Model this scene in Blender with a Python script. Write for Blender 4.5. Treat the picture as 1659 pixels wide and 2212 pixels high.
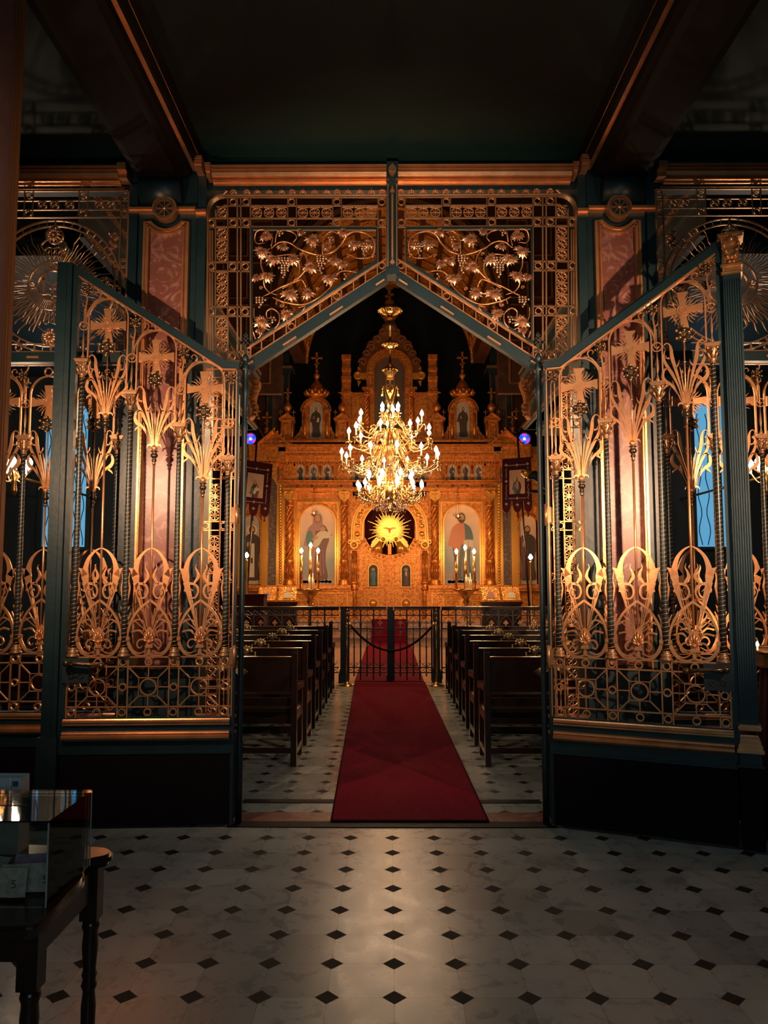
import bpy, math, random
from math import sin, cos, pi, radians, sqrt, atan2
from mathutils import Vector, Matrix
random.seed(7)
for o in list(bpy.data.objects): bpy.data.objects.remove(o)
scene = bpy.context.scene
C = scene.collection

# ------------------------------------------------------------ camera, world, lights, exposure
FPX, TILT, YAW, CX, CZ = 1660.0, radians(4.86), radians(0.36), -0.02, 1.55
cam_d = bpy.data.cameras.new('camera'); cam = bpy.data.objects.new('camera', cam_d); C.objects.link(cam)
cam.location = (CX, 0, CZ); cam.rotation_euler = (pi/2 + TILT, 0, YAW)
cam_d.sensor_fit = 'VERTICAL'; cam_d.sensor_height = 36.0; cam_d.lens = FPX/2212*36.0
cam_d.clip_start = 0.05; cam_d.clip_end = 100
scene.camera = cam
vs = scene.view_settings
vs.view_transform = 'Standard'; vs.look = 'None'; vs.gamma = 1; vs.use_curve_mapping = False
vs.exposure = 0.0
w = bpy.data.worlds.new('world'); scene.world = w; w.use_nodes = True
bg = w.node_tree.nodes['Background']; bg.inputs[0].default_value = (0.30, 0.42, 0.52, 1); bg.inputs[1].default_value = 0.035

def lamp(name, kind, loc, power, col, size=0.1, target=None, angle=60, blend=0.6):
    d = bpy.data.lights.new(name, kind); d.energy = power; d.color = col
    if kind == 'AREA': d.size = size
    else: d.shadow_soft_size = size
    if kind == 'SPOT': d.spot_size = radians(angle); d.spot_blend = blend
    o = bpy.data.objects.new(name, d); C.objects.link(o); o.location = loc
    if target is not None:
        o.rotation_euler = (Vector(target) - Vector(loc)).to_track_quat('-Z', 'Y').to_euler()
    return o
WARM = (1.0, 0.60, 0.36); FIRE = (1.0, 0.56, 0.24)
# narthex spots thrown onto the gilded ironwork, then added fill spots
lamp('left_spot', 'SPOT', (-2.02, 3.42, 2.35), 170, WARM, 0.03, (-1.55, 5.0, 2.30), 128, 0.9)
lamp('right_spot', 'SPOT', (2.45, 2.6, 2.30), 500, WARM, 0.03, (1.50, 4.9, 2.30), 78, 0.9)
for s in (-1, 1): lamp('doorway_spot', 'SPOT', (s*0.35, 3.0, 2.0), 170, WARM, 0.03, (s*1.2, 4.95, 2.0), 44, 0.8)
lamp('transom_fill', 'SPOT', (0.0, 2.2, 2.3), 330, WARM, 0.06, (0.0, 5.1, 3.30), 62, 0.9)  # added fill from mid-room to brighten the transom ironwork and cornice
lamp('column_fill', 'SPOT', (1.1, 1.0, 3.2), 130, (1, .66, .45), 0.05, (-1.5, 3.2, 2.6), 46, 1.0)  # added fill without a fixture, brings up the dark left column
lamp('threshold_fill', 'SPOT', (0.0, 2.75, 4.25), 42, (0.90, 0.95, 0.93), 0.12, (0, 5.0, 0), 104, 1.0)  # added overhead fill, out of view, lifts the floor before the gates
# cool daylight entering by the street door behind the visitor
lamp('door_daylight', 'AREA', (0.5, -2.5, 2.4), 26, (0.50, 0.76, 0.86), 2.2, (0, 5, 1.2))
# chandelier
for (x, y, z, pw) in ((-0.5, 11.0, 3.9, 45), (0.5, 11.0, 3.9, 45), (0, 10.5, 2.75, 16), (0, 11.75, 3.2, 60), (0, 11.0, 4.25, 12)):
    lamp('chandelier_light', 'POINT', (x, y, z), pw, FIRE, 0.10)
# candle lights on the stands before the icon screen and in the aisles
for s in (-1, 1):
    lamp('icon_candle_light', 'POINT', (s*1.98, 17.3, 2.45), 130, FIRE, 0.12)
    lamp('side_candle_light', 'POINT', (s*3.0, 16.1, 2.2), 40, FIRE, 0.08)
    lamp('aisle_light', 'POINT', (s*3.5, 7.3, 2.75), 12, WARM, 0.04)
lamp('royal_door_light', 'POINT', (0, 17.2, 3.0), 55, FIRE, 0.2)
lamp('vault_light', 'POINT', (0, 14.4, 6.2), 16, (1, .62, .32), 0.2)
lamp('votive_light', 'POINT', (2.42, 4.45, 1.22), 2.2, (1, .36, .12), 0.03)

# ------------------------------------------------------------ pixel of the photograph -> point of the place at depth Y
def P(px, py, Y):
    a = (px-829.5)/FPX; b = -(py-1106)/FPX
    fy = cos(TILT) - b*sin(TILT); z = sin(TILT) + b*cos(TILT)
    c, s = cos(YAW), sin(YAW)
    x = a*c - fy*s; y = a*s + fy*c
    t = Y/y
    return (CX + x*t, Y, CZ + z*t)
def PX(px, py, Y): p = P(px, py, Y); return (p[0], p[2])

# ------------------------------------------------------------ materials
def nodes_of(m): return m.node_tree.nodes, m.node_tree.links
def mat(name, col, rough=0.5, metal=0.0, col2=None, scale=8, detail=4, bump=0.0, bscale=None, coat=0.0, kind='noise', contrast=(0.4, 0.65), spec=None, distort=0.0):
    m = bpy.data.materials.new(name); m.use_nodes = True
    n, l = nodes_of(m); b = n['Principled BSDF']
    b.inputs['Base Color'].default_value = (*col, 1); b.inputs['Roughness'].default_value = rough
    b.inputs['Metallic'].default_value = metal
    if coat: b.inputs['Coat Weight'].default_value = coat; b.inputs['Coat Roughness'].default_value = 0.12
    if spec is not None: b.inputs['Specular IOR Level'].default_value = spec
    tc = n.new('ShaderNodeTexCoord')
    if col2:
        t = n.new('ShaderNodeTexNoise'); t.inputs['Scale'].default_value = scale; t.inputs['Detail'].default_value = detail
        t.inputs['Distortion'].default_value = distort
        l.new(tc.outputs['Object'], t.inputs['Vector'])
        r = n.new('ShaderNodeValToRGB'); r.color_ramp.elements[0].position = contrast[0]; r.color_ramp.elements[1].position = contrast[1]
        r.color_ramp.elements[0].color = (*col, 1); r.color_ramp.elements[1].color = (*col2, 1)
        l.new(t.outputs['Fac'], r.inputs['Fac']); l.new(r.outputs['Color'], b.inputs['Base Color'])
    if bump:
        if kind == 'voronoi':
            t2 = n.new('ShaderNodeTexVoronoi'); t2.feature = 'SMOOTH_F1'; t2.inputs['Scale'].default_value = bscale or 30; out = t2.outputs['Distance']
        else:
            t2 = n.new('ShaderNodeTexNoise'); t2.inputs['Scale'].default_value = bscale or 60; t2.inputs['Detail'].default_value = 5; out = t2.outputs['Fac']
        l.new(tc.outputs['Object'], t2.inputs['Vector'])
        bp = n.new('ShaderNodeBump'); bp.inputs['Strength'].default_value = bump; bp.inputs['Distance'].default_value = 0.02
        l.new(out, bp.inputs['Height']); l.new(bp.outputs['Normal'], b.inputs['Normal'])
    return m
def emit(name, col, strength):
    m = bpy.data.materials.new(name); m.use_nodes = True
    n, l = nodes_of(m); b = n['Principled BSDF']
    b.inputs['Base Color'].default_value = (*col, 1); b.inputs['Emission Color'].default_value = (*col, 1)
    b.inputs['Emission Strength'].default_value = strength
    return m
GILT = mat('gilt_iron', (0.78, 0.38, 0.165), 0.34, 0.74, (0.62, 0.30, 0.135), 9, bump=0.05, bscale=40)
GILTD = mat('gilt_iron_aged_dimmed', (0.44, 0.25, 0.125), 0.34, 0.65, (0.34, 0.19, 0.095), 9, bump=0.05, bscale=40)  # brownish aged gilt, darkened further to stand in for dim upper transom rows
BRONZE = mat('dark_bronze', (0.10, 0.075, 0.05), 0.28, 0.85, (0.20, 0.13, 0.07), 20)
LEAFM = mat('vine_leaf_gilt', (0.85, 0.54, 0.34), 0.24, 0.82, (0.42, 0.26, 0.17), 22, bump=0.2, bscale=70)
TEAL = mat('teal_paint', (0.006, 0.021, 0.027), 0.40, 0.0, (0.009, 0.028, 0.034), 5, bump=0.06, bscale=25)
TEALD = mat('dark_teal_paint', (0.008, 0.020, 0.026), 0.5, 0.0, (0.010, 0.025, 0.03), 4)
TWIST = mat('twisted_iron', (0.022, 0.040, 0.045), 0.35, 0.5)
PURPLE = mat('plum_panel_paint', (0.0065, 0.0032, 0.0052), 0.7, 0, (0.009, 0.0045, 0.007), 3, spec=0.1)
PINK = mat('pink_marble', (0.19, 0.070, 0.052), 0.35, 0, (0.36, 0.19, 0.155), 8, 12, contrast=(0.50, 0.70), distort=3.0)
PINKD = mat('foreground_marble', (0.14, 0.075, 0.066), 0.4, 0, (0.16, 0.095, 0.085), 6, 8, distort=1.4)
GREYM = mat('grey_veined_marble', (0.085, 0.055, 0.045), 0.3, 0, (0.25, 0.19, 0.17), 9, 8, contrast=(0.5, 0.72), distort=2.5)
GOLD = mat('gold_leaf', (0.74, 0.27, 0.052), 0.36, 0.6, (0.42, 0.13, 0.026), 16, 7, bump=0.22, bscale=22)
GOLDB = mat('carved_gold', (0.74, 0.32, 0.060), 0.36, 0.6, (0.42, 0.15, 0.028), 24, bump=0.9, bscale=34, kind='voronoi')
GOLDS = mat('bright_gold', (0.80, 0.38, 0.075), 0.28, 0.65)
GOLDK = mat('dark_gold', (0.20, 0.075, 0.018), 0.55, 0.3, (0.32, 0.12, 0.03), 30, bump=0.6, bscale=50, kind='voronoi')  # darker gold for gallery trim, consoles, wall panels and the crest
WOOD = mat('dark_pew_wood', (0.012, 0.0055, 0.003), 0.28, 0, (0.024, 0.010, 0.005), 6, coat=0.15, bump=0.05, bscale=30, spec=0.3)
WOODR = mat('red_brown_wood', (0.020, 0.007, 0.0035), 0.25, 0, (0.034, 0.011, 0.005), 6, coat=0.3, spec=0.3)
BROWN = mat('warm_panelling', (0.085, 0.030, 0.012), 0.45, 0.2, (0.05, 0.018, 0.008), 5)
BRASS = mat('brass', (0.72, 0.40, 0.14), 0.24, 0.95)
IRON = mat('railing_iron', (0.012, 0.028, 0.032), 0.4, 0.2)
RED = mat('red_carpet', (0.22, 0.006, 0.028), 0.95, 0, (0.17, 0.005, 0.021), 40, bump=0.5, bscale=300, spec=0.1)
DRED = mat('burgundy_velvet', (0.032, 0.003, 0.006), 0.9, 0, (0.045, 0.004, 0.008), 12, spec=0.2)
BLACK = mat('black', (0.006, 0.006, 0.007), 0.6, spec=0.15)
NIGHT = mat('midnight_wall', (0.004, 0.008, 0.014), 0.8)
NAVEW = mat('nave_wall_paint', (0.030, 0.038, 0.034), 0.6, 0, (0.045, 0.045, 0.035), 3)
BULB = emit('lit_bulb', (1.0, 0.82, 0.60), 55)
FLAME = emit('candle_flame', (1.0, 0.62, 0.25), 30)
WAX = mat('wax', (0.85, 0.70, 0.50), 0.5)
WHITE = mat('white_card', (0.45, 0.47, 0.5), 0.7)
SILVER = mat('silver_thread', (0.55, 0.48, 0.42), 0.4, 0.5)
SKIN = mat('painted_skin', (0.45, 0.24, 0.13), 0.6)
def glass(name, col, rough=0.0, alpha=None):
    m = bpy.data.materials.new(name); m.use_nodes = True
    n, l = nodes_of(m); b = n['Principled BSDF']
    b.inputs['Base Color'].default_value = (*col, 1); b.inputs['Roughness'].default_value = rough
    b.inputs['Transmission Weight'].default_value = 1.0; b.inputs['IOR'].default_value = 1.45
    return m
CRYSTAL = glass('cut_crystal', (1, 0.93, 0.85), 0.02)
def pane_mat():
    m = bpy.data.materials.new('clear_acrylic'); m.use_nodes = True
    n, l = nodes_of(m); out = n['Material Output']; n.remove(n['Principled BSDF'])
    tr = n.new('ShaderNodeBsdfTransparent'); tr.inputs[0].default_value = (0.86, 0.9, 0.88, 1)
    gl = n.new('ShaderNodeBsdfGlossy'); gl.inputs['Roughness'].default_value = 0.03
    fr = n.new('ShaderNodeFresnel'); fr.inputs[0].default_value = 1.45
    mx = n.new('ShaderNodeMixShader'); l.new(fr.outputs[0], mx.inputs[0]); l.new(tr.outputs[0], mx.inputs[1]); l.new(gl.outputs[0], mx.inputs[2])
    l.new(mx.outputs[0], out.inputs[0]); return m
ACRYL = pane_mat()

def floor_mat():
    m = bpy.data.materials.new('octagon_marble_floor'); m.use_nodes = True
    n, l = nodes_of(m); b = n['Principled BSDF']
    tc = n.new('ShaderNodeTexCoord'); sp = n.new('ShaderNodeSeparateXYZ'); l.new(tc.outputs['Object'], sp.inputs[0])
    def M(op, a, bb=None, cc=None):
        k = n.new('ShaderNodeMath'); k.operation = op
        for i, v in enumerate((a, bb, cc)):
            if v is None: continue
            if isinstance(v, (int, float)): k.inputs[i].default_value = v
            else: l.new(v, k.inputs[i])
        return k.outputs[0]
    def cell(o, off):  # signed distance to nearest multiple of .25
        t = M('ADD', o, off); t = M('MULTIPLY', t, 4.0); t = M('ADD', t, 0.5); t = M('FRACT', t); t = M('SUBTRACT', t, 0.5)
        return M('MULTIPLY', M('ABSOLUTE', t), 0.25)
    nz = n.new('ShaderNodeTexNoise'); nz.inputs['Scale'].default_value = 6; l.new(tc.outputs['Object'], nz.inputs['Vector'])
    wob = M('MULTIPLY', M('SUBTRACT', nz.outputs['Fac'], 0.5), 0.006)
    dx = cell(M('ADD', sp.outputs[0], wob), 0.0); dy = cell(M('ADD', sp.outputs[1], wob), 0.013)
    man = M('ADD', dx, dy)
    dia = M('LESS_THAN', man, 0.047)
    joint = M('LESS_THAN', M('MINIMUM', dx, dy), 0.0013)
    # per-tile tone
    vx = M('FLOOR', M('MULTIPLY', sp.outputs[0], 4.0)); vy = M('FLOOR', M('MULTIPLY', M('ADD', sp.outputs[1], 0.013), 4.0))
    cb = n.new('ShaderNodeCombineXYZ'); l.new(vx, cb.inputs[0]); l.new(vy, cb.inputs[1])
    wn = n.new('ShaderNodeTexWhiteNoise'); l.new(cb.outputs[0], wn.inputs['Vector'])
    ve = n.new('ShaderNodeTexNoise'); ve.inputs['Scale'].default_value = 7; ve.inputs['Detail'].default_value = 12; ve.inputs['Roughness'].default_value = 0.68; ve.inputs['Distortion'].default_value = 0.5
    l.new(tc.outputs['Object'], ve.inputs['Vector'])
    rp = n.new('ShaderNodeValToRGB'); e = rp.color_ramp.elements
    e[0].position = 0.30; e[0].color = (0.19, 0.22, 0.21, 1); e[1].position = 0.72; e[1].color = (0.34, 0.38, 0.365, 1)
    el = e.new(0.48); el.color = (0.30, 0.34, 0.325, 1)
    l.new(ve.outputs['Fac'], rp.inputs['Fac'])
    tone = M('ADD', M('MULTIPLY', wn.outputs['Value'], 0.42), 0.74)
    mx = n.new('ShaderNodeVectorMath'); mx.operation = 'SCALE'; l.new(rp.outputs['Color'], mx.inputs[0]); l.new(tone, mx.inputs['Scale'])
    m1 = n.new('ShaderNodeMixRGB'); l.new(joint, m1.inputs[0]); l.new(mx.outputs[0], m1.inputs[1]); m1.inputs[2].default_value = (0.13, 0.14, 0.13, 1)
    m2 = n.new('ShaderNodeMixRGB'); l.new(dia, m2.inputs[0]); l.new(m1.outputs[0], m2.inputs[1]); m2.inputs[2].default_value = (0.006, 0.007, 0.008, 1)
    l.new(m2.outputs[0], b.inputs['Base Color'])
    b.inputs['Specular IOR Level'].default_value = 0.38
    rr = M('ADD', M('MULTIPLY', ve.outputs['Fac'], 0.30), 0.14); rr = M('ADD', rr, M('MULTIPLY', dia, 0.5)); l.new(rr, b.inputs['Roughness'])
    return m
FLOOR = floor_mat()

# ------------------------------------------------------------ mesh builder
class MB:
    def __init__(s): s.v = []; s.f = []; s.sm = []; s.mi = []; s.m = 0; s.T = None
    def add(s, vs, fs, smooth=False):
        k = len(s.v)
        if s.T is not None: vs = [tuple(s.T @ Vector(p)) for p in vs]
        s.v += [tuple(p) for p in vs]
        for f in fs: s.f.append(tuple(i+k for i in f)); s.sm.append(smooth); s.mi.append(s.m)
    def box(s, a, b):
        x0, y0, z0 = a; x1, y1, z1 = b
        s.add([(x0,y0,z0),(x1,y0,z0),(x1,y1,z0),(x0,y1,z0),(x0,y0,z1),(x1,y0,z1),(x1,y1,z1),(x0,y1,z1)],
              [(0,3,2,1),(4,5,6,7),(0,1,5,4),(1,2,6,5),(2,3,7,6),(3,0,4,7)])
    def xmould(s, x0, x1, zs, d):  # bead moulding along x on both faces, zs = [(z, depth)]
        for q in (-1, 1):
            pr = [(q*d*.5, zs[0][0])]+[(q*y, z) for z, y in zs]+[(q*d*.5, zs[-1][0])]; n = len(pr)
            s.add([(x0, p[0], p[1]) for p in pr]+[(x1, p[0], p[1]) for p in pr], [tuple(range(n)), tuple(range(2*n-1, n-1, -1))]+[(i, i+n, (i+1) % n+n, (i+1) % n) for i in range(n)])
    def bbox(s, a, b, c=0.01):  # box with chamfered vertical silhouette in xz
        x0, y0, z0 = a; x1, y1, z1 = b; c = min(c, (x1-x0)*.45, (z1-z0)*.45, abs(y1-y0)*.9)
        s.prism([(x0+c,z0),(x1-c,z0),(x1,z0+c),(x1,z1-c),(x1-c,z1),(x0+c,z1),(x0,z1-c),(x0,z0+c)], y0, y1)
    def prism(s, pts, y0, y1, smooth=False):  # polygon in xz, extruded along y
        n = len(pts)
        v = [(p[0], y0, p[1]) for p in pts] + [(p[0], y1, p[1]) for p in pts]
        f = [tuple(range(n)), tuple(range(2*n-1, n-1, -1))]
        f += [(i, i+n, (i+1) % n+n, (i+1) % n) for i in range(n)]
        s.add(v, f, smooth)
    def zprism(s, pts, z0, z1):  # polygon in xy, extruded along z
        n = len(pts)
        v = [(p[0], p[1], z0) for p in pts] + [(p[0], p[1], z1) for p in pts]
        s.add(v, [tuple(range(n))[::-1], tuple(range(n, 2*n))] + [(i, (i+1) % n, (i+1) % n+n, i+n) for i in range(n)])
    def rib(s, pts, w, y=0.0, t=0.01, closed=False, crown=0.0):  # flat strip in xz plane of thickness t
        n = len(pts)
        if n < 2: return
        if not hasattr(w, '__len__'): w = [w]*n
        elif len(w) != n: w = [w[min(len(w)-2, int(i/(n-1)*(len(w)-1)))]*(1-((i/(n-1)*(len(w)-1)) - min(len(w)-2, int(i/(n-1)*(len(w)-1)))))
                               + w[min(len(w)-2, int(i/(n-1)*(len(w)-1)))+1]*((i/(n-1)*(len(w)-1)) - min(len(w)-2, int(i/(n-1)*(len(w)-1)))) for i in range(n)]
        v = []
        for i in range(n):
            a = pts[(i-1) % n] if (closed or i > 0) else pts[i]
            b = pts[(i+1) % n] if (closed or i < n-1) else pts[i]
            dx, dz = b[0]-a[0], b[1]-a[1]; d = sqrt(dx*dx+dz*dz) or 1
            nx, nz = -dz/d*w[i]/2, dx/d*w[i]/2
            x, z = pts[i]
            v += [(x+nx, y-t/2, z+nz), (x-nx, y-t/2, z-nz), (x-nx, y+t/2, z-nz), (x+nx, y+t/2, z+nz)]
        f = []
        for i in range(n if closed else n-1):
            a = i*4; b = ((i+1) % n)*4
            f += [(a, b, b+1, a+1), (a+1, b+1, b+2, a+2), (a+2, b+2, b+3, a+3), (a+3, b+3, b, a)]
        if not closed: f += [(0, 1, 2, 3), (n*4-1, n*4-2, n*4-3, n*4-4)]
        s.add(v, f)
    def ring(s, cx, cz, r, w, y=0.0, t=0.01, n=20):
        s.rib([(cx+r*cos(2*pi*i/n), cz+r*sin(2*pi*i/n)) for i in range(n)], w, y, t, True)
    def disc(s, cx, cz, r, y0, y1, n=20): s.prism([(cx+r*cos(2*pi*i/n), cz+r*sin(2*pi*i/n)) for i in range(n)], y0, y1)
    def dome(s, cx, cz, r, y, d, n=14, k=4, rz=None):  # shallow boss towards -y
        rz = rz or r; v = []; f = []
        for j in range(k):
            a = j/k*pi/2
            v += [(cx+r*cos(a)*cos(2*pi*i/n), y-d*sin(a), cz+rz*cos(a)*sin(2*pi*i/n)) for i in range(n)]
        v.append((cx, y-d, cz))
        for j in range(k-1):
            f += [(j*n+i, j*n+(i+1) % n, (j+1)*n+(i+1) % n, (j+1)*n+i) for i in range(n)]
        f += [((k-1)*n+i, (k-1)*n+(i+1) % n, k*n) for i in range(n)]
        s.add(v, f, True)
    def bar(s, p, q, w, t=None):  # square bar between 3-D points
        s.tube([p, q], [w*0.7071, w*0.7071], 4, rot=pi/4, smooth=False, t=t)
    def tube(s, pts, r, n=8, rot=0, smooth=True, t=None, cap=True):
        pts = [Vector(p) for p in pts]; m = len(pts)
        if not hasattr(r, '__len__'): r = [r]*m
        elif len(r) != m: L = len(r); r = [r[min(L-1, int(i*(L-1)/(m-1)))]*(1-(i*(L-1)/(m-1)) % 1)+r[min(L-1, int(i*(L-1)/(m-1))+1)]*((i*(L-1)/(m-1)) % 1) for i in range(m)]
        d0 = (pts[1]-pts[0]).normalized()
        up = Vector((0, 1, 0)) if abs(d0.y) < 0.9 else Vector((1, 0, 0))
        a = d0.cross(up).normalized(); v = []
        for i in range(m):
            d = (pts[min(i+1, m-1)]-pts[max(i-1, 0)]).normalized()
            a = (a - d*a.dot(d));
            if a.length < 1e-6: a = d.orthogonal()
            a.normalize(); b = d.cross(a)
            for k in range(n):
                th = 2*pi*k/n+rot
                v.append(tuple(pts[i] + a*cos(th)*r[i] + b*sin(th)*r[i]*((t or 1))))
        f = [(i*n+k, i*n+(k+1) % n, (i+1)*n+(k+1) % n, (i+1)*n+k) for i in range(m-1) for k in range(n)]
        if cap: f += [tuple(range(n))[::-1], tuple(range((m-1)*n, m*n))]
        s.add(v, f, smooth)
    def lathe(s, prof, c=(0, 0, 0), n=16, smooth=True, lobes=0, amp=0.0):  # prof: (r,z)
        v = []
        for r, z in prof:
            for k in range(n):
                rr = r*(1+amp*cos(lobes*2*pi*k/n)) if lobes else r
                v.append((c[0]+rr*cos(2*pi*k/n), c[1]+rr*sin(2*pi*k/n), c[2]+z))
        m = len(prof)
        f = [(i*n+k, i*n+(k+1) % n, (i+1)*n+(k+1) % n, (i+1)*n+k) for i in range(m-1) for k in range(n)]
        f += [tuple(range(n))[::-1], tuple(range((m-1)*n, m*n))]
        s.add(v, f, smooth)
    def sph(s, c, r, n=10, k=6, sc=(1, 1, 1)):
        v = [(c[0], c[1], c[2]-r*sc[2])]
        for j in range(1, k):
            a = -pi/2+pi*j/k
            v += [(c[0]+r*cos(a)*cos(2*pi*i/n)*sc[0], c[1]+r*cos(a)*sin(2*pi*i/n)*sc[1], c[2]+r*sin(a)*sc[2]) for i in range(n)]
        v.append((c[0], c[1], c[2]+r*sc[2])); f = []
        for i in range(n): f.append((0, 1+(i+1) % n, 1+i))
        for j in range(k-2):
            f += [(1+j*n+i, 1+j*n+(i+1) % n, 1+(j+1)*n+(i+1) % n, 1+(j+1)*n+i) for i in range(n)]
        e = len(v)-1
        for i in range(n): f.append((e, e-n+i, e-n+(i+1) % n))
        s.add(v, f, True)
    def build(s, name, mats, parent=None, world=False, loc=None, label=None, kind=None):
        me = bpy.data.meshes.new(name)
        v = s.v
        if world and parent is not None:
            L = parent.location; v = [(a-L.x, b-L.y, c-L.z) for a, b, c in v]
        me.from_pydata(v, [], s.f); me.update()
        me.polygons.foreach_set('use_smooth', s.sm)
        if not isinstance(mats, (list, tuple)): mats = [mats]
        for m in mats: me.materials.append(m)
        if len(mats) > 1: me.polygons.foreach_set('material_index', s.mi)
        o = bpy.data.objects.new(name, me); C.objects.link(o)
        if parent is not None: o.parent = parent
        if loc: o.location = loc
        if label: o['label'] = label
        if kind: o['kind'] = kind
        return o
def again(o, parent, loc=(0, 0, 0), rz=0, scale=None, label=None):  # copy of one part with its sub-parts
    c = o.copy(); C.objects.link(c); c.parent = parent; c.location = loc
    if rz: c.rotation_euler = (0, 0, rz)
    if scale: c.scale = scale
    if label: c['label'] = label
    for ch in o.children:
        d = ch.copy(); C.objects.link(d); d.parent = c
    return c
def thing(name, label, cat, loc=(0, 0, 0), rz=0, group=None):
    o = bpy.data.objects.new(name, None); C.objects.link(o); o.location = loc; o.rotation_euler = (0, 0, rz)
    o.empty_display_size = 0.1
    o['label'] = label; o['category'] = cat
    if group: o['group'] = group
    return o
def tag(o, label, cat, group=None, kind=None):
    o['label'] = label; o['category'] = cat
    if group: o['group'] = group
    if kind: o['kind'] = kind
    return o
def struct(name, mb, m):
    o = mb.build(name, m); o['kind'] = 'structure'; return o
def copy_tree(o, parent=None):
    c = o.copy(); C.objects.link(c); c.parent = parent
    for ch in o.children: copy_tree(ch, c)
    return c
def bez(a, b, c, d, n=12):
    return [tuple((1-t)**3*a[i]+3*(1-t)**2*t*b[i]+3*(1-t)*t*t*c[i]+t**3*d[i] for i in range(len(a))) for t in [k/n for k in range(n+1)]]
def cr(pts, n=6, closed=False):  # Catmull-Rom
    out = []; m = len(pts)
    for i in range(m if closed else m-1):
        p = [pts[(i+k) % m] if closed else pts[max(0, min(m-1, i+k))] for k in (-1, 0, 1, 2)]
        for j in range(n):
            t = j/n
            out.append(tuple(0.5*((2*p[1][q])+(-p[0][q]+p[2][q])*t+(2*p[0][q]-5*p[1][q]+4*p[2][q]-p[3][q])*t*t+(-p[0][q]+3*p[1][q]-3*p[2][q]+p[3][q])*t**3) for q in range(len(pts[0]))))
    if not closed: out.append(tuple(pts[-1]))
    return out
def arc(cx, cz, r, a0, a1, n=12, r1=None):
    r1 = r if r1 is None else r1
    return [(cx+(r+(r1-r)*i/n)*cos(a0+(a1-a0)*i/n), cz+(r+(r1-r)*i/n)*sin(a0+(a1-a0)*i/n)) for i in range(n+1)]
def mir(pts): return [(-p[0], p[1]) for p in pts]
# ============================================================ THE SETTING
YS = 5.10      # plane of the iron screen
def quadbox(name, a, b, m):
    k = MB(); k.box(a, b); return struct(name, k, m)
quadbox('floor', (-4.8, -3.2, -0.1), (4.8, 11.72, 0), FLOOR)
quadbox('trim_1', (-1.03, 4.92, 0), (1.03, 5.03, 0.006), BLACK)
quadbox('trim_2', (-1.03, 5.03, 0), (1.03, 5.22, 0.005), PINK)
quadbox('trim_3', (-1.03, 5.44, 0), (1.03, 5.52, 0.005), BLACK)
quadbox('ceiling', (-4.8, -3.2, 4.43), (4.8, 5.3, 4.55), mat('narthex_ceiling_paint', (0.007, 0.029, 0.028), 0.55, 0, (0.010, 0.036, 0.034), 1.2, spec=0.15))
quadbox('wall_left', (-3.5, -3.2, 0), (-3.4, 5.1, 4.43), NAVEW)
quadbox('wall_right', (3.4, -3.2, 0), (3.5, 5.1, 4.43), NAVEW)
quadbox('wall_nave_left', (-4.9, 5.1, 0), (-4.8, 22.6, 10.4), NAVEW)
quadbox('wall_nave_right', (4.8, 5.1, 0), (4.9, 22.6, 10.4), NAVEW)
quadbox('wall_far', (-4.8, 22.5, 0), (4.8, 22.6, 10.4), NIGHT)
quadbox('ceiling_nave', (-4.8, 5.3, 10.4), (4.8, 22.6, 10.5), NIGHT)
quadbox('wall_above_screen', (-4.8, 5.2, 4.55), (4.8, 5.35, 10.4), NIGHT)
for s, nm in ((-1, 'left'), (1, 'right')):
    k = MB(); x0, x1 = sorted((s*2.95, s*4.8)); k.box((x0, 5.05, 0), (x1, 5.3, 4.43)); struct('wall_screen_end_'+nm, k, TEAL)
# ceiling beams with stepped sides and the wall cornices (trim)
n_trim = [4]
def trim(mb, m):
    o = struct('trim_%d' % n_trim[0], mb, m); n_trim[0] += 1; return o
for s in (-1, 1):
    k = MB()
    prof = [(1.74, 4.43), (1.74, 4.275), (1.69, 4.255), (1.45, 4.255), (1.42, 4.29), (1.375, 4.30), (1.36, 4.34), (1.325, 4.35), (1.30, 4.39), (1.27, 4.43)]
    k.prism([(s*p[0], p[1]) for p in (prof if s > 0 else prof[::-1])], -3.2, 5.06); trim(k, mat('beam_paint', (0.006, 0.004, 0.0045), 0.6, 0, (0.009, 0.005, 0.0055), 2, spec=0.15))
    k = MB()   # thin gilded lines along the beam
    k.box((min(s*1.372, s*1.336), -3.2, 4.332), (max(s*1.372, s*1.336), 5.06, 4.339))
    k.box((min(s*1.325, s*1.300), -3.2, 4.384), (max(s*1.325, s*1.300), 5.06, 4.390)); trim(k, GILTD)
    k = MB(); k.prism([(s*1.47, 4.247), (s*1.70, 4.247), (s*1.70, 4.258), (s*1.47, 4.258)], 5.03, 5.07); trim(k, GILT)
def cornice(x0, x1, y=5.08, zt=4.335, d=0.10):
    k = MB(); xs0, xs1 = min(x0, x1), max(x0, x1)
    pr = [(0, 0), (-d, 0), (-d, -.010), (-d*.6, -.013), (-d*.6, -.019), (-d*.92, -.022), (-d*.92, -.030), (-d*.5, -.033), (-d*.5, -.039), (-d*.80, -.042), (-d*.72, -.066), (-d*.3, -.069), (-d*.3, -.075), (-d*.5, -.078), (-d*.5, -.086), (-d*.2, -.089), (-d*.2, -.098), (0, -.098)]
    v = [(xs0, y+p[0], zt+p[1]) for p in pr]+[(xs1, y+p[0], zt+p[1]) for p in pr]; n = len(pr)
    k.add(v, [tuple(range(n))[::-1], tuple(range(n, 2*n))]+[(i, (i+1) % n, (i+1) % n+n, i+n) for i in range(n)])
    return trim(k, GILT)
cornice(-1.225, -0.035); cornice(0.035, 1.225); cornice(-2.95, -1.86); cornice(1.86, 2.95)
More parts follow.
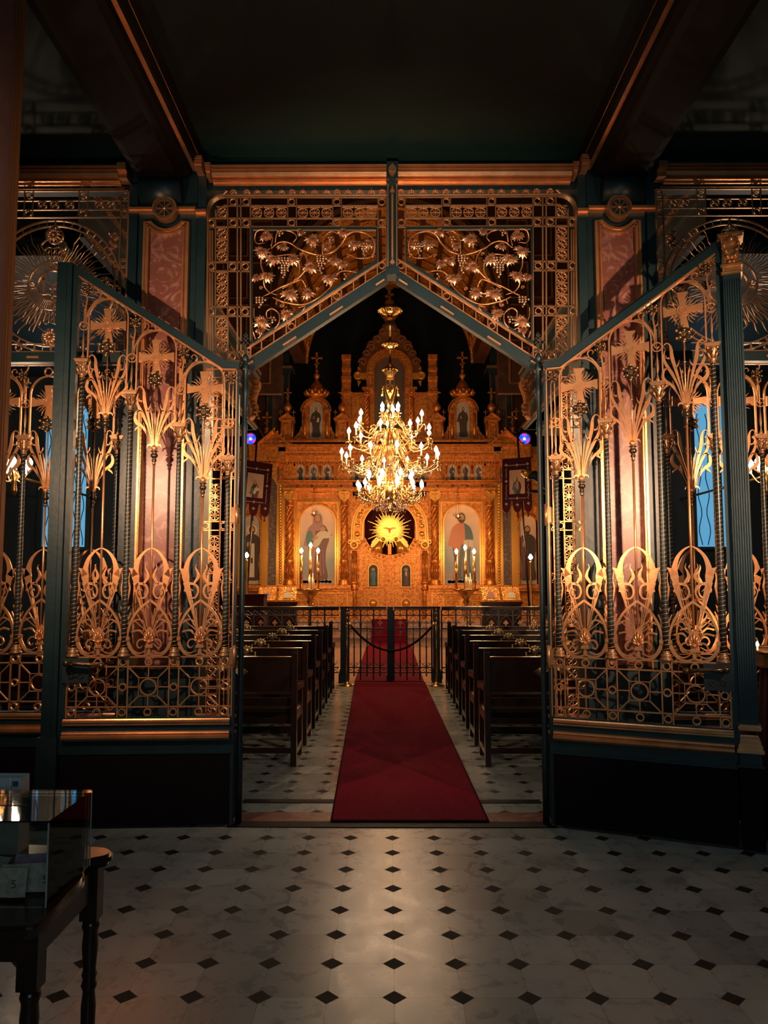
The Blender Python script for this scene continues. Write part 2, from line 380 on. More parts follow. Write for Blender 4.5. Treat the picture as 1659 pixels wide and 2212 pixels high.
for s in (-1, 1):
    k = MB()
    for (a, b, y) in ((1.225, 1.265, 4.965), (1.275, 1.335, 4.93)):
        x0, x1 = sorted((s*a, s*b))
        for i, (dz, g) in enumerate(((0.0, 0), (.03, .012), (.055, .022))):
            k.box((x0+g*.3, y+g, 4.375-.045*(a > 1.27)*0-.03*(a < 1.27)-dz-.024), (x1-g*.3, 5.09, 4.375-.03*(a < 1.27)-dz))
    x0, x1 = sorted((s*1.80, s*1.86)); k.box((x0, 4.97, 4.30), (x1, 5.09, 4.35)); k.box((x0, 5.0, 4.255), (x1, 5.09, 4.30))
    trim(k, GILT)
# green wall strip behind cornice and crest
k = MB(); k.box((-1.27, 5.12, 4.225), (1.27, 5.2, 4.43)); k.box((-2.95, 5.12, 4.225), (-1.80, 5.2, 4.43)); k.box((1.80, 5.12, 4.225), (2.95, 5.2, 4.43)); trim(k, TEALD)

# piers between the bays: marble-panelled pilasters
def pilaster(s, label):
    t = thing('marble_pilaster', label, 'pilaster', (s*1.535, 5.2, 0), group='marble pilasters of the iron screen')
    L = lambda x: s*x
    k = MB()
    def bx(a, b, y0, y1, z0, z1): x0, x1 = sorted((L(a), L(b))); k.box((x0, y0, z0), (x1, y1, z1))
    bx(1.27, 1.80, 5.10, 5.40, 0, 4.42); bx(1.27, 1.325, 5.055, 5.10, 0, 4.36); bx(1.745, 1.80, 5.075, 5.10, 0, 4.25)
    # body around marble
    pil = k.build('pier', TEAL, t, world=True)
    k = MB()  # scrolled bracket under the beam
    pr = [(5.10, 4.25), (4.99, 4.25), (4.985, 4.20), (5.0, 4.15), (5.04, 4.11), (5.10, 4.09)]
    x0, x1 = sorted((L(1.44), L(1.72))); n = len(pr)
    k.add([(x0, p[0], p[1]) for p in pr]+[(x1, p[0], p[1]) for p in pr], [tuple(range(n))[::-1], tuple(range(n, 2*n))]+[(i, (i+1) % n, (i+1) % n+n, i+n) for i in range(n)], True)
    k.build('bracket', TEAL, t, world=True)
    k = MB()
    for (y, z0, z1) in ((5.06, 4.045, 4.058), (5.05, 4.058, 4.075), (5.07, 4.075, 4.09)):
        x0, x1 = sorted((L(1.345), L(1.80))); k.box((x0, y, z0), (x1, 5.10, z1))
    for (y, z0, z1) in ((5.035, 4.01, 4.022), (5.02, 4.022, 4.036), (5.03, 4.036, 4.05)):
        x0, x1 = sorted((L(1.265), L(1.335))); k.box((x0, y, z0), (x1, 5.10, z1))
    k.build('gilt_moulding', GILT, t, world=True)
    # frame with concave top round the medallion
    cx, cz = L(1.546), 4.055
    def outline(g, zb):  # inset g
        a0 = 1.39+g; a1 = 1.70-g; top = 3.985-g
        r = 0.125+g; pts = [(a0, zb+g), (a1, zb+g), (a1, top)]
        dx = sqrt(max(r*r-(4.055-top)**2, 0)); th = atan2(top-4.055, dx)
        pts += [(1.546+r*cos(th+(pi-2*th-2*pi)*i/10 if 0 else th-(th+th+pi)*i/10), 4.055+r*sin(th-(2*th+pi)*i/10)) for i in range(11)]
        pts += [(a0, top)]
        return [(s*p[0], p[1]) for p in pts]
    k = MB()
    for g, wd, y in ((0.006, 0.014, 5.07), (0.02, 0.016, 5.08), (0.034, 0.012, 5.062)):
        k.rib(outline(g, 0.95), wd, (y+5.10)/2, 5.10-y+.002, True)
    k.build('gilt_frame', GILT, t, world=True)
    k = MB(); k.prism(outline(0.038, 0.95), 5.088, 5.10); k.build('marble_panel', PINK, t, world=True)
    k = MB(); k.ring(cx, cz, 0.076, 0.016, 5.05, 0.06, 28); k.ring(cx, cz, 0.060, 0.006, 5.035, 0.02, 28)
    for i in range(8):
        a = i*pi/4
        k.rib([(cx+.012*cos(a), cz+.012*sin(a)), (cx+.045*cos(a), cz+.045*sin(a)), (cx+.054*cos(a), cz+.054*sin(a))], [.004, .006, .018] if i % 2 == 0 else [.006, .005, .001], 5.030, 0.012)
    k.dome(cx, cz, 0.014, 5.028, 0.012)
    m = k.build('medallion', GILT, t, world=True)
    k = MB(); k.disc(cx, cz, 0.07, 5.036, 5.10, 24); k.build('medallion_ground', TEALD, m, loc=(0, 0, 0))
    m.children[0].data.transform(Matrix.Translation(-t.location))
    return t
pilaster(-1, 'pink marble pilaster with gilt medallion behind the left open gate leaf')
pilaster(1, 'pink marble pilaster with gilt medallion behind the right open gate leaf')

# ------------------------------------------------------------ transom: openwork over the doorway
YP = 5.10
def S(px, py): return PX(px, py, YP)
def ring_fit(k, x, z, r=0.022, y=YP): k.ring(x, z, r, 0.0055, y, 0.016, 16)
def wheel(k, x, z, r=0.033, y=YP):
    k.ring(x, z, r, 0.006, y, 0.014, 18); k.dome(x, z, 0.007, y-.006, 0.006, 8, 3)
    for i in range(8):
        a = i*pi/4
        k.rib([(x+.006*cos(a), z+.006*sin(a)), (x+(r-.003)*cos(a), z+(r-.003)*sin(a))], [.003, .008] if i % 2 == 0 else .0022, y, 0.008)
def jamb_strip(k, wheels, z0, z1, s, rings):
    pass
def leaf_shape(k, x, z, r, a0, y, seed):  # many-toothed vine leaf, domed and creased
    rr = random.Random(seed); n = 26; v = [(x, y-.022, z)]; ti = rr.uniform(-.25, .25)
    for i in range(n):
        a = a0+2*pi*i/n
        lob = 0.62+0.38*abs(cos((a-a0)*2.5/2)); q = r*lob*(1.0 if i % 2 == 0 else 0.70)*(0.35 if i == n//2 else 1)
        v.append((x+q*cos(a), y-.004-.010*(i % 2)+ti*.03*cos(a-a0), z+q*sin(a)*.86))
    for i in range(n):
        a = a0+2*pi*i/n; q = r*.42
        v.append((x+q*cos(a), y-.020+(.010 if i % 2 else 0), z+q*sin(a)*.86))
    f = [(0, 1+n+i, 1+n+(i+1) % n) for i in range(n)]+[(1+n+i, 1+i, 1+(i+1) % n, 1+n+(i+1) % n) for i in range(n)]
    m = len(v); v2 = [(p[0], p[1]+.006, p[2]) for p in v]
    k.add(v+v2, f+[tuple(m+q for q in fc[::-1]) for fc in f]+[(1+i, 1+i+m, 1+(i+1) % n+m, 1+(i+1) % n) for i in range(n)])
def bunch(k, x, z, wd, ht, y):
    rows = max(3, int(ht/.017)); 
    for j in range(rows):
        t = j/(rows-1); ww = wd*(.55+.45*sin(pi*min(1, t*1.7+.25)) if t < .4 else (1-t)*1.35+.08)
        m = max(1, int(ww/.019))
        for i in range(m):
            k.sph((x+(i-(m-1)/2)*.020+(.005 if j % 2 else -.005), y-.014-.008*cos((i-(m-1)/2)/max(m, 1)*3), z-j*.017), .0088, 7, 5)
def transom(s, label):
    t = thing('transom_grille', label, 'grille', (s*0.6, YP, 2.95), group='openwork transom grilles over the doorway')
    def Q(px, py): p = S(px, py); return (s*abs(p[0])*(1 if p[0] < 0.0 else -1), p[1]) if s < 0 else (-p[0], p[1])
    Q = (lambda px, py: S(px, py)) if s < 0 else (lambda px, py: (-S(px, py)[0], S(px, py)[1]))
    z = lambda zx, zy: Q(420+zx*.27728, 360+zy*.27728)
    # lattice of bars
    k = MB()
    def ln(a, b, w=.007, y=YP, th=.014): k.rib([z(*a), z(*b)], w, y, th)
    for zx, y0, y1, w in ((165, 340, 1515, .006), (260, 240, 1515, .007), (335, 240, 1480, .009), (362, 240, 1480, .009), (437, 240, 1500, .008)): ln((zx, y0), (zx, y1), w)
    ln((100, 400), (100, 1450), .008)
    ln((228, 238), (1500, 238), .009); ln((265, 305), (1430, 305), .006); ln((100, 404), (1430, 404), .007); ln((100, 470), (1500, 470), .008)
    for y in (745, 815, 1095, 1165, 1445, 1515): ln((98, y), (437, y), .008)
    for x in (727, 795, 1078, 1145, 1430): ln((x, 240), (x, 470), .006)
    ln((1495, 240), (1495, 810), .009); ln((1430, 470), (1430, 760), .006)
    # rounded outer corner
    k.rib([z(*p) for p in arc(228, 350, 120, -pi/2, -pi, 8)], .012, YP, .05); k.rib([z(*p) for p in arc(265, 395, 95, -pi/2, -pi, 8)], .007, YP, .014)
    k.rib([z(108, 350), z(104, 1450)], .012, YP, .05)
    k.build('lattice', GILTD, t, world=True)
    k = MB()
    for yy, xs in ((275, (302, 402, 757, 1110, 1460)), (437, (130, 302, 402, 757, 1110, 1460)), (778, (128, 298, 397)), (1130, (125, 292, 395)), (1480, (292, 395)), (770, (1462,)), (1245, (755,)), (1010, (1108,))):
        for xx in xs:
            p = z(xx, yy); L = (p[0]-t.location.x, 0, p[1]-t.location.z)
            if not k.v: ring_fit(k, 0, 0, .022, 0); ro = k.build('ring_ornament', GILT, t, loc=L)
            else: again(ro, t, L)
    first = None
    wl = [(215, q) for q in (355, 520, 612, 700, 868, 957, 1050, 1217, 1310, 1403)]+[(q, 360) for q in (487, 582, 677, 845, 937, 1030, 1195, 1288, 1380)]
    for xx, yy in wl:
        p = z(xx, yy); L = (p[0]-t.location.x, 0, p[1]-t.location.z)
        if first is None:
            k = MB(); wheel(k, 0, 0, .0335, 0)
            for dz in (-.039, .039): k.rib([(-.038, dz), (.038, dz)], .004, 0, .012)
            first = k.build('wheel_rosette', GILT, t, loc=L)
        else: again(first, t, L)
    k = MB()   # short gilt slots in the outermost strip
    for y0, y1 in ((500, 735), (830, 1085), (1175, 1435)):
        k.rib([z(122, y0), z(122, y1)], .007, YP, .02); k.rib([z(140, y0), z(140, y1)], .004, YP, .02)
    k.build('gilt_slot', GILT, t, world=True)
    # dark frame of the vine panel
    k = MB(); fr = [(447, 487), (1420, 487), (1420, 742), (447, 1378)]
    k.rib([z(*p) for p in fr], .019, YP, .03, True); k.build('vine_panel_frame', TEAL, t, world=True)
    k = MB(); k.rib([z(462, 503), z(1408, 503)], .004, YP-.016, .006); k.build('frame_fillet', GILT, t, world=True)
    # sloping ladder rail
    k = MB()
    k.rib([z(372, 1450), z(1498, 722)], .009, YP-.01, .02); k.rib([z(400, 1520), z(430, 1505), z(1500, 812)], .009, YP-.02, .03)
    for x in (525, 620, 717, 790, 883, 980, 1070, 1145, 1240, 1333, 1425):
        yt = 1450-(x-372)*.6465; yb = 1505-(x-430)*.6477; k.rib([z(x, yt), z(x, yb)], .006, YP-.01, .016)
    k.build('sloping_rail', GILT, t, world=True)
    # heavy gable beam with gilt slots
    k = MB(); gb = [(375, 1562), (440, 1520), (1502, 825), (1502, 922), (474, 1592), (440, 1612), (375, 1614)]
    k.prism([z(*p) for p in (gb if s < 0 else gb[::-1])], 5.035, 5.095)
    g = k.build('gable_beam', TEAL, t, world=True)
    k = MB()
    for (xa, xb) in ((1415, 1480), (1060, 1160), (702, 803)):
        k.rib([z(xa, 1605-(xa-440)*.6477-18), z(xb, 1605-(xb-440)*.6477-18)], .011, 5.025, .012)
    k.rib([z(375, 1575), z(418, 1570), z(472, 1540)], .011, 5.025, .012)
    k.build('gilt_slot', GILT, t, world=True)
    # grape vine
    def V(zx, zy): return z(zx, zy)
    vines = [[(600, 640), (640, 605), (700, 595), (760, 605), (820, 650), (900, 680), (1000, 690), (1080, 675), (1140, 610), (1190, 545), (1260, 512), (1340, 525), (1400, 590), (1395, 680), (1340, 720), (1270, 720), (1215, 690)],
             [(540, 1010), (640, 965), (740, 920), (820, 860), (880, 790), (870, 700), (820, 640)],
             [(610, 1020), (690, 1060), (800, 1078), (900, 1065), (980, 1020), (1060, 940)],
             [(590, 640), (530, 700), (520, 770), (545, 850), (545, 930), (590, 985), (650, 1010)],
             [(600, 630), (610, 560), (560, 502), (490, 515), (470, 570), (500, 610), (550, 600)],
             [(690, 960), (760, 910), (830, 890), (860, 920), (870, 960)],
             [(560, 720), (700, 690), (790, 710), (820, 790), (800, 870), (770, 900)],
             [(465, 1100), (470, 1180), (520, 1240), (600, 1275), (660, 1230), (660, 1150), (610, 1112), (565, 1140), (570, 1185), (605, 1180)],
             [(1060, 940), (1110, 850), (1180, 815), (1270, 828)],
             [(630, 600), (660, 510), (760, 510), (800, 560), (770, 600)],
             [(1000, 690), (1010, 560), (1060, 510), (1110, 530)],
             [(640, 1080), (650, 1040), (700, 1075), (690, 1100)], [(460, 1290), (480, 1345), (520, 1320), (500, 1290)],
             [(810, 1100), (860, 1090), (850, 1125), (815, 1130)]]
    k = MB(); rn = random.Random(3)
    for i, v in enumerate(vines):
        pts = [V(*p) for p in cr(v, 5)]; n = len(pts)
        k.tube([(p[0], YP-.012+.010*sin(j*.5+i), p[1]) for j, p in enumerate(pts)], [.0035, .0055, .005, .0022] if i > 2 else [.004, .0065, .006, .003], 6)
    for (x, y) in ((960, 960), (830, 690), (1200, 700), (520, 950), (1090, 1090), (680, 1090), (1390, 700), (590, 560)):
        c = V(x, y); k.tube([(c[0]+(.013*(1-j/16))*cos(j*.75), YP-.012, c[1]+(.013*(1-j/16))*sin(j*.75)) for j in range(15)], [.0024, .0012], 5)
    k.build('vine', GILT, t, world=True)
    leaves = [(530, 680, 62), (560, 560, 50), (925, 590, 66), (620, 740, 66), (770, 740, 62), (570, 870, 56), (490, 880, 44), (1160, 530, 46), (1250, 620, 58), (1350, 620, 50), (1085, 750, 48),
              (1155, 775, 48), (905, 800, 60), (1055, 885, 62), (885, 1000, 58), (745, 1010, 68), (720, 1165, 56), (530, 1225, 66), (520, 1290, 40), (830, 525, 36), (690, 640, 44), (1035, 640, 42)]
    for i, (x, y, r) in enumerate(leaves):
        k = MB(); c = V(x, y); leaf_shape(k, 0, 0, r*.00103, i*1.3, 0, i); k.build('vine_leaf', LEAFM, t, loc=(c[0]-t.location.x, -.022, c[1]-t.location.z))
    for (x, y, wd, ht) in ((675, 520, 75, 60), (705, 730, 120, 190), (990, 715, 100, 175), (1065, 570, 75, 60), (1325, 620, 80, 160), (520, 1035, 100, 120), (1178, 855, 42, 45), (620, 1190, 60, 60)):
        k = MB(); c = V(x, y); bunch(k, 0, 0, wd*.00085, ht*.00085, 0); k.build('grape_bunch', LEAFM, t, loc=(c[0]-t.location.x, -.020, c[1]-t.location.z))
    # crest on top
    k = MB(); kk = MB()
    k.rib([z(215, 222), z(1500, 222)], .004, YP, .012)
    xs = [490, 583, 680, None, 845, 935, 1030, None, 1195, 1288, 1380]
    for x in xs:
        if x is None: continue
        c = z(x, 200)
        k.rib([(c[0], c[1]-.004), (c[0], c[1]+.018)], .007, YP, .012)
        for q in (-1, 1):
            k.rib([(c[0]+q*u, c[1]+w) for u, w in ((.0, -.002), (.008, .008), (.015, .009), (.017, .001))], [.008, .005], YP, .012)
            k.rib([(c[0]+q*u, c[1]+w) for u, w in ((.024, -.005), (.014, -.006), (.008, .0), (.0, .002))], .003, YP, .010)
        k.dome(c[0], c[1], .009, YP-.006, .007, 8, 3)
        kk.rib([(c[0], c[1]+.016), (c[0], c[1]+.034)], [.010, .004], YP, .012)
    for x in (305, 408, 762, 1112, 1462):
        c = z(x, 200)
        for i in range(5):
            a = pi*(.05+.9*i/4); k.ring(c[0]+.015*cos(a), c[1]+.015*sin(a)-.004, .0075, .0035, YP, .010, 9)
        k.dome(c[0], c[1]-.006, .005, YP-.004, .005, 8, 3)
    k.rib([z(*p) for p in ((215, 222), (235, 205), (255, 190), (235, 188))], [.004, .006, .002], YP, .01)
    k.build('cresting', GILT, t, world=True); kk.build('cresting_finial', TEAL, t, world=True)
    return t
transom(-1, 'openwork grape-vine grille left of the dark centre mullion over the doorway')
transom(1, 'openwork grape-vine grille right of the dark centre mullion over the doorway')
# centre mullion
t = thing('centre_mullion', 'dark teal mullion with gilt lines between the two vine grilles', 'mullion', (0.005, YP, 3.6))
k = MB(); k.box((-.033, 5.02, 3.60), (.043, 5.12, 4.23)); k.box((-.033, 4.96, 4.225), (.043, 5.1, 4.345)); k.prism([(-.045, 3.575), (.055, 3.575), (.048, 3.625), (-.038, 3.625)], 5.0, 5.12); k.build('post', TEAL, t, world=True)
k = MB()
for x in (-.025, .035): k.box((x-.003, 5.012, 3.64), (x+.003, 5.022, 4.215))
k.box((-.001, 5.010, 3.70), (.011, 5.022, 4.14))
for zz in (3.66, 4.16): k.prism([(-.012, zz), (.005, zz-.012), (.022, zz), (.010, zz+.02), (.005, zz+.04), (0, zz+.02)], 5.005, 5.022)
k.build('gilt_line', GILT, t, world=True)
k = MB(); k.prism([(.005+.026*cos(a)*(1), 4.275+.036*sin(a)+(.012 if abs(a-pi/2) < .1 else 0)) for a in [2*pi*i/20 for i in range(20)]], 4.94, 4.965)
for i in range(5): a = pi*(.1+.8*i/4); k.rib([(.005, 4.262), (.005+.018*cos(a), 4.262+.028*sin(a))], [.003, .008], 4.936, .012)
k.build('palmette_boss', GILTD, t, world=True)

# ------------------------------------------------------------ jamb lattices beside the doorway (full height strips)
def jamb(s, label):
    t = thing('jamb_lattice', label, 'grille', (s*1.14, 5.12, 0.5), group='lattice jambs of the doorway')
    k = MB()
    for x in (1.262, 1.215, 1.145, 1.10, 1.075, 1.03): k.rib([(s*x, .55), (s*x, 2.97)], .007, 5.10, .014)
    zz = 2.955
    while zz > .7:
        for d in (0, .058): k.rib([(s*1.265, zz-d), (s*1.03, zz-d)], .007, 5.10, .012)
        for x in (1.24, 1.12, 1.052): ring_fit(k, s*x, zz-.029, .02, 5.10)
        zz -= .345
    k.build('lattice', GILT, t, world=True)
    zz = 2.955-.058; f = None
    while zz > .8:
        for i in range(3):
            L = (s*1.18-t.location.x, -.02, zz-.046-i*.084-.03-t.location.z)
            if f is None:
                k = MB(); wheel(k, 0, 0, .0335, 0)
                for dz in (-.039, .039): k.rib([(-.038, dz), (.038, dz)], .004, 0, .012)
                f = k.build('wheel_rosette', GILT, t, loc=L)
            else: again(f, t, L)
        zz -= .345
    k = MB(); x0, x1 = sorted((s*1.02, s*1.27)); k.box((x0, 5.09, 0), (x1, 5.2, .54)); k.build('plinth', PURPLE, t, world=True)
    k = MB(); k.box((x0, 5.08, .54), (x1, 5.12, .56)); k.box((x0, 5.075, .64), (x1, 5.12, .66)); k.build('gilt_moulding', GILT, t, world=True)
    return t
jamb(-1, 'narrow gilt lattice strip with wheel rosettes at the left doorway jamb')
jamb(1, 'narrow gilt lattice strip with wheel rosettes at the right doorway jamb')
# ============================================================ IRONWORK MODULES (shared by gate leaves and fixed screens)
CACHE = {}
def mesh_cross():
    k = MB(); c = [(.015, .03), (.018, .09), (.033, .108), (.033, .114)]
    pts = []
    for q in range(4):
        a = q*pi/2
        for (x, z) in [(-.033, .114), (.033, .114), (.031, .104), (.017, .088), (.016, .016)]:
            pts.append((x*cos(a)+z*sin(a), -x*sin(a)+z*cos(a)))
    k.prism(pts, -.007, .007); k.ring(0, 0, .031, .012, 0, .020, 24); k.disc(0, 0, .026, -.011, .011); k.ring(0, 0, .019, .003, 0, .026, 20)
    return k
def mesh_rays():
    k = MB()
    for q in range(4):
        for j in range(5):
            a = q*pi/2+pi/4+(j-2)*.24; L = .094 if j % 2 == 0 else .104
            pts = []
            for i in range(7):
                t = i/6; r = .036+(L-.036)*t; wv = .0035*sin(t*2*pi*1.3)*(1 if j % 2 else 0)
                pts.append((r*cos(a)-wv*sin(a), r*sin(a)+wv*cos(a)))
            k.rib(pts, [.004, .0065, .001], 0, .007)
    return k
def mesh_flower(R=.042):
    k = MB()
    for i in range(6):
        a = i*pi/3+pi/6; cx, cz = R*.62*cos(a), R*.62*sin(a)
        v = []; n = 8
        k.dome(cx, cz, R*.42, -.006, .014, 8, 3, R*.36); k.prism([(cx+R*.42*cos(2*pi*j/8), cz+R*.36*sin(2*pi*j/8)) for j in range(8)], -.006, .004)
        k.m = 1; k.sph((R*cos(a), -.020, R*sin(a)), R*.20, 7, 5); k.m = 0
    k.m = 1; k.ring(0, 0, R*.25, R*.10, -.018, .010, 8); k.m = 0; k.dome(0, 0, R*.2, -.010, .016, 8, 3)
    return k
def mesh_plume():  # origin at cup, grows up .42
    k = MB()
    for s in (-1, 1):
        f = lambda L: [(s*x, z) for x, z in L]
        # outer tall leaf with curled tip
        k.rib(f(cr([(.006, 0), (.022, .10), (.045, .20), (.070, .30), (.075, .355), (.083, .385), (.100, .398), (.115, .388), (.118, .372), (.108, .366)], 4)), [0.0044, 0.0074, 0.0163, 0.0222, 0.0178, 0.0089, 0.0052, 0.0044, 0.0037, 0.0022], 0, .009)
        k.rib(f([(.052, .235), (.034, .262), (.030, .285)]), [0.0104, 0.0059, 0.0007], 0, .009)
        k.rib(f([(.086, .30), (.104, .305), (.108, .325)]), [0.0118, 0.0074, 0.0007], 0, .009)
        # outer pointed leaf
        k.rib(f(cr([(.010, 0), (.040, .12), (.075, .205), (.105, .26), (.118, .30), (.116, .335), (.108, .36)], 4)), [0.0044, 0.0089, 0.0192, 0.0178, 0.0133, 0.0074, 0.0007], 0, .009)
        k.rib(f([(.100, .24), (.118, .228), (.124, .235)]), [0.0104, 0.0059, 0.0007], 0, .009)
        # low leaf bending outward with hook and thorn
        k.rib(f(cr([(.014, 0), (.045, .075), (.082, .135), (.112, .155), (.128, .185), (.122, .225), (.098, .240), (.080, .225)], 4)), [0.0044, 0.0074, 0.0148, 0.0252, 0.0192, 0.0133, 0.0067, 0.0030], 0, .009)
        k.rib(f([(.100, .135), (.122, .118), (.128, .105)]), [0.0148, 0.0089, 0.0007], 0, .009)
        # inner stalks
        k.rib(f([(.003, 0), (.012, .12), (.022, .21), (.030, .245)]), [0.0037, 0.0067, 0.0089, 0.0007], 0, .009)
        k.rib(f([(.016, 0), (.055, .10), (.075, .16)]), [0.0037, 0.0059, 0.0015], 0, .009)
        # drooping sepals
        k.rib(f(cr([(.004, -.005), (.022, .012), (.040, .010), (.046, -.006)], 3)), [.010, .012, .002], -.004, .010)
    k.tube([(0, 0, 0), (0, 0, .42)], .0045, 6)
    for z in (.14, .27): k.lathe([(.004, -.006), (.008, 0), (.004, .006)], (0, 0, z), 8)
    return k
def mesh_cup():
    k = MB(); k.lathe([(.003, -.005), (.016, .0), (.020, .012), (.016, .026), (.006, .034)], (0, 0, 0), 10, True)
    for i in range(6): a = i*pi/3; k.sph((.016*cos(a), .016*sin(a), .016), .006, 6, 4)
    return k
def mesh_knob():
    k = MB(); k.lathe([(.006, 0), (.024, -.006), (.024, -.010), (.012, -.016), (.022, -.028), (.024, -.040), (.014, -.052), (.010, -.056), (.016, -.064), (.015, -.072), (.008, -.082), (.012, -.090), (.006, -.104)], (0, 0, 0), 12)
    return k
def mesh_capital(w=.046):
    k = MB(); k.box((-w, -w*.8, .088), (w, w*.8, .100)); k.box((-w*.86, -w*.7, .078), (w*.86, w*.7, .088))
    k.lathe([(.016, -.022), (.020, -.018), (.014, -.012), (.016, -.004), (.022, 0), (.018, .006), (.022, .03), (.030, .06), (.034, .078)], (0, 0, 0), 12)
    for i in range(8):
        a = i*pi/4; c, s_ = cos(a), sin(a)
        k.tube([(.020*c, .020*s_, .006), (.032*c, .032*s_, .028), (.040*c, .040*s_, .040), (.042*c, .042*s_, .032)], [.007, .008, .005, .003], 5)
        if i % 2: k.sph((.038*c, .036*s_, .070), .0095, 7, 5)
    k.sph((0, -.034, .055), .011, 8, 6); 
    return k
def mesh_colbase():
    k = MB(); k.lathe([(.040, 0), (.040, .008), (.034, .012), (.030, .020), (.034, .028), (.028, .036), (.020, .042), (.024, .050), (.020, .058)], (0, 0, 0), 16); return k
def mesh_baluster(h):
    k = MB(); k.lathe([(.013, 0), (.004, .02), (.006, .03), (.003, .05), (.006, h*.35), (.009, h*.55), (.005, h*.8), (.003, h)], (0, 0, 0), 8)
    for q in (-1, 1): k.rib([(q*.003, .03), (q*.012, .004)], .004, 0, .006)
    return k
def mesh_smallring():
    k = MB(); k.ring(0, 0, .028, .006, 0, .012, 20)
    k.rib([(0, -.024), (0, .022)], .003, 0, .008)
    for q in (-1, 1): k.rib([(0, -.012), (q*.008, -.002), (q*.016, .004)], [.003, .007, .001], 0, .008)
    return k
def mesh_lower():  # origin on top of the grid (z=1.055 of the gate), height .68
    k = MB(); F = lambda s, L: [(s*x, z) for x, z in L]
    for s in (-1, 1):
        k.rib(F(s, cr([(.006, .010), (.045, -.002), (.090, .012), (.125, .055), (.137, .105), (.132, .165), (.108, .235), (.062, .300), (.0, .350)], 5)), [.010, .012, .013, .012, .012, .014, .015, .014, .014], 0, .016)
        k.rib(F(s, cr([(.022, .035), (.060, .016), (.098, .032), (.122, .075), (.128, .105)], 4)), [.004, .009, .010, .008], 0, .012)
        k.box((min(s*.122, s*.150), -.014, .096), (max(s*.122, s*.150), .014, .118))
        # horns
        k.rib(F(s, cr([(.022, .16), (.048, .27), (.072, .37), (.086, .44), (.097, .50), (.095, .555), (.077, .615), (.042, .660), (.004, .682)], 5)), [.004, .007, .014, .026, .048, .032, .022, .013, .005], 0, .011)
        k.rib(F(s, [(.100, .505), (.118, .540), (.142, .556)]), [.040, .026, .001], 0, .011)
        # inner scroll
        k.rib(F(s, cr([(.100, .405), (.085, .448), (.058, .455), (.028, .440), (.018, .402), (.034, .368), (.062, .366), (.080, .388), (.078, .412), (.062, .420), (.052, .408)], 5)), [.016, .018, .016, .013, .012, .011, .010, .008, .007, .006, .002], 0, .011)
        k.rib(F(s, cr([(.048, .450), (.030, .478), (.018, .500), (.024, .530), (.036, .556), (.030, .580)], 4)), [.010, .018, .020, .012, .006, .001], 0, .011)
        # fan of stalks
        for (x, z, w) in ((.030, .30, .005), (.055, .285, .006), (.080, .262, .006), (.102, .225, .006), (.085, .50, .006), (.110, .46, .006)):
            k.rib([(s*.012, .15), (s*x, z)], [.004, w], -.002, .008)
        # outer leafy horns
        k.rib(F(s, cr([(.135, .20), (.146, .26), (.150, .32), (.138, .38), (.132, .43), (.140, .48), (.132, .53)], 4)), [.006, .012, .014, .010, .010, .008, .001], 0, .010)
        k.rib(F(s, [(.150, .285), (.135, .300), (.128, .315)]), [.014, .008, .001], 0, .010)
        k.rib(F(s, [(.120, .27), (.140, .22), (.142, .20)]), .007, 0, .010)
        # crescents beside the palmette
        k.rib(F(s, cr([(.040, .135), (.060, .158), (.085, .158), (.112, .150)], 4)), [.004, .013, .010, .012], 0, .011)
        k.rib(F(s, cr([(.020, .190), (.055, .225), (.085, .225), (.110, .205)], 4)), [.001, .008, .010, .006], 0, .010)
        # fleur scrolls
        k.rib(F(s, cr([(.008, .058), (.020, .090), (.045, .104), (.066, .096), (.076, .072), (.066, .052), (.050, .052), (.046, .064)], 5)), [.010, .010, .010, .009, .009, .008, .006, .003], -.004, .013)
    # shell palmette
    k.box((-.024, -.017, .050), (.024, .017, .066)); k.prism([(0, .0), (.012, .022), (.006, .05), (-.006, .05), (-.012, .022)], -.010, .010)
    k.prism([(0, .185), (.020, .165), (.036, .135), (.034, .105), (.016, .075), (.006, .066), (-.006, .066), (-.016, .075), (-.034, .105), (-.036, .135), (-.020, .165)], -.008, .008)
    for i in range(7):
        a = pi/2+(i-3)*.36; L = .085-.010*abs(i-3)
        k.tube([(0, -.010, .082), (.6*L*cos(a)*.9, -.020, .082+.6*L*sin(a)), (L*cos(a)*.62, -.012, .082+L*sin(a))], [.003, .007, .003], 5)
    k.dome(0, .088, .012, -.012, .016, 8, 3)
    return k
def get(nm, fn, mats, parent, loc, label=None):
    if nm in CACHE:
        me = CACHE[nm]; o = bpy.data.objects.new(nm.split('|')[0], me); C.objects.link(o); o.parent = parent; o.location = loc
    else:
        o = fn().build(nm.split('|')[0], mats, parent, loc=loc); CACHE[nm] = o.data
    if label: o['label'] = label
    return o
def twisted(parent, x, z0, z1, y=0.0, r0=.021, r1=.014):
    h = z1-z0; key = 'twisted_column|%.3f' % h
    def mk():
        k = MB(); k.tube([(0, 0, h*i/8) for i in range(9)], [r0+(r1-r0)*i/8 for i in range(9)], 12); return k
    def mw():
        k = MB(); n = int(h/.026)*10
        k.tube([((r0+(r1-r0)*i/n+.001)*cos(i*2*pi/10), (r0+(r1-r0)*i/n+.001)*sin(i*2*pi/10), h*i/n) for i in range(n+1)], .0019, 4); return k
    o = get(key, mk, [TWIST], parent, (x, y, z0)); get('spiral_wire|%.3f' % h, mw, [GILT], o, (0, 0, 0), 'gilt wire wound round the dark column')
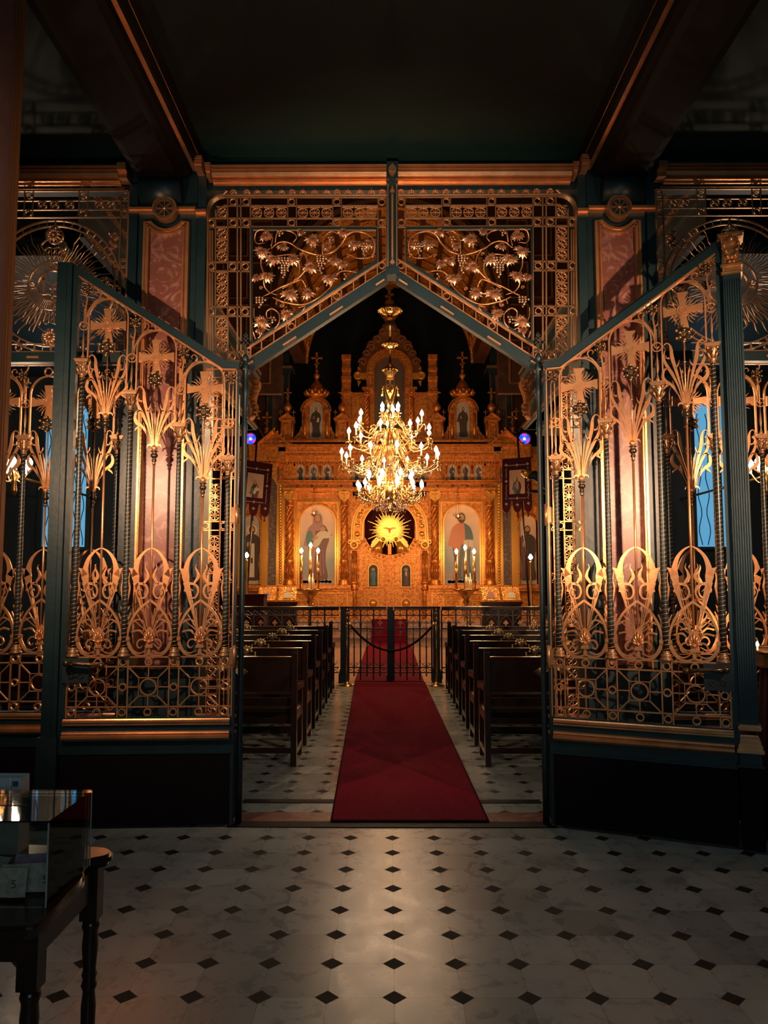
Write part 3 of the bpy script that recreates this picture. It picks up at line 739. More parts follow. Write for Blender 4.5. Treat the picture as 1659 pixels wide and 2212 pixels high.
def grid_panel(parent, us, s, z0=.675, z1=1.05, cols=None, u_lo=None, u_hi=None, skip_corner=False):
    k = MB(); zc = (z0+z1)/2-.002; t = .012
    ra, rb = z1-.062, z0+.062; lo, hi = u_lo, u_hi
    for z in (z1-.003, ra, rb): k.rib([(s*lo, z), (s*hi, z)], .008, 0, t)
    for c in cols:
        for d in (-.030, .030):
            if lo-.001 <= c+d <= hi+.001: k.rib([(s*(c+d), z0), (s*(c+d), z1)], .008, 0, t)
        for z in (z1-.033, zc, z0+.030): k.ring(s*c, z, .021, .0075, 0, .022, 18)
    for u in us:
        x = s*u; q = .060; e = .128; ez = (ra-rb)/2
        k.ring(x, zc, .050, .008, 0, .016, 26); k.rib([(x-q, zc-q*.95), (x+q, zc-q*.95), (x+q, zc+q*.95), (x-q, zc+q*.95)], .006, 0, t, True)
        for a in (-1, 1):
            for b in (-1, 1): k.rib([(x+a*q, zc+b*q*.95), (x+a*e, zc+b*ez)], .007, 0, t)
            k.rib([(x, zc+a*q*.95), (x, zc+a*ez)], .006, 0, t); k.rib([(x+a*q, zc), (x+a*e, zc)], .006, 0, t)
        for z in (z1-.033, z0+.030): k.ring(x, z, .021, .0075, 0, .022, 18)
    return k.build('grid_panel', GILT, parent)
def bay(parent, s, u, dz, lo_cap, hi_cap, pitch=.317, top=True):
    """one bay: u centre, dz rise of the cross, heights of the capitals on either side"""
    x = s*u; zc = 2.78+dz
    get('cross', mesh_cross, [GILT], parent, (x, 0, zc)); get('cross_rays', mesh_rays, [GILT], parent, (x, .002, zc))
    # arch with legs down to each capital
    k = MB(); r = .127; ca = zc+.052
    pts = [(s*(u-r), lo_cap)]+[(s*(u-r*cos(a)), ca+r*sin(a)) for a in [pi*i/18 for i in range(19)]]+[(s*(u+r), hi_cap)]
    k.rib(pts, .009, 0, .016); k.ring(x-s*.01, ca+r+.030, .026, .007, 0, .014, 18)
    # branching stem towards the flower above the inner column
    q = u+pitch/2-.012
    k.rib([(s*a, b) for a, b in cr([(u+.03, ca+.132), (u+.075, ca+.120), (u+.115, ca+.07), (q-.004, ca+.01), (q, ca-.06)], 5)], [.004, .010, .012, .008, .006], 0, .010)
    k.rib([(s*a, b) for a, b in cr([(q, ca-.05), (q+.004, ca+.05), (q-.004, ca+.13), (q+.020, ca+.185), (q+.008, ca+.205), (q-.006, ca+.195)], 5)], [.007, .012, .008, .006, .004, .003], 0, .010)
    k.rib([(s*a, b) for a, b in cr([(u+.07, ca+.122), (u+.055, ca+.155), (u+.075, ca+.175), (u+.092, ca+.160), (u+.082, ca+.148)], 5)], [.006, .007, .006, .004, .002], 0, .010)
    k.rib([(s*(q+.002), ca+.07), (s*(q+.022), ca+.085), (s*(q+.024), ca+.105)], [.010, .007, .001], 0, .010)
    k.build('arch', GILT, parent)
    get('small_flower', lambda: mesh_flower(.034), [BRONZE, GILTD], parent, (s*(q-.012), -.012, ca+.150+(.03 if top else -.02)), 'dark six-petalled flower')
    get('small_flower', lambda: mesh_flower(.034), [BRONZE, GILTD], parent, (s*(q-.012), .014, ca+.090)).rotation_euler = (0, .5, pi)
    get('flower', lambda: mesh_flower(.048), [BRONZE, GILTD], parent, (x+s*.012*0, -.014, zc-.158), 'dark six-petalled flower under the cross')
    get('plume', mesh_plume, [GILT], parent, (x, 0, zc-.595)); get('plume_cup', mesh_cup, [GILT], parent, (x, 0, zc-.615))
    get('stem_knob', mesh_knob, [BRONZE], parent, (x, 0, zc-.615))
    h = zc-.715-1.24
    get('stem|%.3f' % h, lambda: (lambda k: (k.tube([(0, 0, 0), (0, 0, h)], .0075, 8), k)[1])(MB()), [GILT], parent, (x, 0, 1.24))
    get('lower_ornament', mesh_lower, [GILT], parent, (x, 0, 1.055))
def column(parent, s, u, cap):
    x = s*u
    get('column_base', mesh_colbase, [GILTD], parent, (x, 0, 1.052))
    twisted(parent, x, 1.10, cap-.10)
    get('column_capital', mesh_capital, [GILTD], parent, (x, 0, cap-.100))
    get('small_ring', mesh_smallring, [GILT], parent, (x, 0, cap+.225))
    get('finial', lambda: mesh_baluster(.185), [GILTD], parent, (x, 0, cap+.005))
    k = MB(); k.rib([(x-.032, cap+.008), (x+.032, cap+.008)], .007, 0, .014); k.rib([(x, cap+.25), (x, cap+.34)], .004, 0, .006); k.build('capital_rail', GILT, parent)
def steps_moulding(k, x0, x1, z, hs, ys, yb, yb2=None):
    for (za, zb, y) in zip(hs[:-1], hs[1:], ys):
        k.box((x0, y, z+za), (x1, yb if yb2 is None else -y, z+zb))

def gate_leaf(s, rz, label):
    t = thing('gate_leaf', label, 'gate', (s*1.02, 4.95, 0), rz, 'open iron gate leaves')
    W = 1.035; SL = .645
    us = (.204, .521, .838); cs = (.045, .362, .680, .997)
    caps = (2.33, 2.545, 2.755, 2.965)
    X = lambda u: s*u
    def bx(k, a, b, y0, y1, z0, z1): x0, x1 = sorted((X(a), X(b))); k.box((x0, y0, z0), (x1, y1, z1))
    k = MB(); bx(k, 0.0, W+.01, -.028, .028, .02, .452); k.build('kick_panel', PURPLE, t, label='plain plum-black panel at the foot of the leaf')
    k = MB(); bx(k, -.005, W+.01, -.034, .034, .452, .464); bx(k, 0, W+.01, -.024, .024, .464, .675)
    bx(k, -.022, .002, -.022, .022, .02, 2.90)                      # hinge stile
    bx(k, W-.002, W+.032, -.022, .022, .45, 2.93+SL*(W-.07)+.03)     # meeting stile
    rl = [(X(-.02), 2.915), (X(.085), 2.915), (X(W+.03), 2.915+SL*(W-.055)), (X(W+.03), 2.965+SL*(W-.055)), (X(.07), 2.965), (X(-.02), 2.955)]
    k.prism(rl if s > 0 else rl[::-1], -.024, .024)
    k.build('frame', TEAL, t)
    k = MB()
    x0, x1 = sorted((X(.004), X(W)))
    k.xmould(x0, x1, [(.532, .030), (.534, .040), (.546, .058), (.550, .050), (.553, .062), (.568, .062), (.572, .046), (.576, .040), (.580, .050), (.590, .046), (.593, .030)], .03); k.build('gilt_moulding', GILT, t); k = MB()
    k.xmould(x0, x1, [(.628, .028), (.631, .040), (.639, .040), (.641, .030), (.646, .030), (.648, .046), (.658, .046), (.661, .032), (.668, .028)], .03)
    k.build('gilt_moulding', GILT, t)
    k = MB(); k.rib([(X(0), 2.908), (X(.088), 2.908), (X(W), 2.908+SL*(W-.088))], .010, 0, .040); k.rib([(X(-.004), .68), (X(-.004), 2.9)], .007, 0, .046); k.build('gilt_edge', GILT, t)
    if s > 0: k = MB(); k.rib([(X(.075), 2.972), (X(W), 2.972+SL*(W-.07))], .005, 0, .03); k.build('rail_groove', TEALD, t)
    grid_panel(t, us, s, cols=cs, u_lo=.0, u_hi=W)
    for u, c in zip(cs, caps): column(t, s, u, c)
    for i, u in enumerate(us): bay(t, s, u, .207*i, caps[i], caps[i+1])
    get('small_flower', lambda: mesh_flower(.034), [BRONZE, GILTD], t, (s*.03, -.016, 2.845), 'dark six-petalled flower')
    # lock
    k = MB(); bx(k, W-.150, W+.012, -.036, .036, .892, 1.045)
    lk = k.build('lock_case', TEALD, t)
    k = MB(); y = -.036
    k.m = 0; k.disc(X(W-.05), .965, .012, y-.012, y, 12)
    for i in range(3): k.ring(X(W-.105+.03*i), .935+.012*(i % 2), .014, .004, y-.003, .006, 12)
    k.rib([(X(W-.12), .93), (X(W-.10), .915), (X(W-.08), .93), (X(W-.03), .92)], .004, y-.003, .006)
    k.build('escutcheon', BRONZE, lk)
    k = MB(); hz = 1.015
    k.tube([(X(W-.035), -.036, hz), (X(W-.035), -.085, hz)], [.016, .013], 10); k.tube([(X(W-.02), -.085, hz+.004), (X(W-.10), -.088, hz), (X(W-.16), -.088, hz-.004), (X(W-.235), -.088, hz-.012)], [.018, .012, .013, .011], 10)
    k.sph((X(W-.245), -.088, hz-.013), .021, 10, 7); k.sph((X(W-.03), -.088, hz+.004), .022, 10, 7)
    for u in (.06, .13, .20): k.lathe([(.012, -.003), (.017, 0), (.012, .003)], (X(W-u), -.088, hz-.004), 8)
    k.build('lever_handle', BRONZE, lk)
    for z in (1.05, 1.95):
        k = MB(); bx(k, -.03, .012, -.034, .034, z-.05, z+.05); k.tube([(X(-.02), -.03, z-.07), (X(-.02), -.03, z+.07)], .012, 8); k.build('hinge', GILTD, t)
    if s > 0:   # fluted pilaster on the meeting stile
        a, b = W+.034, W+.132
        p = MB(); bx(p, a, b, -.05, .05, .70, 3.365)
        for i in range(7):
            u = a+.010+i*.013; bx(p, u, u+.006, -.056, -.05, .75, 3.33)
        pi_ = p.build('fluted_post', TEAL, t)
        p = MB(); bx(p, a-.012, b+.012, -.062, .062, .02, .475); p.build('post_plinth', PURPLE, t)
        p = MB(); bx(p, a-.022, b+.020, -.072, .072, .475, .488); bx(p, a-.008, b+.008, -.06, .06, .488, .555); p.build('post_foot', TEAL, t)
        p = MB()
        for (g, z0, z1) in ((.022, .555, .575), (.014, .575, .60), (.006, .60, .625), (-.002, .625, .635), (.010, .680, .692), (.014, .692, .70), (.006, .70, .712)):
            bx(p, a-g, b+g, -.055-g, .055+g, z0, z1)
        p.build('gilt_base', GILT, t)
        p = MB()
        for (g, z0, z1) in ((.010, 3.365, 3.378), (.002, 3.378, 3.41), (.012, 3.41, 3.424), (.016, 3.585, 3.598), (.024, 3.598, 3.612)): bx(p, a-g, b+g, -.055-g, .055+g, z0, z1)
        bx(p, a+.006, b-.006, -.05, .05, 3.424, 3.585)
        cx = X((a+b)/2)
        for q in (-1, 1):
            for i in range(4): p.dome(cx+q*.012*(1+i*.75), 3.44+i*.035, .014, -.05, .018, 8, 3)
            p.rib([(cx+q*x_, z_) for x_, z_ in cr([(.0, 3.47), (.03, 3.49), (.045, 3.54), (.03, 3.57), (.016, 3.555)], 4)], [.008, .012, .010, .005], -.056, .014)
        p.dome(cx, 3.58, .024, -.052, .03, 10, 4, .028); p.ring(cx, 3.585, .034, .007, -.058, .012, 16)
        p.build('capital', mat('bright_capital_gilt', (.80, .42, .16), .3, .75, (.55, .26, .09), 30), t)
    else:
        a, b = W+.034, W+.128
        p = MB(); bx(p, a, b, -.045, .045, .56, 3.60); bx(p, a+.03, a+.04, -.052, -.045, .56, 3.58); p.build('meeting_post', TEAL, t)
        p = MB(); bx(p, a-.01, b+.02, -.055, .055, .02, .56); p.build('post_plinth', TEALD, t)
    return t
gate_leaf(-1, radians(3.0), 'left open gate leaf of gilded iron with three sunburst crosses')
gate_leaf(1, radians(-21.9), 'right open gate leaf, swung nearer, with fluted post and gold capital')

# slender hinge posts with small crosses
for s in (-1, 1):
    t = thing('hinge_post', 'slim dark green hinge post topped by a trefoil cross, %s of the doorway' % ('left' if s < 0 else 'right'), 'post', (s*0.972, 5.0, 0), group='hinge posts of the doorway')
    k = MB(); k.lathe([(.022, 0), (.022, .5), (.018, .52), (.018, 2.5), (.021, 2.52), (.021, 2.56), (.017, 2.58), (.017, 2.74), (.024, 2.76), (.024, 2.80), (.019, 2.82), (.019, 2.9), (.027, 2.92), (.027, 2.95), (.012, 2.97), (.020, 2.99), (.022, 3.005), (.010, 3.03)], (0, 0, 0), 14)
    k.build('shaft', TEAL, t)
    k = MB()
    k.rib([(0, 3.02), (0, 3.15)], .012, 0, .012); k.rib([(-.03, 3.105), (.03, 3.105)], .012, 0, .012); k.rib([(-.018, 3.135), (.018, 3.135)], .008, 0, .012)
    for (x, z) in ((-.034, 3.105), (.034, 3.105), (0, 3.155)):
        for (a, b) in ((-.007, 0), (.007, 0), (0, .008)): k.disc(x+a, z+b, .008, -.006, .006, 10)
    k.rib([(0, 3.045), (.018, 3.06), (-.018, 3.06)], .006, 0, .010, True)
    k.build('cross_finial', TEALD, t)

# ------------------------------------------------------------ fixed side screens
def side_screen(s, label):
    xc = 2.325; t = thing('side_screen', label, 'screen', (s*xc, 5.12, 0), group='fixed iron side screens')
    us = (-.317, 0, .317); cs = (-.476, -.159, .159, .476)
    def bx(k, a, b, y0, y1, z0, z1): k.box((a, y0, z0), (b, y1, z1))
    k = MB(); bx(k, -.525, .525, -.03, .03, 0, .452); k.build('kick_panel', PURPLE, t)
    k = MB(); bx(k, -.525, .525, -.036, .036, .452, .464); bx(k, -.525, .525, -.026, .026, .464, .675); bx(k, -.523, .523, -.03, .03, 3.005, 3.072)
    for q in (-1, 1): bx(k, q*.513-.010, q*.513+.010, -.024, .024, .45, 3.0)
    k.build('frame', TEAL, t)
    k = MB()
    k.xmould(-.523, .523, [(.532, .030), (.534, .040), (.546, .058), (.550, .050), (.553, .062), (.568, .062), (.572, .046), (.580, .040), (.590, .046), (.593, .030)], .03); k.build('gilt_moulding', GILT, t); k = MB()
    k.xmould(-.523, .523, [(.628, .028), (.631, .040), (.639, .040), (.641, .030), (.646, .030), (.648, .046), (.658, .046), (.661, .032), (.668, .028)], .03)
    k.build('gilt_moulding', GILT, t); k = MB(); bx(k, -.15, -.07, -.036, -.03, 3.03, 3.045); bx(k, .2, .28, -.036, -.03, 3.03, 3.045)
    k.build('gilt_slots', GILT, t)
    k = MB(); k.rib([(-.5, 2.99), (.5, 2.99)], .006, 0, .014); k.build('top_rail', GILT, t)
    grid_panel(t, us, 1, cols=cs, u_lo=-.52, u_hi=.52)
    for c in cs: column(t, 1, c, 2.50)
    for u in us: bay(t, 1, u, -.045, 2.50, 2.50, top=False)
    return t
side_screen(-1, 'fixed iron screen of crosses and plumes left of the left pilaster')
side_screen(1, 'fixed iron screen of crosses and plumes right of the right pilaster')

def sun_grille(s, label):
    xc, zc = 2.325, 3.545
    t = thing('sunburst_grille', label, 'grille', (s*xc, 5.11, 3.10), group='sunburst grilles above the side screens')
    Z = zc-3.10
    k = MB()
    k.ring(0, Z, .107, .010, 0, .02, 32); k.ring(0, Z, .170, .008, 0, .018, 40)
    for i in range(72):
        a = 2*pi*i/72; k.rib([(.112*cos(a), Z+.112*sin(a)), (.166*cos(a), Z+.166*sin(a))], .0025, 0, .006)
    for i in range(4): a = i*pi/2; k.ring(.138*cos(a), Z+.138*sin(a), .022, .005, -.004, .018, 14)
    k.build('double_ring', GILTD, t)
    k = MB(); rr = random.Random(5)
    for i in range(84):
        a = 2*pi*i/84; L = (.30, .37, .33, .41)[i % 4]+rr.uniform(-.02, .02)
        if abs(abs(sin(a))-1) < .05: L = .26
        L = min(L, .44/max(abs(cos(a)), abs(sin(a))*1.05)*.98)
        pts = []
        for j in range(9):
            q = j/8; r = .178+(L-.178)*q; wv = .006*sin(q*2*pi*2) if i % 2 else 0
            pts.append((r*cos(a)-wv*sin(a), Z+r*sin(a)+wv*cos(a)))
        k.rib(pts, [.003, .006, .006, .001] if i % 2 else [.003, .007, .004], -.002*(i % 3), .008)
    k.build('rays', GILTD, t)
    k = MB()
    for r in (.425, .465): k.ring(0, Z, r, .009, .004, .018, 64)
    for i in range(48): a = 2*pi*i/48; k.rib([(.43*cos(a), Z+.43*sin(a)), (.46*cos(a), Z+.46*sin(a))], .010 if i % 4 == 0 else .004, .004, .008)
    # border lattice
    for x in (-.508, -.455, .455, .508): k.rib([(x, .0), (x, 1.06 if abs(x) < .5 else 1.0)], .007, 0, .014)
    for z in (.93, .985, 1.05, 1.12): k.rib([(-.50, z), (.50, z)], .007, 0, .014)
    for x in (-.22, .22, -.16, .16): k.rib([(x, .93), (x, 1.12)], .006, 0, .012)
    for x in (-.48, -.19, .19, .48): ring_fit(k, x, .957, .021, 0); ring_fit(k, x, 1.087, .021, 0)
    for z in (.08, .60): 
        for x in (-.482, .482): ring_fit(k, x, z, .021, 0)
        for x0 in (-.508, .455): k.rib([(x0, z-.03), (x0+.053, z-.03)], .006, 0, .012); k.rib([(x0, z+.03), (x0+.053, z+.03)], .006, 0, .012)
    for x0 in (-.45, .17):
        for i in range(2):
            pass
    for q in (-1, 1): k.box((q*.513-.006, -.024, -.02), (q*.513+.006, .024, 1.10))
    k.rib([(-.50, .035), (.50, .035)], .007, 0, .014); k.rib([(-.50, -.02), (.50, -.02)], .007, 0, .014)
    for i in range(9):
        x = -.44+i*.11
        if i % 4 == 2: ring_fit(k, x, .008, .02, 0)
        else: k.rib([(x, -.02), (x, .035)], .006, 0, .012)
    k.build('lattice', GILTD, t)
    f = None
    for x in (-.385, -.30, -.215+.12, -.01, .075+.02, .30, .385):
        if f is None:
            q = MB(); wheel(q, 0, 0, .030, 0); f = q.build('wheel_rosette', GILTD, t, loc=(x, 0, 1.018))
        else: again(f, t, (x, 0, 1.018))
    ro = None
    for (x, z) in ((0, .355), (0, -.365), (-.36, .0), (.36, 0)):
        if ro is None:
            q = MB(); q.ring(0, 0, .058, .008, 0, .02, 24)
            for i in range(12):
                a = 2*pi*i/12; q.tube([(.012*cos(a), -.012, .012*sin(a)), (.034*cos(a), -.030, .034*sin(a)), (.053*cos(a), -.012, .053*sin(a))], [.006, .010, .006], 6)
            q.dome(0, 0, .014, -.02, .018, 10, 4)
            ro = q.build('rosette', LEAFM, t, loc=(x, 0, Z+z))
        else: again(ro, t, (x, 0, Z+z))
    lsp = LEAFM   # sprays beside rosettes and in the corners
    for sx in (-1, 1):
        for sz in (-1, 1):
            q = MB(); q.rib([(sx*a, Z+sz*b) for a, b in cr([(.0, .26), (.035, .27), (.07, .25), (.085, .285), (.065, .31), (.035, .33)], 5)], [.006, .012, .006], -.006, .01); q.build('leaf_spray', LEAFM, t)
    for sx in (-1, 1):
        q = MB()
        for i in range(5): leaf_shape(q, sx*(.40+.02*(i % 2)), Z+.36-.035*i*.7, .030, i, -.004, i+40)
        q.build('corner_leaves', LEAFM, t)
    q = MB()
    if s < 0: strokes = [[(-.075, .055), (0, -.002), (.075, .055)], [(-.062, .06), (-.062, -.06)], [(.062, .06), (.062, -.06)], [(0, -.02), (0, -.092)], [(-.085, -.06), (-.04, -.06)], [(.04, -.06), (.085, -.06)], [(-.02, -.02), (.02, -.02)], [(-.06, -.05), (.05, -.08)]]
    else: strokes = [arc(.0, .0, .062, .9, 5.2, 14), [(-.06, -.07), (.06, .02)], [(-.06, -.09), (.07, .0)], [(-.062, .075), (-.062, -.075)], arc(.0, .035, .02, 0, 6, 10)]
    for st in strokes: q.rib([(a, Z+b) for a, b in st], .010, -.002, .012)
    q.build('monogram', GILT, t)
    q = MB(); q.rib([(-.47, 1.135), (.47, 1.135)], .006, 0, .014)
    for i in range(11):
        x = -.45+i*.09
        if i in (1, 5, 9):
            for j in range(5): a = pi*(.05+.9*j/4); q.ring(x+.011*cos(a), 1.152+.011*sin(a), .0055, .0028, 0, .010, 9)
        else:
            q.rib([(x, 1.14), (x, 1.175)], .006, 0, .01)
            for g in (-1, 1): q.rib([(x+g*a, 1.15+b) for a, b in ((.03, -.008), (.014, -.006), (.008, 0), (.012, .008), (.016, .004))], [.003, .004], 0, .01)
    q.build('cresting', GILTD, t)
    return t
sun_grille(-1, 'sunburst grille with an M-shaped monogram, upper left of the screen')
sun_grille(1, 'sunburst grille with a rounded monogram, upper right of the screen')
# ============================================================ NAVE
CARP = (0.44, .27, .19)
k = MB(); k.zprism([(-4.8, 11.72), (4.8, 11.72), (4.8, 22.5), (-4.8, 22.5)], -0.1, 0.0); struct('floor_sanctuary', k, mat('sanctuary_marble', (.42, .27, .20), .3, 0, (.30, .18, .13), 3, 7, distort=1))
k = MB()
for i, y in enumerate((18.2, 18.62, 19.04)): k.box((-4.8, y, .165*i), (4.8, 22.4, .165*(i+1)-.002)); k.box((-4.8, y-.03, .165*(i+1)-.035), (4.8, y+.01, .165*(i+1)))
struct('trim_sanctuary_steps', k, mat('step_marble', (.40, .25, .19), .3, 0, (.30, .17, .13), 3, 7, distort=1))
t = thing('red_carpet_runner', 'long red carpet runner down the middle aisle through the doorway', 'carpet', (0.1, 5.0, 0))
k = MB(); k.zprism([(-.385, 5.02), (.608, 5.02), (.503, 11.5), (-.517, 11.5)], .006, .016)
k.build('runner', RED, t, world=True)
k = MB()
for a, b in (((-.385, 5.02), (-.517, 11.5)), ((.608, 5.02), (.503, 11.5))): k.tube([(a[0], a[1], .013), (b[0], b[1], .013)], .008, 5)
k.tube([(-.385, 5.02, .013), (.608, 5.02, .013)], .007, 5); k.build('binding', DRED, t, world=True)
t = thing('red_step_carpet', 'second red carpet beyond the iron railing climbing the sanctuary steps', 'carpet', (0, 11.8, 0))
k = MB(); k.zprism([(-.53, 11.6), (.50, 11.6), (.49, 17.3), (.44, 18.16), (-.46, 18.16), (-.52, 17.3)], .002, .014)
for i, y in enumerate((18.2, 18.62, 19.04)):
    k.box((-.44, y-.045, .165*i), (.42, y-.032, .165*(i+1)+.012)); k.box((-.44, y-.045, .165*(i+1)), (.42, y+.40, .165*(i+1)+.012))
k.build('step_runner', RED, t, world=True)

# nave vault with gilded coffers, flank walls, galleries, columns
YV0, YV1, RV, ZV = 15.4, 19.6, 2.17, 7.10
k = MB(); n = 28
for j in range(n):
    a0, a1 = pi*j/n, pi*(j+1)/n
    p = [(RV*cos(a0), ZV+RV*sin(a0)), (RV*cos(a1), ZV+RV*sin(a1)), ((RV+.3)*cos(a1), ZV+(RV+.3)*sin(a1)), ((RV+.3)*cos(a0), ZV+(RV+.3)*sin(a0))]
    k.prism(p, YV0, YV1)
struct('trim_vault', k, BROWN)
k = MB()
for j in range(1, 14):
    for i in range(9):
        a = pi*(j+.0)/14; da = pi/14*.36; y0 = YV0+.12+i*.46; y1 = y0+.34
        for rr_, q in ((RV-.015, 1.0), (RV-.05, .62)):
            c = [(rr_*cos(a-da*q), y0+.17*(1-q), ZV+rr_*sin(a-da*q)), (rr_*cos(a+da*q), y0+.17*(1-q), ZV+rr_*sin(a+da*q)), (rr_*cos(a+da*q), y1-.17*(1-q), ZV+rr_*sin(a+da*q)), (rr_*cos(a-da*q), y1-.17*(1-q), ZV+rr_*sin(a-da*q))]
            R2 = RV+.01; d = [(R2*cos(atan2(p_[2]-ZV, p_[0])), p_[1], ZV+R2*sin(atan2(p_[2]-ZV, p_[0]))) for p_ in c]
            k.add(c+d, [(0, 1, 2, 3), (0, 4, 5, 1), (1, 5, 6, 2), (2, 6, 7, 3), (3, 7, 4, 0)])
for y in (YV0+.03, YV1-.03): k.prism([((RV-.05)*cos(pi*j/28), ZV+(RV-.05)*sin(pi*j/28)) for j in range(29)]+[((RV+.01)*cos(pi*j/28), ZV+(RV+.01)*sin(pi*j/28)) for j in range(28, -1, -1)], y-.05, y+.05)
struct('trim_vault_coffers', k, GOLDB)
k = MB()
for s in (-1, 1):   # wall in front of the vault flanks
    pts = [(s*4.8, 5.3), (s*4.8, 10.4), (0, 10.4)]+[(s*(RV+.05)*cos(pi/2-pi/2*j/12), ZV+(RV+.05)*sin(pi/2-pi/2*j/12)) for j in range(13)]+[(s*(RV+.05), 5.3)]
    k.prism(pts if s < 0 else pts[::-1], YV0+.05, YV0+.2)
struct('wall_vault_front', k, BROWN)
k = MB()
for s in (-1, 1):
    for i in range(5):
        x0, x1 = sorted((s*(RV+.28+i*.5), s*(RV+.68+i*.5)))
        for z0 in (5.5, 6.4, 7.3, 8.2):
            k.rib([(x0, z0), (x1, z0), (x1, z0+.75), (x0, z0+.75)], .04, YV0+.03, .05, True)
    k.rib([(s*(RV+.14)*cos(a), ZV+(RV+.14)*sin(a)) for a in [pi/2*j/16 for j in range(17)]], .10, YV0+.02, .08)
struct('trim_wall_panels', k, GOLDK)
for s in (-1, 1):
    k = MB()   # gallery front with stepped mouldings
    x0, x1 = sorted((s*2.5, s*4.8)); k.box((x0, 5.9, 4.25), (x1, 13.9, 5.3))
    for (g, z0, z1) in ((.10, 5.22, 5.34), (.06, 4.62, 4.70), (.05, 4.25, 4.33), (-.15, 4.10, 4.25)):
        x0, x1 = sorted((s*(2.5-g), s*4.8)); k.box((x0, 5.9, z0), (x1, 13.9+g, z1))
    struct('wall_gallery_%s' % ('left' if s < 0 else 'right'), k, TEALD)
    k = MB()
    for (g, z) in ((.105, 5.30), (.065, 4.66), (.055, 4.28), (.012, 4.95), (-.145, 4.13)):
        x0, x1 = sorted((s*(2.5-g-.01), s*(2.5-g+.02))); k.box((x0, 5.9, z), (x1, 13.9+g+.01, z+.035))
        x0, x1 = sorted((s*(2.5-g), s*4.8)); k.box((x0, 13.9+g-.01, z), (x1, 13.9+g+.012, z+.035))
    for y in [6.3+i*.95 for i in range(9)]:
        x0, x1 = sorted((s*2.49, s*2.47)); k.box((x0, y-.35, 4.74), (x1, y+.35, 4.77)); k.box((x0, y-.35, 5.12), (x1, y+.35, 5.15))
    trim(k, GOLDK)
    co = thing('gallery_console', 'carved gilt bracket under the %s gallery corner' % ('left' if s < 0 else 'right'), 'bracket', (s*2.39, 13.0, 4.3), group='gilt brackets under the galleries')
    k = MB()
    pr = cr([(0, 4.98), (-.34, 4.94), (-.40, 4.85), (-.28, 4.72), (-.20, 4.55), (-.24, 4.4), (-.12, 4.28), (0, 4.25)], 4)
    m = len(pr); v = [(s*(2.55+q*.0)+s*(-.0)-s*p[0]*-.6, 13.72+0*q, p[1]) for p in pr for q in (0,)]
    v = [(s*(2.39)+s*p[0]*.40, 12.9, p[1]) for p in pr]+[(s*(2.39)+s*p[0]*.40, 13.1, p[1]) for p in pr]
    k.add(v, [tuple(range(m)), tuple(range(2*m-1, m-1, -1))]+[(i, i+m, (i+1) % m+m, (i+1) % m) for i in range(m)], False)
    k.build('scroll', GOLDK, co, world=True)
    k = MB()
    for i in range(9): leaf_shape(k, s*(2.30-.03*sin(i*1.1)), 4.90-.075*i, .078-.004*i, i*2.0, 12.87, i+90)
    k.build('acanthus', GOLDK, co, world=True)
    # tall pillar with veined marble strip beside the icon screen
    xp = 2.99
    pl = thing('nave_pillar', 'dark green pillar with veined marble strip rising %s of the golden icon screen' % ('left' if s < 0 else 'right'), 'pillar', (s*xp, 20.5, 0), group='pillars flanking the icon screen')
    k = MB(); k.box((s*xp-.30, 20.3, .5), (s*xp+.30, 20.9, 8.2)); k.box((s*xp-.36, 20.24, 7.0), (s*xp+.36, 20.9, 7.15)); k.build('shaft', TEALD, pl, world=True)
    k = MB(); k.box((s*xp-.11, 20.28, 3.0), (s*xp+.11, 20.305, 6.9)); k.build('marble_strip', GREYM, pl, world=True)
    k = MB()
    for q in (-1, 1): k.box((s*xp+q*.13-.012, 20.27, 3.0), (s*xp+q*.13+.012, 20.305, 6.95)); k.box((s*xp+q*.29-.01, 20.285, 3.0), (s*xp+q*.29+.01, 20.305, 7.0))
    k.box((s*xp-.38, 20.22, 7.15), (s*xp+.38, 20.9, 7.22)); k.box((s*xp-.15, 20.26, 6.9), (s*xp+.15, 20.3, 6.96))
    k.build('gilt_line', GILTD, pl, world=True)
    k = MB(); xa = s*4.55; ar = arc(xa, 4.9, 1.25, 0, pi, 20); x_in = s*3.29
    sp = [(s*3.3, 6.9), (s*4.8, 6.9)]+[(xa+1.22*cos(a)*(1), 4.9+1.22*sin(a)) for a in ([pi*(.5+.5*j/10) for j in range(11)] if s > 0 else [pi*(.5-.5*j/10) for j in range(11)])]
    k.prism(sp, 20.5, 20.6); struct('wall_arch_'+('left' if s < 0 else 'right'), k, BROWN)
    k = MB(); k.rib([(xa-s*1.22*cos(a), 4.9+1.22*sin(a)) for a in [pi/2*j/12 for j in range(13)]], .05, 20.48, .06); trim(k, GILTD)
    # little round stained window
    c = P(541 if s < 0 else 1133, 948, 20.4); k = MB(); ra = .165
    k.m = 0; k.disc(c[0], c[2], ra, 20.42, 20.44, 24)
    for i in range(6):
        a = pi/6+i*pi/3; k.m = 1+(i % 2); k.prism([(c[0]+.05*cos(a), c[2]+.05*sin(a)), (c[0]+.14*cos(a-.35), c[2]+.14*sin(a-.35)), (c[0]+.155*cos(a), c[2]+.155*sin(a)), (c[0]+.14*cos(a+.35), c[2]+.14*sin(a+.35))], 20.41, 20.42)
    k.m = 3; k.disc(c[0], c[2]-.0, .042, 20.405, 20.42, 12); k.m = 4; k.ring(c[0], c[2], ra, .03, 20.41, .04, 24)
    o = k.build('window_%d' % (1 if s < 0 else 2), [emit('stained_blue', (.03, .10, .9), 1.6), emit('stained_deep_blue', (.02, .05, .7), 1.6), emit('stained_magenta', (.85, .02, .35), 1.4), emit('stained_white', (.75, .75, .9), 1.2), GILTD]); o['kind'] = 'structure'
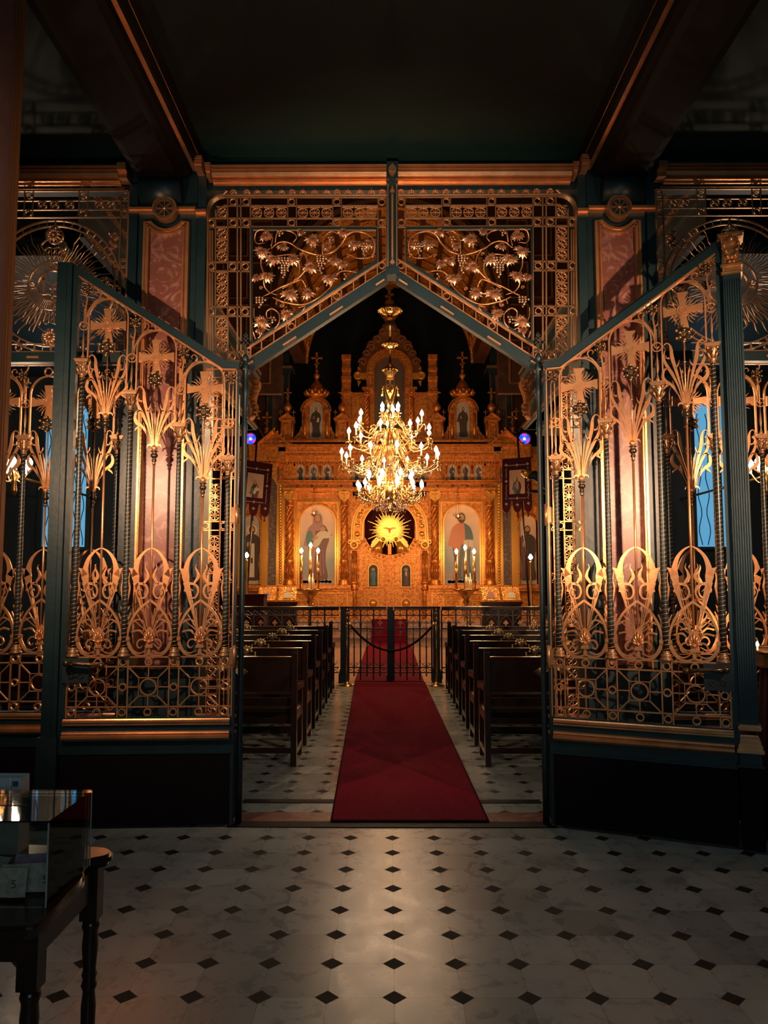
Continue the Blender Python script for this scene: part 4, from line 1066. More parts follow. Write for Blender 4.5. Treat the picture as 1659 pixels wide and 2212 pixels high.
    # aisle end wall with tall blue daylight window
    k = MB(); x0, x1 = sorted((s*2.75, s*4.8)); k.box((x0, 9.6, 0), (x1, 9.75, 4.25)); struct('wall_aisle_%s' % ('left' if s < 0 else 'right'), k, mat('aisle_wall_paint', (.008, .022, .04), .7, 0, (.006, .016, .03), 2))
    k = MB(); wx, w0, z0, z1 = s*4.08, .30, 1.9, 3.85
    def arch_pts(cx, hw, za, zb, n=12): return [(cx-hw, za), (cx+hw, za)]+[(cx+hw*cos(pi*i/n), zb-hw+hw*sin(pi*i/n)) for i in range(n+1)]
    k.m = 0; k.prism(arch_pts(wx, w0-.03, z0+.03, z1-.03), 9.57, 9.585)
    k.m = 1; k.rib(arch_pts(wx, w0, z0, z1), .06, 9.57, .06, True); k.rib([(wx, z0), (wx, z1-.05)], .10, 9.56, .05)
    for q in (-1, 1):
        for b in (-.05, .05):
            k.rib([(wx+q*.17+b+.02*sin(i*1.05+q)*(1 if b > 0 else -1), z0+.05+i*.075) for i in range(23)], .008, 9.562, .01)
    o = k.build('window_%d' % (3 if s < 0 else 4), [emit('blue_daylight_glass', (.12, .42, .72), .75), TEALD]); o['kind'] = 'structure'

# ------------------------------------------------------------ pews
def make_pew(s):
    t = thing('church_pew', 'x', 'pew', (s*.77, 6.5, 0), group='dark wooden pews in two columns')
    L = 2.45; X = lambda u: s*u
    def bx(k, u0, u1, y0, y1, z0, z1, c=0): x0, x1 = sorted((X(u0), X(u1))); k.box((x0, y0, z0), (x1, y1, z1))
    k = MB(); bx(k, .04, L, -.012, .012, .615, .888); bx(k, .04, L, -.022, .022, .872, .892); bx(k, .04, L, -.018, .02, .608, .63); k.build('backrest', WOOD, t)
    for (z0, z1, y) in ((.485, .55, .03), (.335, .375, .05), (.235, .262, .30), (.105, .145, 0.0)):
        k = MB(); bx(k, .04, L, y-.014, y+.014, z0, z1); k.build('rail', WOOD, t)
    k = MB(); bx(k, .02, L, .03, .46, .43, .46); bx(k, .04, L, .43, .45, .37, .43); k.build('seat', WOOD, t)
    for u in (.025, L-.03):
        k = MB(); sx = X(u)
        def post(y, z1, w=.024):
            k.box((sx-w, y-.028, 0), (sx+w, y+.028, z1)); n = 8
            v = [(sx-w, y+.028*cos(pi*i/n), z1+.03*sin(pi*i/n)) for i in range(n+1)]+[(sx+w, y+.028*cos(pi*i/n), z1+.03*sin(pi*i/n)) for i in range(n+1)]
            k.add(v, [tuple(range(n+1)), tuple(range(2*n+1, n, -1))]+[(i+1, i, i+n+1, i+n+2) for i in range(n)])
        post(0, .925); k.build('end_post', WOOD, t)
        k = MB(); k.box((sx-.02, .40, 0), (sx+.02, .46, .62)); k.box((sx-.018, .02, .08), (sx+.018, .42, .13)); k.box((sx-.018, .02, .36), (sx+.018, .42, .44)); k.build('front_leg', WOOD, t)
        k = MB(); pr = [(.02, .66), (.36, .63), (.42, .645), (.475, .63), (.49, .60), (.465, .575), (.43, .585), (.36, .59), (.02, .61)]; m = len(pr)
        v = [(sx-.028, p[0], p[1]) for p in pr]+[(sx+.028, p[0], p[1]) for p in pr]
        k.add(v, [tuple(range(m)), tuple(range(2*m-1, m-1, -1))]+[(i, i+m, (i+1) % m+m, (i+1) % m) for i in range(m)]); k.build('armrest', WOOD, t)
    k = MB(); bx(k, 1.62, 1.67, .02, .06, 0, .55); bx(k, 1.62, 1.67, .40, .45, 0, .43); k.build('middle_leg', WOOD, t)
    for u in (.575, 1.16):
        k = MB()
        for i in range(7): a = pi*i/6; k.sph((X(u)+.052*cos(a), -.03, .862+.045*sin(a)), .014, 7, 5)
        k.sph((X(u), -.028, .872), .036, 10, 6, (1, .7, 1)); k.sph((X(u), -.05, .885), .014, 8, 5)
        for i in range(3): k.sph((X(u)-.085+.0*i, -.03, .85-.02*i), .012, 6, 4); k.sph((X(u)+.085, -.03, .85-.02*i), .012, 6, 4)
        for q in (-1, 1):
            for j in range(6):
                k.tube([(X(u)+q*.02, -.022, .83-.006*j), (X(u)+q*(.09-.004*j), -.028, .815-.010*j), (X(u)+q*(.165-.012*j), -.022, .768-.010*j)], [.007, .008, .003], 5)
        k.dome(X(u), .79, .022, -.014, .02, 8, 3, .05)
        k.build('winged_ornament', mat('pale_brass_%d_%d' % (s+1, int(u)), (.62, .47, .26), .3, .85) if u < 1 and s < 0 else bpy.data.materials['pale_brass_0_0'], t, label='pale brass winged ornament')
    return t
rows = ['nearest the gates', 'second from the gates', 'third from the gates', 'fourth from the gates', 'fifth from the gates', 'farthest, in front of the iron railing']
for s, nm in ((-1, 'left'), (1, 'right')):
    p0 = make_pew(s)
    for i in range(6):
        p = p0 if i == 0 else copy_tree(p0)
        p.location = (s*.77-.01*(s < 0), 6.48+.80*i, 0); p['label'] = 'dark wooden pew %s of the red carpet, %s' % (nm, rows[i])

# ------------------------------------------------------------ iron railing with gate
YR = 11.6
def rail_run(k, x0, x1, n, gate=False):
    w = (x1-x0)/n
    for z, h in ((1.058, .014), (.975, .016), (.775, .018), (.205, .016), (.130, .016)): k.box((x0, YR-.014, z), (x1, YR+.014, z+h))
    for i in range(n):
        a = x0+i*w; c = a+w/2
        k.box((a-.011, YR-.012, .04 if not gate else .03), (a+.011, YR+.012, 1.06))
        k.tube([(c, YR, .13), (c, YR, .80)], .009, 6)
        k.lathe([(.009, 0), (.018, .012), (.009, .024)], (c, YR, .50), 6); k.lathe([(.003, -.05), (.013, -.02), (.012, 0)], (c, YR, .125), 6)
        for (za, zb) in ((.146, .205), (.991, 1.058)):
            for q in (0, 1):
                u0, u1 = a+.011+q*w/2, a+w/2-.005+q*w/2
                k.rib([(u0, za), (u1, zb)], .006, YR, .008); k.rib([(u0, zb), (u1, za)], .006, YR, .008)
        k.box((c-.006, YR-.008, .99), (c+.006, YR+.008, 1.058))
        for q in (-1, 1):
            k.rib([(c+q*w/2*.9, .79), (c+q*w/2*.86, .86), (c+q*w*.25, .935), (c, .972)], .007, YR, .010)
            k.rib(cr([(c, .80), (c+q*.035, .815), (c+q*.05, .79), (c+q*.03, .775)], 3), .006, YR, .008)
            k.rib(cr([(c+q*.004, .70), (c+q*.03, .72), (c+q*.055, .745), (c+q*.065, .715), (c+q*.045, .70)], 3), .005, YR, .008)
            k.rib(cr([(c+q*.004, .26), (c+q*.03, .24), (c+q*.05, .262), (c+q*.035, .282), (c+q*.018, .27)], 3), .007, YR, .010)
            k.rib(cr([(c+q*.01, .222), (c+q*.07, .27), (c+q*.088, .33)], 3), [.006, .006, .002], YR, .008)
    return w
def trefoils(t, x0, x1, n):
    w = (x1-x0)/n; f = None
    for i in range(n):
        c = x0+(i+.5)*w
        if f is None:
            k = MB()
            for (a, b) in ((-.022, .035), (.022, .035), (0, .060)): k.disc(a, b, .015, -.010, .010, 10)
            k.prism([(-.006, -.03), (.006, -.03), (.008, .05), (-.008, .05)], -.008, .008); k.rib([(-.03, .035), (.03, .035)], .012, 0, .016); k.disc(0, .006, .010, -.009, .009, 8)
            f = k.build('trefoil_cross', GILTD, t, loc=(c-t.location.x, 0, .835))
        else: again(f, t, (c-t.location.x, 0, .835))
for s, nm in ((-1, 'left'), (1, 'right')):
    t = thing('iron_railing', 'dark iron railing with small crosses behind the %s pews' % nm, 'railing', (s*2.4, YR, 0), group='sanctuary railings')
    x0, x1 = sorted((s*.768, s*4.4)); k = MB(); rail_run(k, x0, x1, 17); k.build('balusters', IRON, t, world=True); trefoils(t, x0, x1, 17)
    k = MB(); k.box((x0, YR-.05, 1.075), (x1, YR+.05, 1.115)); k.box((x0, YR-.035, 1.062), (x1, YR+.035, 1.076)); k.build('handrail', WOOD, t, world=True)
    t = thing('railing_post', 'stout dark green railing post %s of the small railing gate' % nm, 'post', (s*.69, YR, 0), group='railing gate posts')
    k = MB(); k.box((s*.69-.05, YR-.05, 0), (s*.69+.05, YR+.05, 1.08)); k.box((s*.69-.075, YR-.075, 0), (s*.69+.075, YR+.075, .12)); k.prism([(s*.69-.075, .12), (s*.69+.075, .12), (s*.69+.052, .2), (s*.69-.052, .2)], YR-.06, YR+.06); k.build('shaft', IRON, t, world=True)
    k = MB(); k.box((s*.69-.06, YR-.06, 1.082), (s*.69+.06, YR+.06, 1.116)); k.build('cap', WOOD, t, world=True)
    t = thing('railing_gate', 'low iron gate leaf across the carpet, %s of the centre post' % nm, 'gate', (s*.33, YR, 0), group='low railing gates')
    x0, x1 = sorted((s*.055, s*.635)); k = MB(); rail_run(k, x0, x1, 3, True)
    k.box((s*.62-.012, YR-.014, .03), (s*.62+.012, YR+.014, 1.06)); k.build('balusters', IRON, t, world=True); trefoils(t, x0, x1, 3)
    k = MB(); x0, x1 = sorted((s*.056, s*.633)); k.box((x0, YR-.045, 1.078), (x1, YR+.045, 1.114)); k.build('handrail', WOOD, t, world=True)
    # rope stanchions
    t = thing('rope_stanchion', 'brass rope stanchion in front of the railing, %s end of the rope' % nm, 'stanchion', (s*.645+.02, 11.2, 0), group='brass rope stanchions')
    k = MB(); k.lathe([(.12, 0), (.12, .008), (.06, .025), (.03, .05), (.014, .06)], (0, 0, 0), 18); k.build('base', BRASS, t)
    k = MB(); k.tube([(0, 0, .05), (0, 0, .93)], .012, 10); k.build('pole', BRASS, t)
    k = MB(); k.lathe([(.012, .93), (.026, .94), (.028, .965), (.014, .985), (.026, 1.01), (.030, 1.03), (.012, 1.055), (.006, 1.07), (.012, 1.08), (.004, 1.095)], (0, 0, 0), 14); k.build('finial', BRASS, t)
t = thing('railing_centre_post', 'dark centre post where the low gate leaves meet', 'post', (0, YR, 0))
k = MB(); k.box((-.045, YR-.04, .017), (.045, YR+.04, 1.114)); k.box((-.054, YR-.05, .03), (.054, YR+.05, .11)); k.build('shaft', IRON, t, world=True)
k = MB(); pts = [(-.605+1.25*i/24, 11.2, .90-.40*(1-((i-12)/12)**2)) for i in range(25)]
k.tube([(p[0], p[1]-.02, p[2]) for p in pts], .016, 8)
t = thing('velvet_rope', 'dark sagging velvet rope hung between the two brass stanchions', 'rope', (0, 11.2, .5)); k.build('rope', BLACK, t, world=True)
k = MB(); k.tube([(pts[0][0], 11.18, pts[0][2]), (pts[1][0], 11.18, pts[1][2])], .020, 8); k.build('end_clip', BRASS, t, world=True)
k = MB(); k.tube([(pts[-1][0], 11.18, pts[-1][2]), (pts[-2][0], 11.18, pts[-2][2])], .020, 8); k.build('end_clip', BRASS, t, world=True)
# ============================================================ THE GOLDEN ICON SCREEN
YI = 20.0
def I(px, py):
    p = P(px, py, YI); q = P(839, py, YI); return (q[0]-p[0], p[2])   # distance left of the axis
ICO = thing('icon_screen', 'tall carved golden icon screen closing the end of the nave', 'iconostasis', (0, YI, .5))
def ibox(k, p0, p1, q0, q1, d0, d1, s=1):
    x0, za = I(p0, q0); x1, zb = I(p1, q1); x0, x1 = sorted((s*x0, s*x1)); zb, za = sorted((za, zb)); k.box((x0, YI-d1, zb), (x1, YI-d0, za))
def scrollwork(k, x0, x1, z0, z1, y, size=.09, th=.018):
    nx = max(1, int(round((x1-x0)/size))); nz = max(1, int(round((z1-z0)/size))); wx = (x1-x0)/nx; wz = (z1-z0)/nz
    for i in range(nx):
        for j in range(nz):
            cx, cz = x0+(i+.5)*wx, z0+(j+.5)*wz; f = 1 if (i+j) % 2 else -1; m = min(wx, wz)*.5
            k.rib([(cx+f*m*(1-.85*q/9)*cos(q*.75+.4), cz+m*(1-.85*q/9)*sin(q*.75+.4)) for q in range(10)], [m*.20, m*.34, m*.2, m*.1], y, th)
            k.dome(cx, cz, m*.24, y-th*.4, th, 6, 2)
            k.rib([(cx-f*m*.9, cz-m*.9), (cx-f*m*.4, cz-m*.45)], [m*.02+.002, m*.35, .002], y, th*.8)
def apts(cx, hw, za, zb, n=14): return [(cx-hw, za), (cx+hw, za)]+[(cx+hw*cos(pi*i/n), zb-hw+hw*sin(pi*i/n)) for i in range(n+1)]
def paintmat(name, top, bot, z0, z1):
    m = bpy.data.materials.new(name); m.use_nodes = True; n, l = nodes_of(m); b = n['Principled BSDF']
    tc = n.new('ShaderNodeTexCoord'); sp = n.new('ShaderNodeSeparateXYZ'); l.new(tc.outputs['Object'], sp.inputs[0])
    mr = n.new('ShaderNodeMapRange'); mr.inputs[1].default_value = z0; mr.inputs[2].default_value = z1; l.new(sp.outputs[2], mr.inputs[0])
    nz = n.new('ShaderNodeTexNoise'); nz.inputs['Scale'].default_value = 3; l.new(tc.outputs['Object'], nz.inputs['Vector'])
    ad = n.new('ShaderNodeMath'); ad.operation = 'ADD'; l.new(mr.outputs[0], ad.inputs[0])
    mu = n.new('ShaderNodeMath'); mu.operation = 'MULTIPLY_ADD'; mu.inputs[1].default_value = .4; mu.inputs[2].default_value = -.2; l.new(nz.outputs['Fac'], mu.inputs[0]); l.new(mu.outputs[0], ad.inputs[1])
    rp = n.new('ShaderNodeValToRGB'); e = rp.color_ramp.elements; e[0].position = 0.0; e[0].color = (.30, .25, .20, 1); e[1].position = 1.0; e[1].color = (*top, 1); q = e.new(.28); q.color = (*bot, 1); q2 = e.new(.62); q2.color = (*[(a+c)/2 for a, c in zip(top, bot)], 1)
    l.new(ad.outputs[0], rp.inputs['Fac']); l.new(rp.outputs['Color'], b.inputs['Base Color']); b.inputs['Roughness'].default_value = .45
    return m
SKY_P = paintmat('painted_sky', (.80, .50, .32), (.20, .24, .26), 0, 2.0)
PALE = mat('painted_pale_ground', (.38, .33, .28), .5, 0, (.28, .26, .24), 3)
DUSK = mat('painted_dark_ground', (.020, .028, .028), .5)
col = lambda n_, c: mat('paint_'+n_, c, .5)
ROSE, MAROON, BLUE, CORAL, TEALP, DARKR, CREAM, HAIR, HALO, CLOUD = col('rose', (.34, .16, .16)), col('maroon', (.13, .045, .045)), col('blue', (.045, .10, .12)), col('coral', (.50, .16, .07)), col('teal', (.05, .16, .16)), col('dark_robe', (.045, .028, .022)), col('cream', (.52, .45, .34)), col('hair', (.05, .022, .012)), col('halo', (.62, .44, .26)), col('cloud', (.34, .30, .25))
def figure(parent, cx, z0, h, y, pal, kind, name='painted_figure', mirror=1, label=None):
    robe, mantle, inner = pal
    k = MB(); u = lambda pts: [(cx+mirror*a*h, z0+b*h) for a, b in pts]
    mats = [robe, mantle, inner, SKIN, HAIR, HALO, CREAM, TEALP]
    def poly(m, pts, d): 
        k.m = m; P_ = u(pts)
        ar = sum(P_[i][0]*P_[(i+1) % len(P_)][1]-P_[(i+1) % len(P_)][0]*P_[i][1] for i in range(len(P_)))
        k.prism(P_ if ar > 0 else P_[::-1], y-d, y)
    def ov(m, a, b, rx, rz, d, n=16): poly(m, [(a+rx*cos(2*pi*i/n), b+rz*sin(2*pi*i/n)) for i in range(n)], d)
    ov(5, 0, .905, .095, .095, .002)
    S_ = cr([(-.13, .02), (-.11, .25), (-.14, .50), (-.17, .62), (-.13, .76), (-.04, .83), (.04, .83), (.13, .76), (.17, .60), (.13, .45), (.12, .25), (.15, .02), (.0, -.01)], 4, True)
    poly(0, S_, .004)
    poly(1, cr([(-.05, .83), (-.14, .75), (-.18, .60), (-.20, .50), (-.12, .47), (-.10, .30), (-.13, .05), (-.07, .04), (-.03, .40), (.02, .62), (.03, .80)], 4, True), .006)
    if kind == 'bust': pass
    poly(2, cr([(-.02, .82), (.035, .82), (.05, .62), (.03, .50), (-.03, .60)], 3, True), .007)
    if kind in ('mother',):
        k.m = 7; ov(7, -.115, .60, .055, .12, .0065); poly(1, cr([(-.062, .93), (-.075, .82), (-.12, .74), (-.03, .72), (.03, .72), (.12, .74), (.075, .82), (.062, .93), (0, .99)], 4, True), .008); ov(4, 0, .90, .047, .064, .0085)
        ov(3, 0, .90, .040, .056, .010)
        poly(6, cr([(.02, .70), (.10, .72), (.20, .66), (.17, .61), (.08, .60), (.02, .50), (-.06, .48), (-.04, .62)], 3, True), .010); ov(3, .075, .745, .034, .038, .012); ov(4, .075, .765, .034, .024, .0115)
        poly(3, [(.18, .66), (.22, .67), (.22, .65), (.18, .64)], .012); poly(3, [(-.09, .60), (.0, .64), (.02, .62), (-.06, .57)], .012)
        for i in range(3): ov(6, -.035+.035*i, .985, .010, .020, .010)
        poly(6, [(-.05, .965), (.05, .965), (.05, .975), (-.05, .975)], .011)
    else:
        ov(4, 0, .905, .056, .078, .008); ov(3, 0, .905, .040, .056, .010); ov(4, 0, .862, .034, .034, .011); ov(3, 0, .885, .018, .008, .012)
        poly(3, [(-.09, .60), (-.06, .60), (-.055, .67), (-.075, .70), (-.09, .66)], .010)
        if kind == 'book': poly(6, [(.03, .47), (.10, .485), (.17, .47), (.17, .58), (.10, .59), (.03, .58)], .010); poly(4, [(.098, .485), (.102, .485), (.102, .59), (.098, .59)], .012); poly(3, [(.08, .45), (.12, .45), (.12, .48), (.08, .48)], .011)
        elif kind == 'scroll': poly(6, [(.02, .50), (.09, .48), (.11, .62), (.05, .64)], .010)
        elif kind == 'staff': k.m = 6; k.rib(u([(.18, .05), (.18, 1.0)]), .008*h, y-.008, .004); k.rib(u([(.14, .93), (.22, .93)]), .008*h, y-.008, .004)
        elif kind == 'stole': poly(6, [(-.05, .05), (.05, .05), (.045, .66), (-.045, .66)], .009); poly(1, [(-.018, .30), (.018, .30), (.018, .40), (-.018, .40)], .011)
    for m_ in (-.02, .02): ov(4, m_*.8, .912, .006, .004, .0125, 8)
    # folds
    k.m = 1
    for (a, b, c, d_) in ((-.07, .08, -.05, .42), (.05, .06, .04, .40), (.0, .05, .01, .35), (.09, .08, .08, .45)): k.rib(u([(a, b), (c, d_)]), [.012*h, .003*h], y-.004, .003)
    o = k.build(name, mats, parent, world=False); 
    if label: o['label'] = label
    return o
def icon_panel(cx, hw, za, zb, ground, pal, kind, label, y, fr=.03, mirror=1, clouds=False, figh=.86):
    o = thing_part = None
    k = MB(); k.prism([(a-cx, b-za) for a, b in apts(cx, hw, za, zb)], -.02, 0)
    p = k.build('icon_panel', ground, ICO, loc=(cx-ICO.location.x, y-YI, za-ICO.location.z), label=label)
    figure(p, 0, .06*(zb-za), (zb-za)*figh, -.02, pal, kind, mirror=mirror)
    if clouds:
        k = MB(); rr = random.Random(2)
        for i in range(9):
            a = -hw*.8+1.6*hw*i/8; k.prism([(a+hw*.22*cos(2*pi*j/12), .06+.035*rr.random()+.05*sin(2*pi*j/12)*(zb-za)*.5) for j in range(12)], -.0265, -.021)
        k.build('painted_cloud', CLOUD, p)
    return p
# --- plain body
k = MB()
for s in (-1, 1):
    ibox(k, 515, 784, 965, 1400, 0, -.25, s); 
    ibox(k, 515, 565, 1270, 1390, -.1, .12, s); ibox(k, 565, 760, 1275, 1390, 0, .30, s)
    ibox(k, 760, 839, 955, 1072, 0, -.25, s)
    ibox(k, 612, 757, 1083, 1268, -.02, .03, s)
k.build('body', GOLD, ICO, world=True)
for nm_, rows_ in (('plinth_ledge', ((515, 1264, 1268, .36), (515, 1268, 1271, .40), (515, 1271, 1276, .34))), ('architrave', ((612, 1057, 1060, .30), (612, 1060, 1064, .24), (612, 1054, 1057, .2))), ('frieze_ledge', ((612, 1040, 1043, .22),)), ('cornice', ((608, 996, 1001, .18), (606, 990, 996, .24), (605, 986, 990, .30), (603, 972, 980, .34), (600, 966, 972, .42), (604, 980, 986, .26))), ('upper_ledge', ((604, 954, 958, .34), (602, 958, 961, .40)))):
    for s in ((-1, 1) if nm_ == 'plinth_ledge' else (0,)):
        k = MB()
        for (p0, q0, q1, d) in rows_:
            if s: ibox(k, p0, 757, q0, q1, 0, d, s)
            else: k.box((-I(p0, q0)[0], YI-d, I(0, q1)[1]), (I(p0, q0)[0], YI, I(0, q0)[1]))
        k.build(nm_, GOLD, ICO, world=True)

k = MB()
for s in (-1, 1):
    for i in range(37): ibox(k, 612+i*6.1, 615.5+i*6.1, 1001, 1003.5, 0, .17, s)
    for px in (640, 672, 703, 735): k.dome(s*I(px, 1050)[0], I(px, 1050)[1], .035, YI-.05, .04, 8, 3)
    for px in (768, 800, 828): k.dome(s*I(px, 1050)[0], I(px, 1050)[1], .035, YI-.05, .04, 8, 3)
k.build('dentils', GOLD, ICO, world=True)
# --- columns with twisted shafts
def spiral_col(x, z0, z1, r, d, turns=7, fl=None):
    c = MB(); y = YI-d; h = z1-z0; zf = z0+h*.27
    c.lathe([(r*1.6, 0), (r*1.6, h*.02), (r*1.3, h*.035), (r*1.45, h*.05), (r*1.1, h*.075), (r*1.02, h*.08)], (x, y, z0), 16)
    n = 14; v = []; m = 40
    c.lathe([(r, h*.08), (r*.98, h*.25), (r*1.15, h*.255), (r*1.15, h*.30), (r, h*.31)], (x, y, z0), 16, lobes=0)
    for i in range(10): a = 2*pi*i/10; c.tube([(x+r*cos(a), y+r*sin(a), z0+h*.09), (x+r*cos(a), y+r*sin(a), z0+h*.24)], r*.16, 4)
    c.tube([(x, y, z0+h*.3), (x, y, z0+h*.93)], [r*.85, r*.75], 12)
    for q in range(5):
        c.tube([(x+r*.82*cos(a), y+r*.82*sin(a), zz) for a, zz in [(2*pi*q/5+turns*.9*i/m*1.6, z0+h*.31+h*.61*i/m) for i in range(m+1)]], r*.24, 5)
    c.lathe([(r*.9, h*.92), (r*1.15, h*.93), (r*1.15, h*.945), (r*.9, h*.95), (r*1.0, h*.99), (r*1.0, h)], (x, y, z0), 16)
    return c
def shield_cap(x, z, w, d):
    c = MB(); y = YI-d
    c.box((x-w*1.25, y-.10, z+w*.95), (x+w*1.25, YI, z+w*1.12)); c.box((x-w*.9, y-.04, z-w*.7), (x+w*.9, YI, z+w*.95))
    c.prism([(x, z-w*1.15), (x+w*.7, z-w*.55), (x+w, z+.1*w), (x+w*.9, z+.8*w), (x-w*.9, z+.8*w), (x-w, z+.1*w), (x-w*.7, z-w*.55)], y-.09, y-.04)
    for q in (-1, 1): c.rib(cr([(x, z-w*1.2), (x+q*w*.75, z-w*.55), (x+q*w*1.02, z+.1*w), (x+q*w*.8, z+w*.75), (x+q*w*.35, z+w*.7), (x, z+w*.25)], 4), w*.17, y-.11, .05)
    for (a, b) in ((0, 0), (-.35, .2), (.35, .2), (0, -.5), (0, .95)): c.dome(x+a*w, z+b*w, w*.18, y-.08, .05, 7, 3)
    return c
for s in (-1, 1):
    for px in (625, 742):
        x = s*I(px, 1150)[0]; z0 = I(px, 1265)[1]; z1 = I(px, 1082)[1]
        spiral_col(x, z0, z1, .098, .20).build('twisted_pillar', GOLD, ICO, world=True)
        shield_cap(x, I(px, 1072)[1], .135, .20).build('shield_capital', GOLDS, ICO, world=True)
    # big icon frame
    xi = s*I(684, 1150)[0]; hw = I(684, 1150)[0]-I(722, 1150)[0]; zb = I(684, 1092)[1]; za = I(684, 1263)[1]
    k = MB(); x0 = xi-hw*1.16; x1 = xi+hw*1.16; zt = I(684, 1085)[1]
    k.rib([(x0, za), (x0, zt), (x1, zt), (x1, za)], .05, YI-.06, .10); k.rib(apts(xi, hw+.015, za, zb+.015)[1:]+[(xi-hw-.015, za)], .035, YI-.07, .10)
    k.rib([(x0-.05, za), (x0-.05, zt+.04), (x1+.05, zt+.04), (x1+.05, za)], .025, YI-.04, .08)
    for i in range(30):
        zz = za+(zt-.45-za)*i/29; 
        for q in (x0, x1): k.dome(q, zz, .014, YI-.11, .012, 6, 2)
    k.build('icon_frame', GOLDS, ICO, world=True)
    k = MB()
    for q in (-1, 1): scrollwork(k, min(xi+q*hw*1.08, xi+q*hw*.62), max(xi+q*hw*1.08, xi+q*hw*.62), zb-.30*.75, zb-.0, YI-.05, .085)
    scrollwork(k, x0-.02, x0+.26, I(684, 1081)[1], I(684, 1066)[1], YI-.05, .09); scrollwork(k, x1-.26, x1+.02, I(684, 1081)[1], I(684, 1066)[1], YI-.05, .09)
    k.rib([(x0+.33, I(0, 1081)[1]), (x1-.33, I(0, 1081)[1]), (x1-.33, I(0, 1067)[1]), (x0+.33, I(0, 1067)[1])], .02, YI-.04, .05, True)
    k.build('carved_spandrel', GOLDS, ICO, world=True)
    if s < 0: icon_panel(xi, hw, za, zb, SKY_P, (MAROON, ROSE, MAROON), 'mother', 'arched icon of a crowned woman in rose robe holding a child', YI-.035, clouds=True)
    else: icon_panel(xi, hw, za, zb, SKY_P, (BLUE, CORAL, CORAL), 'book', 'arched icon of a bearded man in blue mantle holding an open book', YI-.035, clouds=True)
    # outer strips
    k = MB()
    for (p0, p1, q0, d) in ((565, 576, 1095, .14), (597, 612, 1045, .10), (515, 523, 1095, .12)): ibox(k, p0, p1, q0, 1265, 0, d, s)
    for i in range(34): k.dome(s*I(604, 1050+i*6.3)[0], I(604, 1050+i*6.3)[1], .045, YI-.10, .03, 7, 3)
    k.build('gilt_pilaster', GOLDS, ICO, world=True)
    k = MB(); ibox(k, 577, 597, 1010, 1268, 0, .06, s); k.build('marble_strip', GREYM, ICO, world=True)
    xo = s*I(543, 1150)[0]; ho = .225; zo = I(543, 1262)[1]; zt = I(543, 1113)[1]
    k = MB(); k.rib(apts(xo, ho+.01, zo, zt+.01)[1:]+[(xo-ho-.01, zo)], .04, YI-.07, .10); k.build('icon_frame', GOLD, ICO, world=True)
    icon_panel(xo, ho, zo, zt, PALE if s < 0 else SKY_P, (DARKR, DARKR, DARKR) if s < 0 else (DARKR, MAROON, DARKR), 'stole' if s < 0 else 'staff', 'narrow arched icon of a robed bishop' if s < 0 else 'narrow arched icon of a bearded man with a cross staff', YI-.035, figh=.80)
    # gilt sweep at frieze height and the carved capital over strips
    k = MB(); p = [I(597, 1048), I(597, 1003), I(560, 1003), I(562, 1012), I(580, 1018), I(590, 1035)]; p = [(s*a, b) for a, b in p]
    k.prism(p if s > 0 else p[::-1], YI-.22, YI); x0_, x1_ = sorted((s*I(566, 1000)[0], s*I(600, 1000)[0])); scrollwork(k, x0_, x1_, I(0, 1040)[1], I(0, 1000)[1], YI-.24, .11, .03)
    k.build('carved_sweep', GOLDS, ICO, world=True)
    # pediment
    k = MB(); pts = [I(556, 968), I(629, 968), I(592, 936)]; pts = [(s*a, b) for a, b in pts]
    k.prism(pts if s > 0 else pts[::-1], YI-.30, YI); 
    k.rib([pts[0], pts[2], pts[1]], .07, YI-.33, .16); k.rib([pts[0], pts[2], pts[1]], .03, YI-.42, .06)
    x0_, x1_ = sorted((s*I(556, 0)[0], s*I(629, 0)[0])); k.box((x0_, YI-.34, I(0, 1000)[1]), (x1_, YI, I(0, 968)[1])); k.box((x0_-.02, YI-.40, I(0, 972)[1]), (x1_+.02, YI, I(0, 966)[1]))
    k.build('pediment', GOLD, ICO, world=True)
    k = MB(); c = ((s*I(592, 955)[0]), I(0, 957)[1]); scrollwork(k, c[0]-.22, c[0]+.22, c[1]-.10, c[1]+.04, YI-.34, .10, .03)
    for i in range(11):
        a = i/10; ex = pts[0][0]+(pts[1][0]-pts[0][0])*a; ez = pts[0][1]+.40*(1-abs(2*a-1))+.06; k.dome(ex, ez, .035, YI-.3, .04, 6, 3, .05)
    k.build('carved_crest', GOLDS, ICO, world=True)
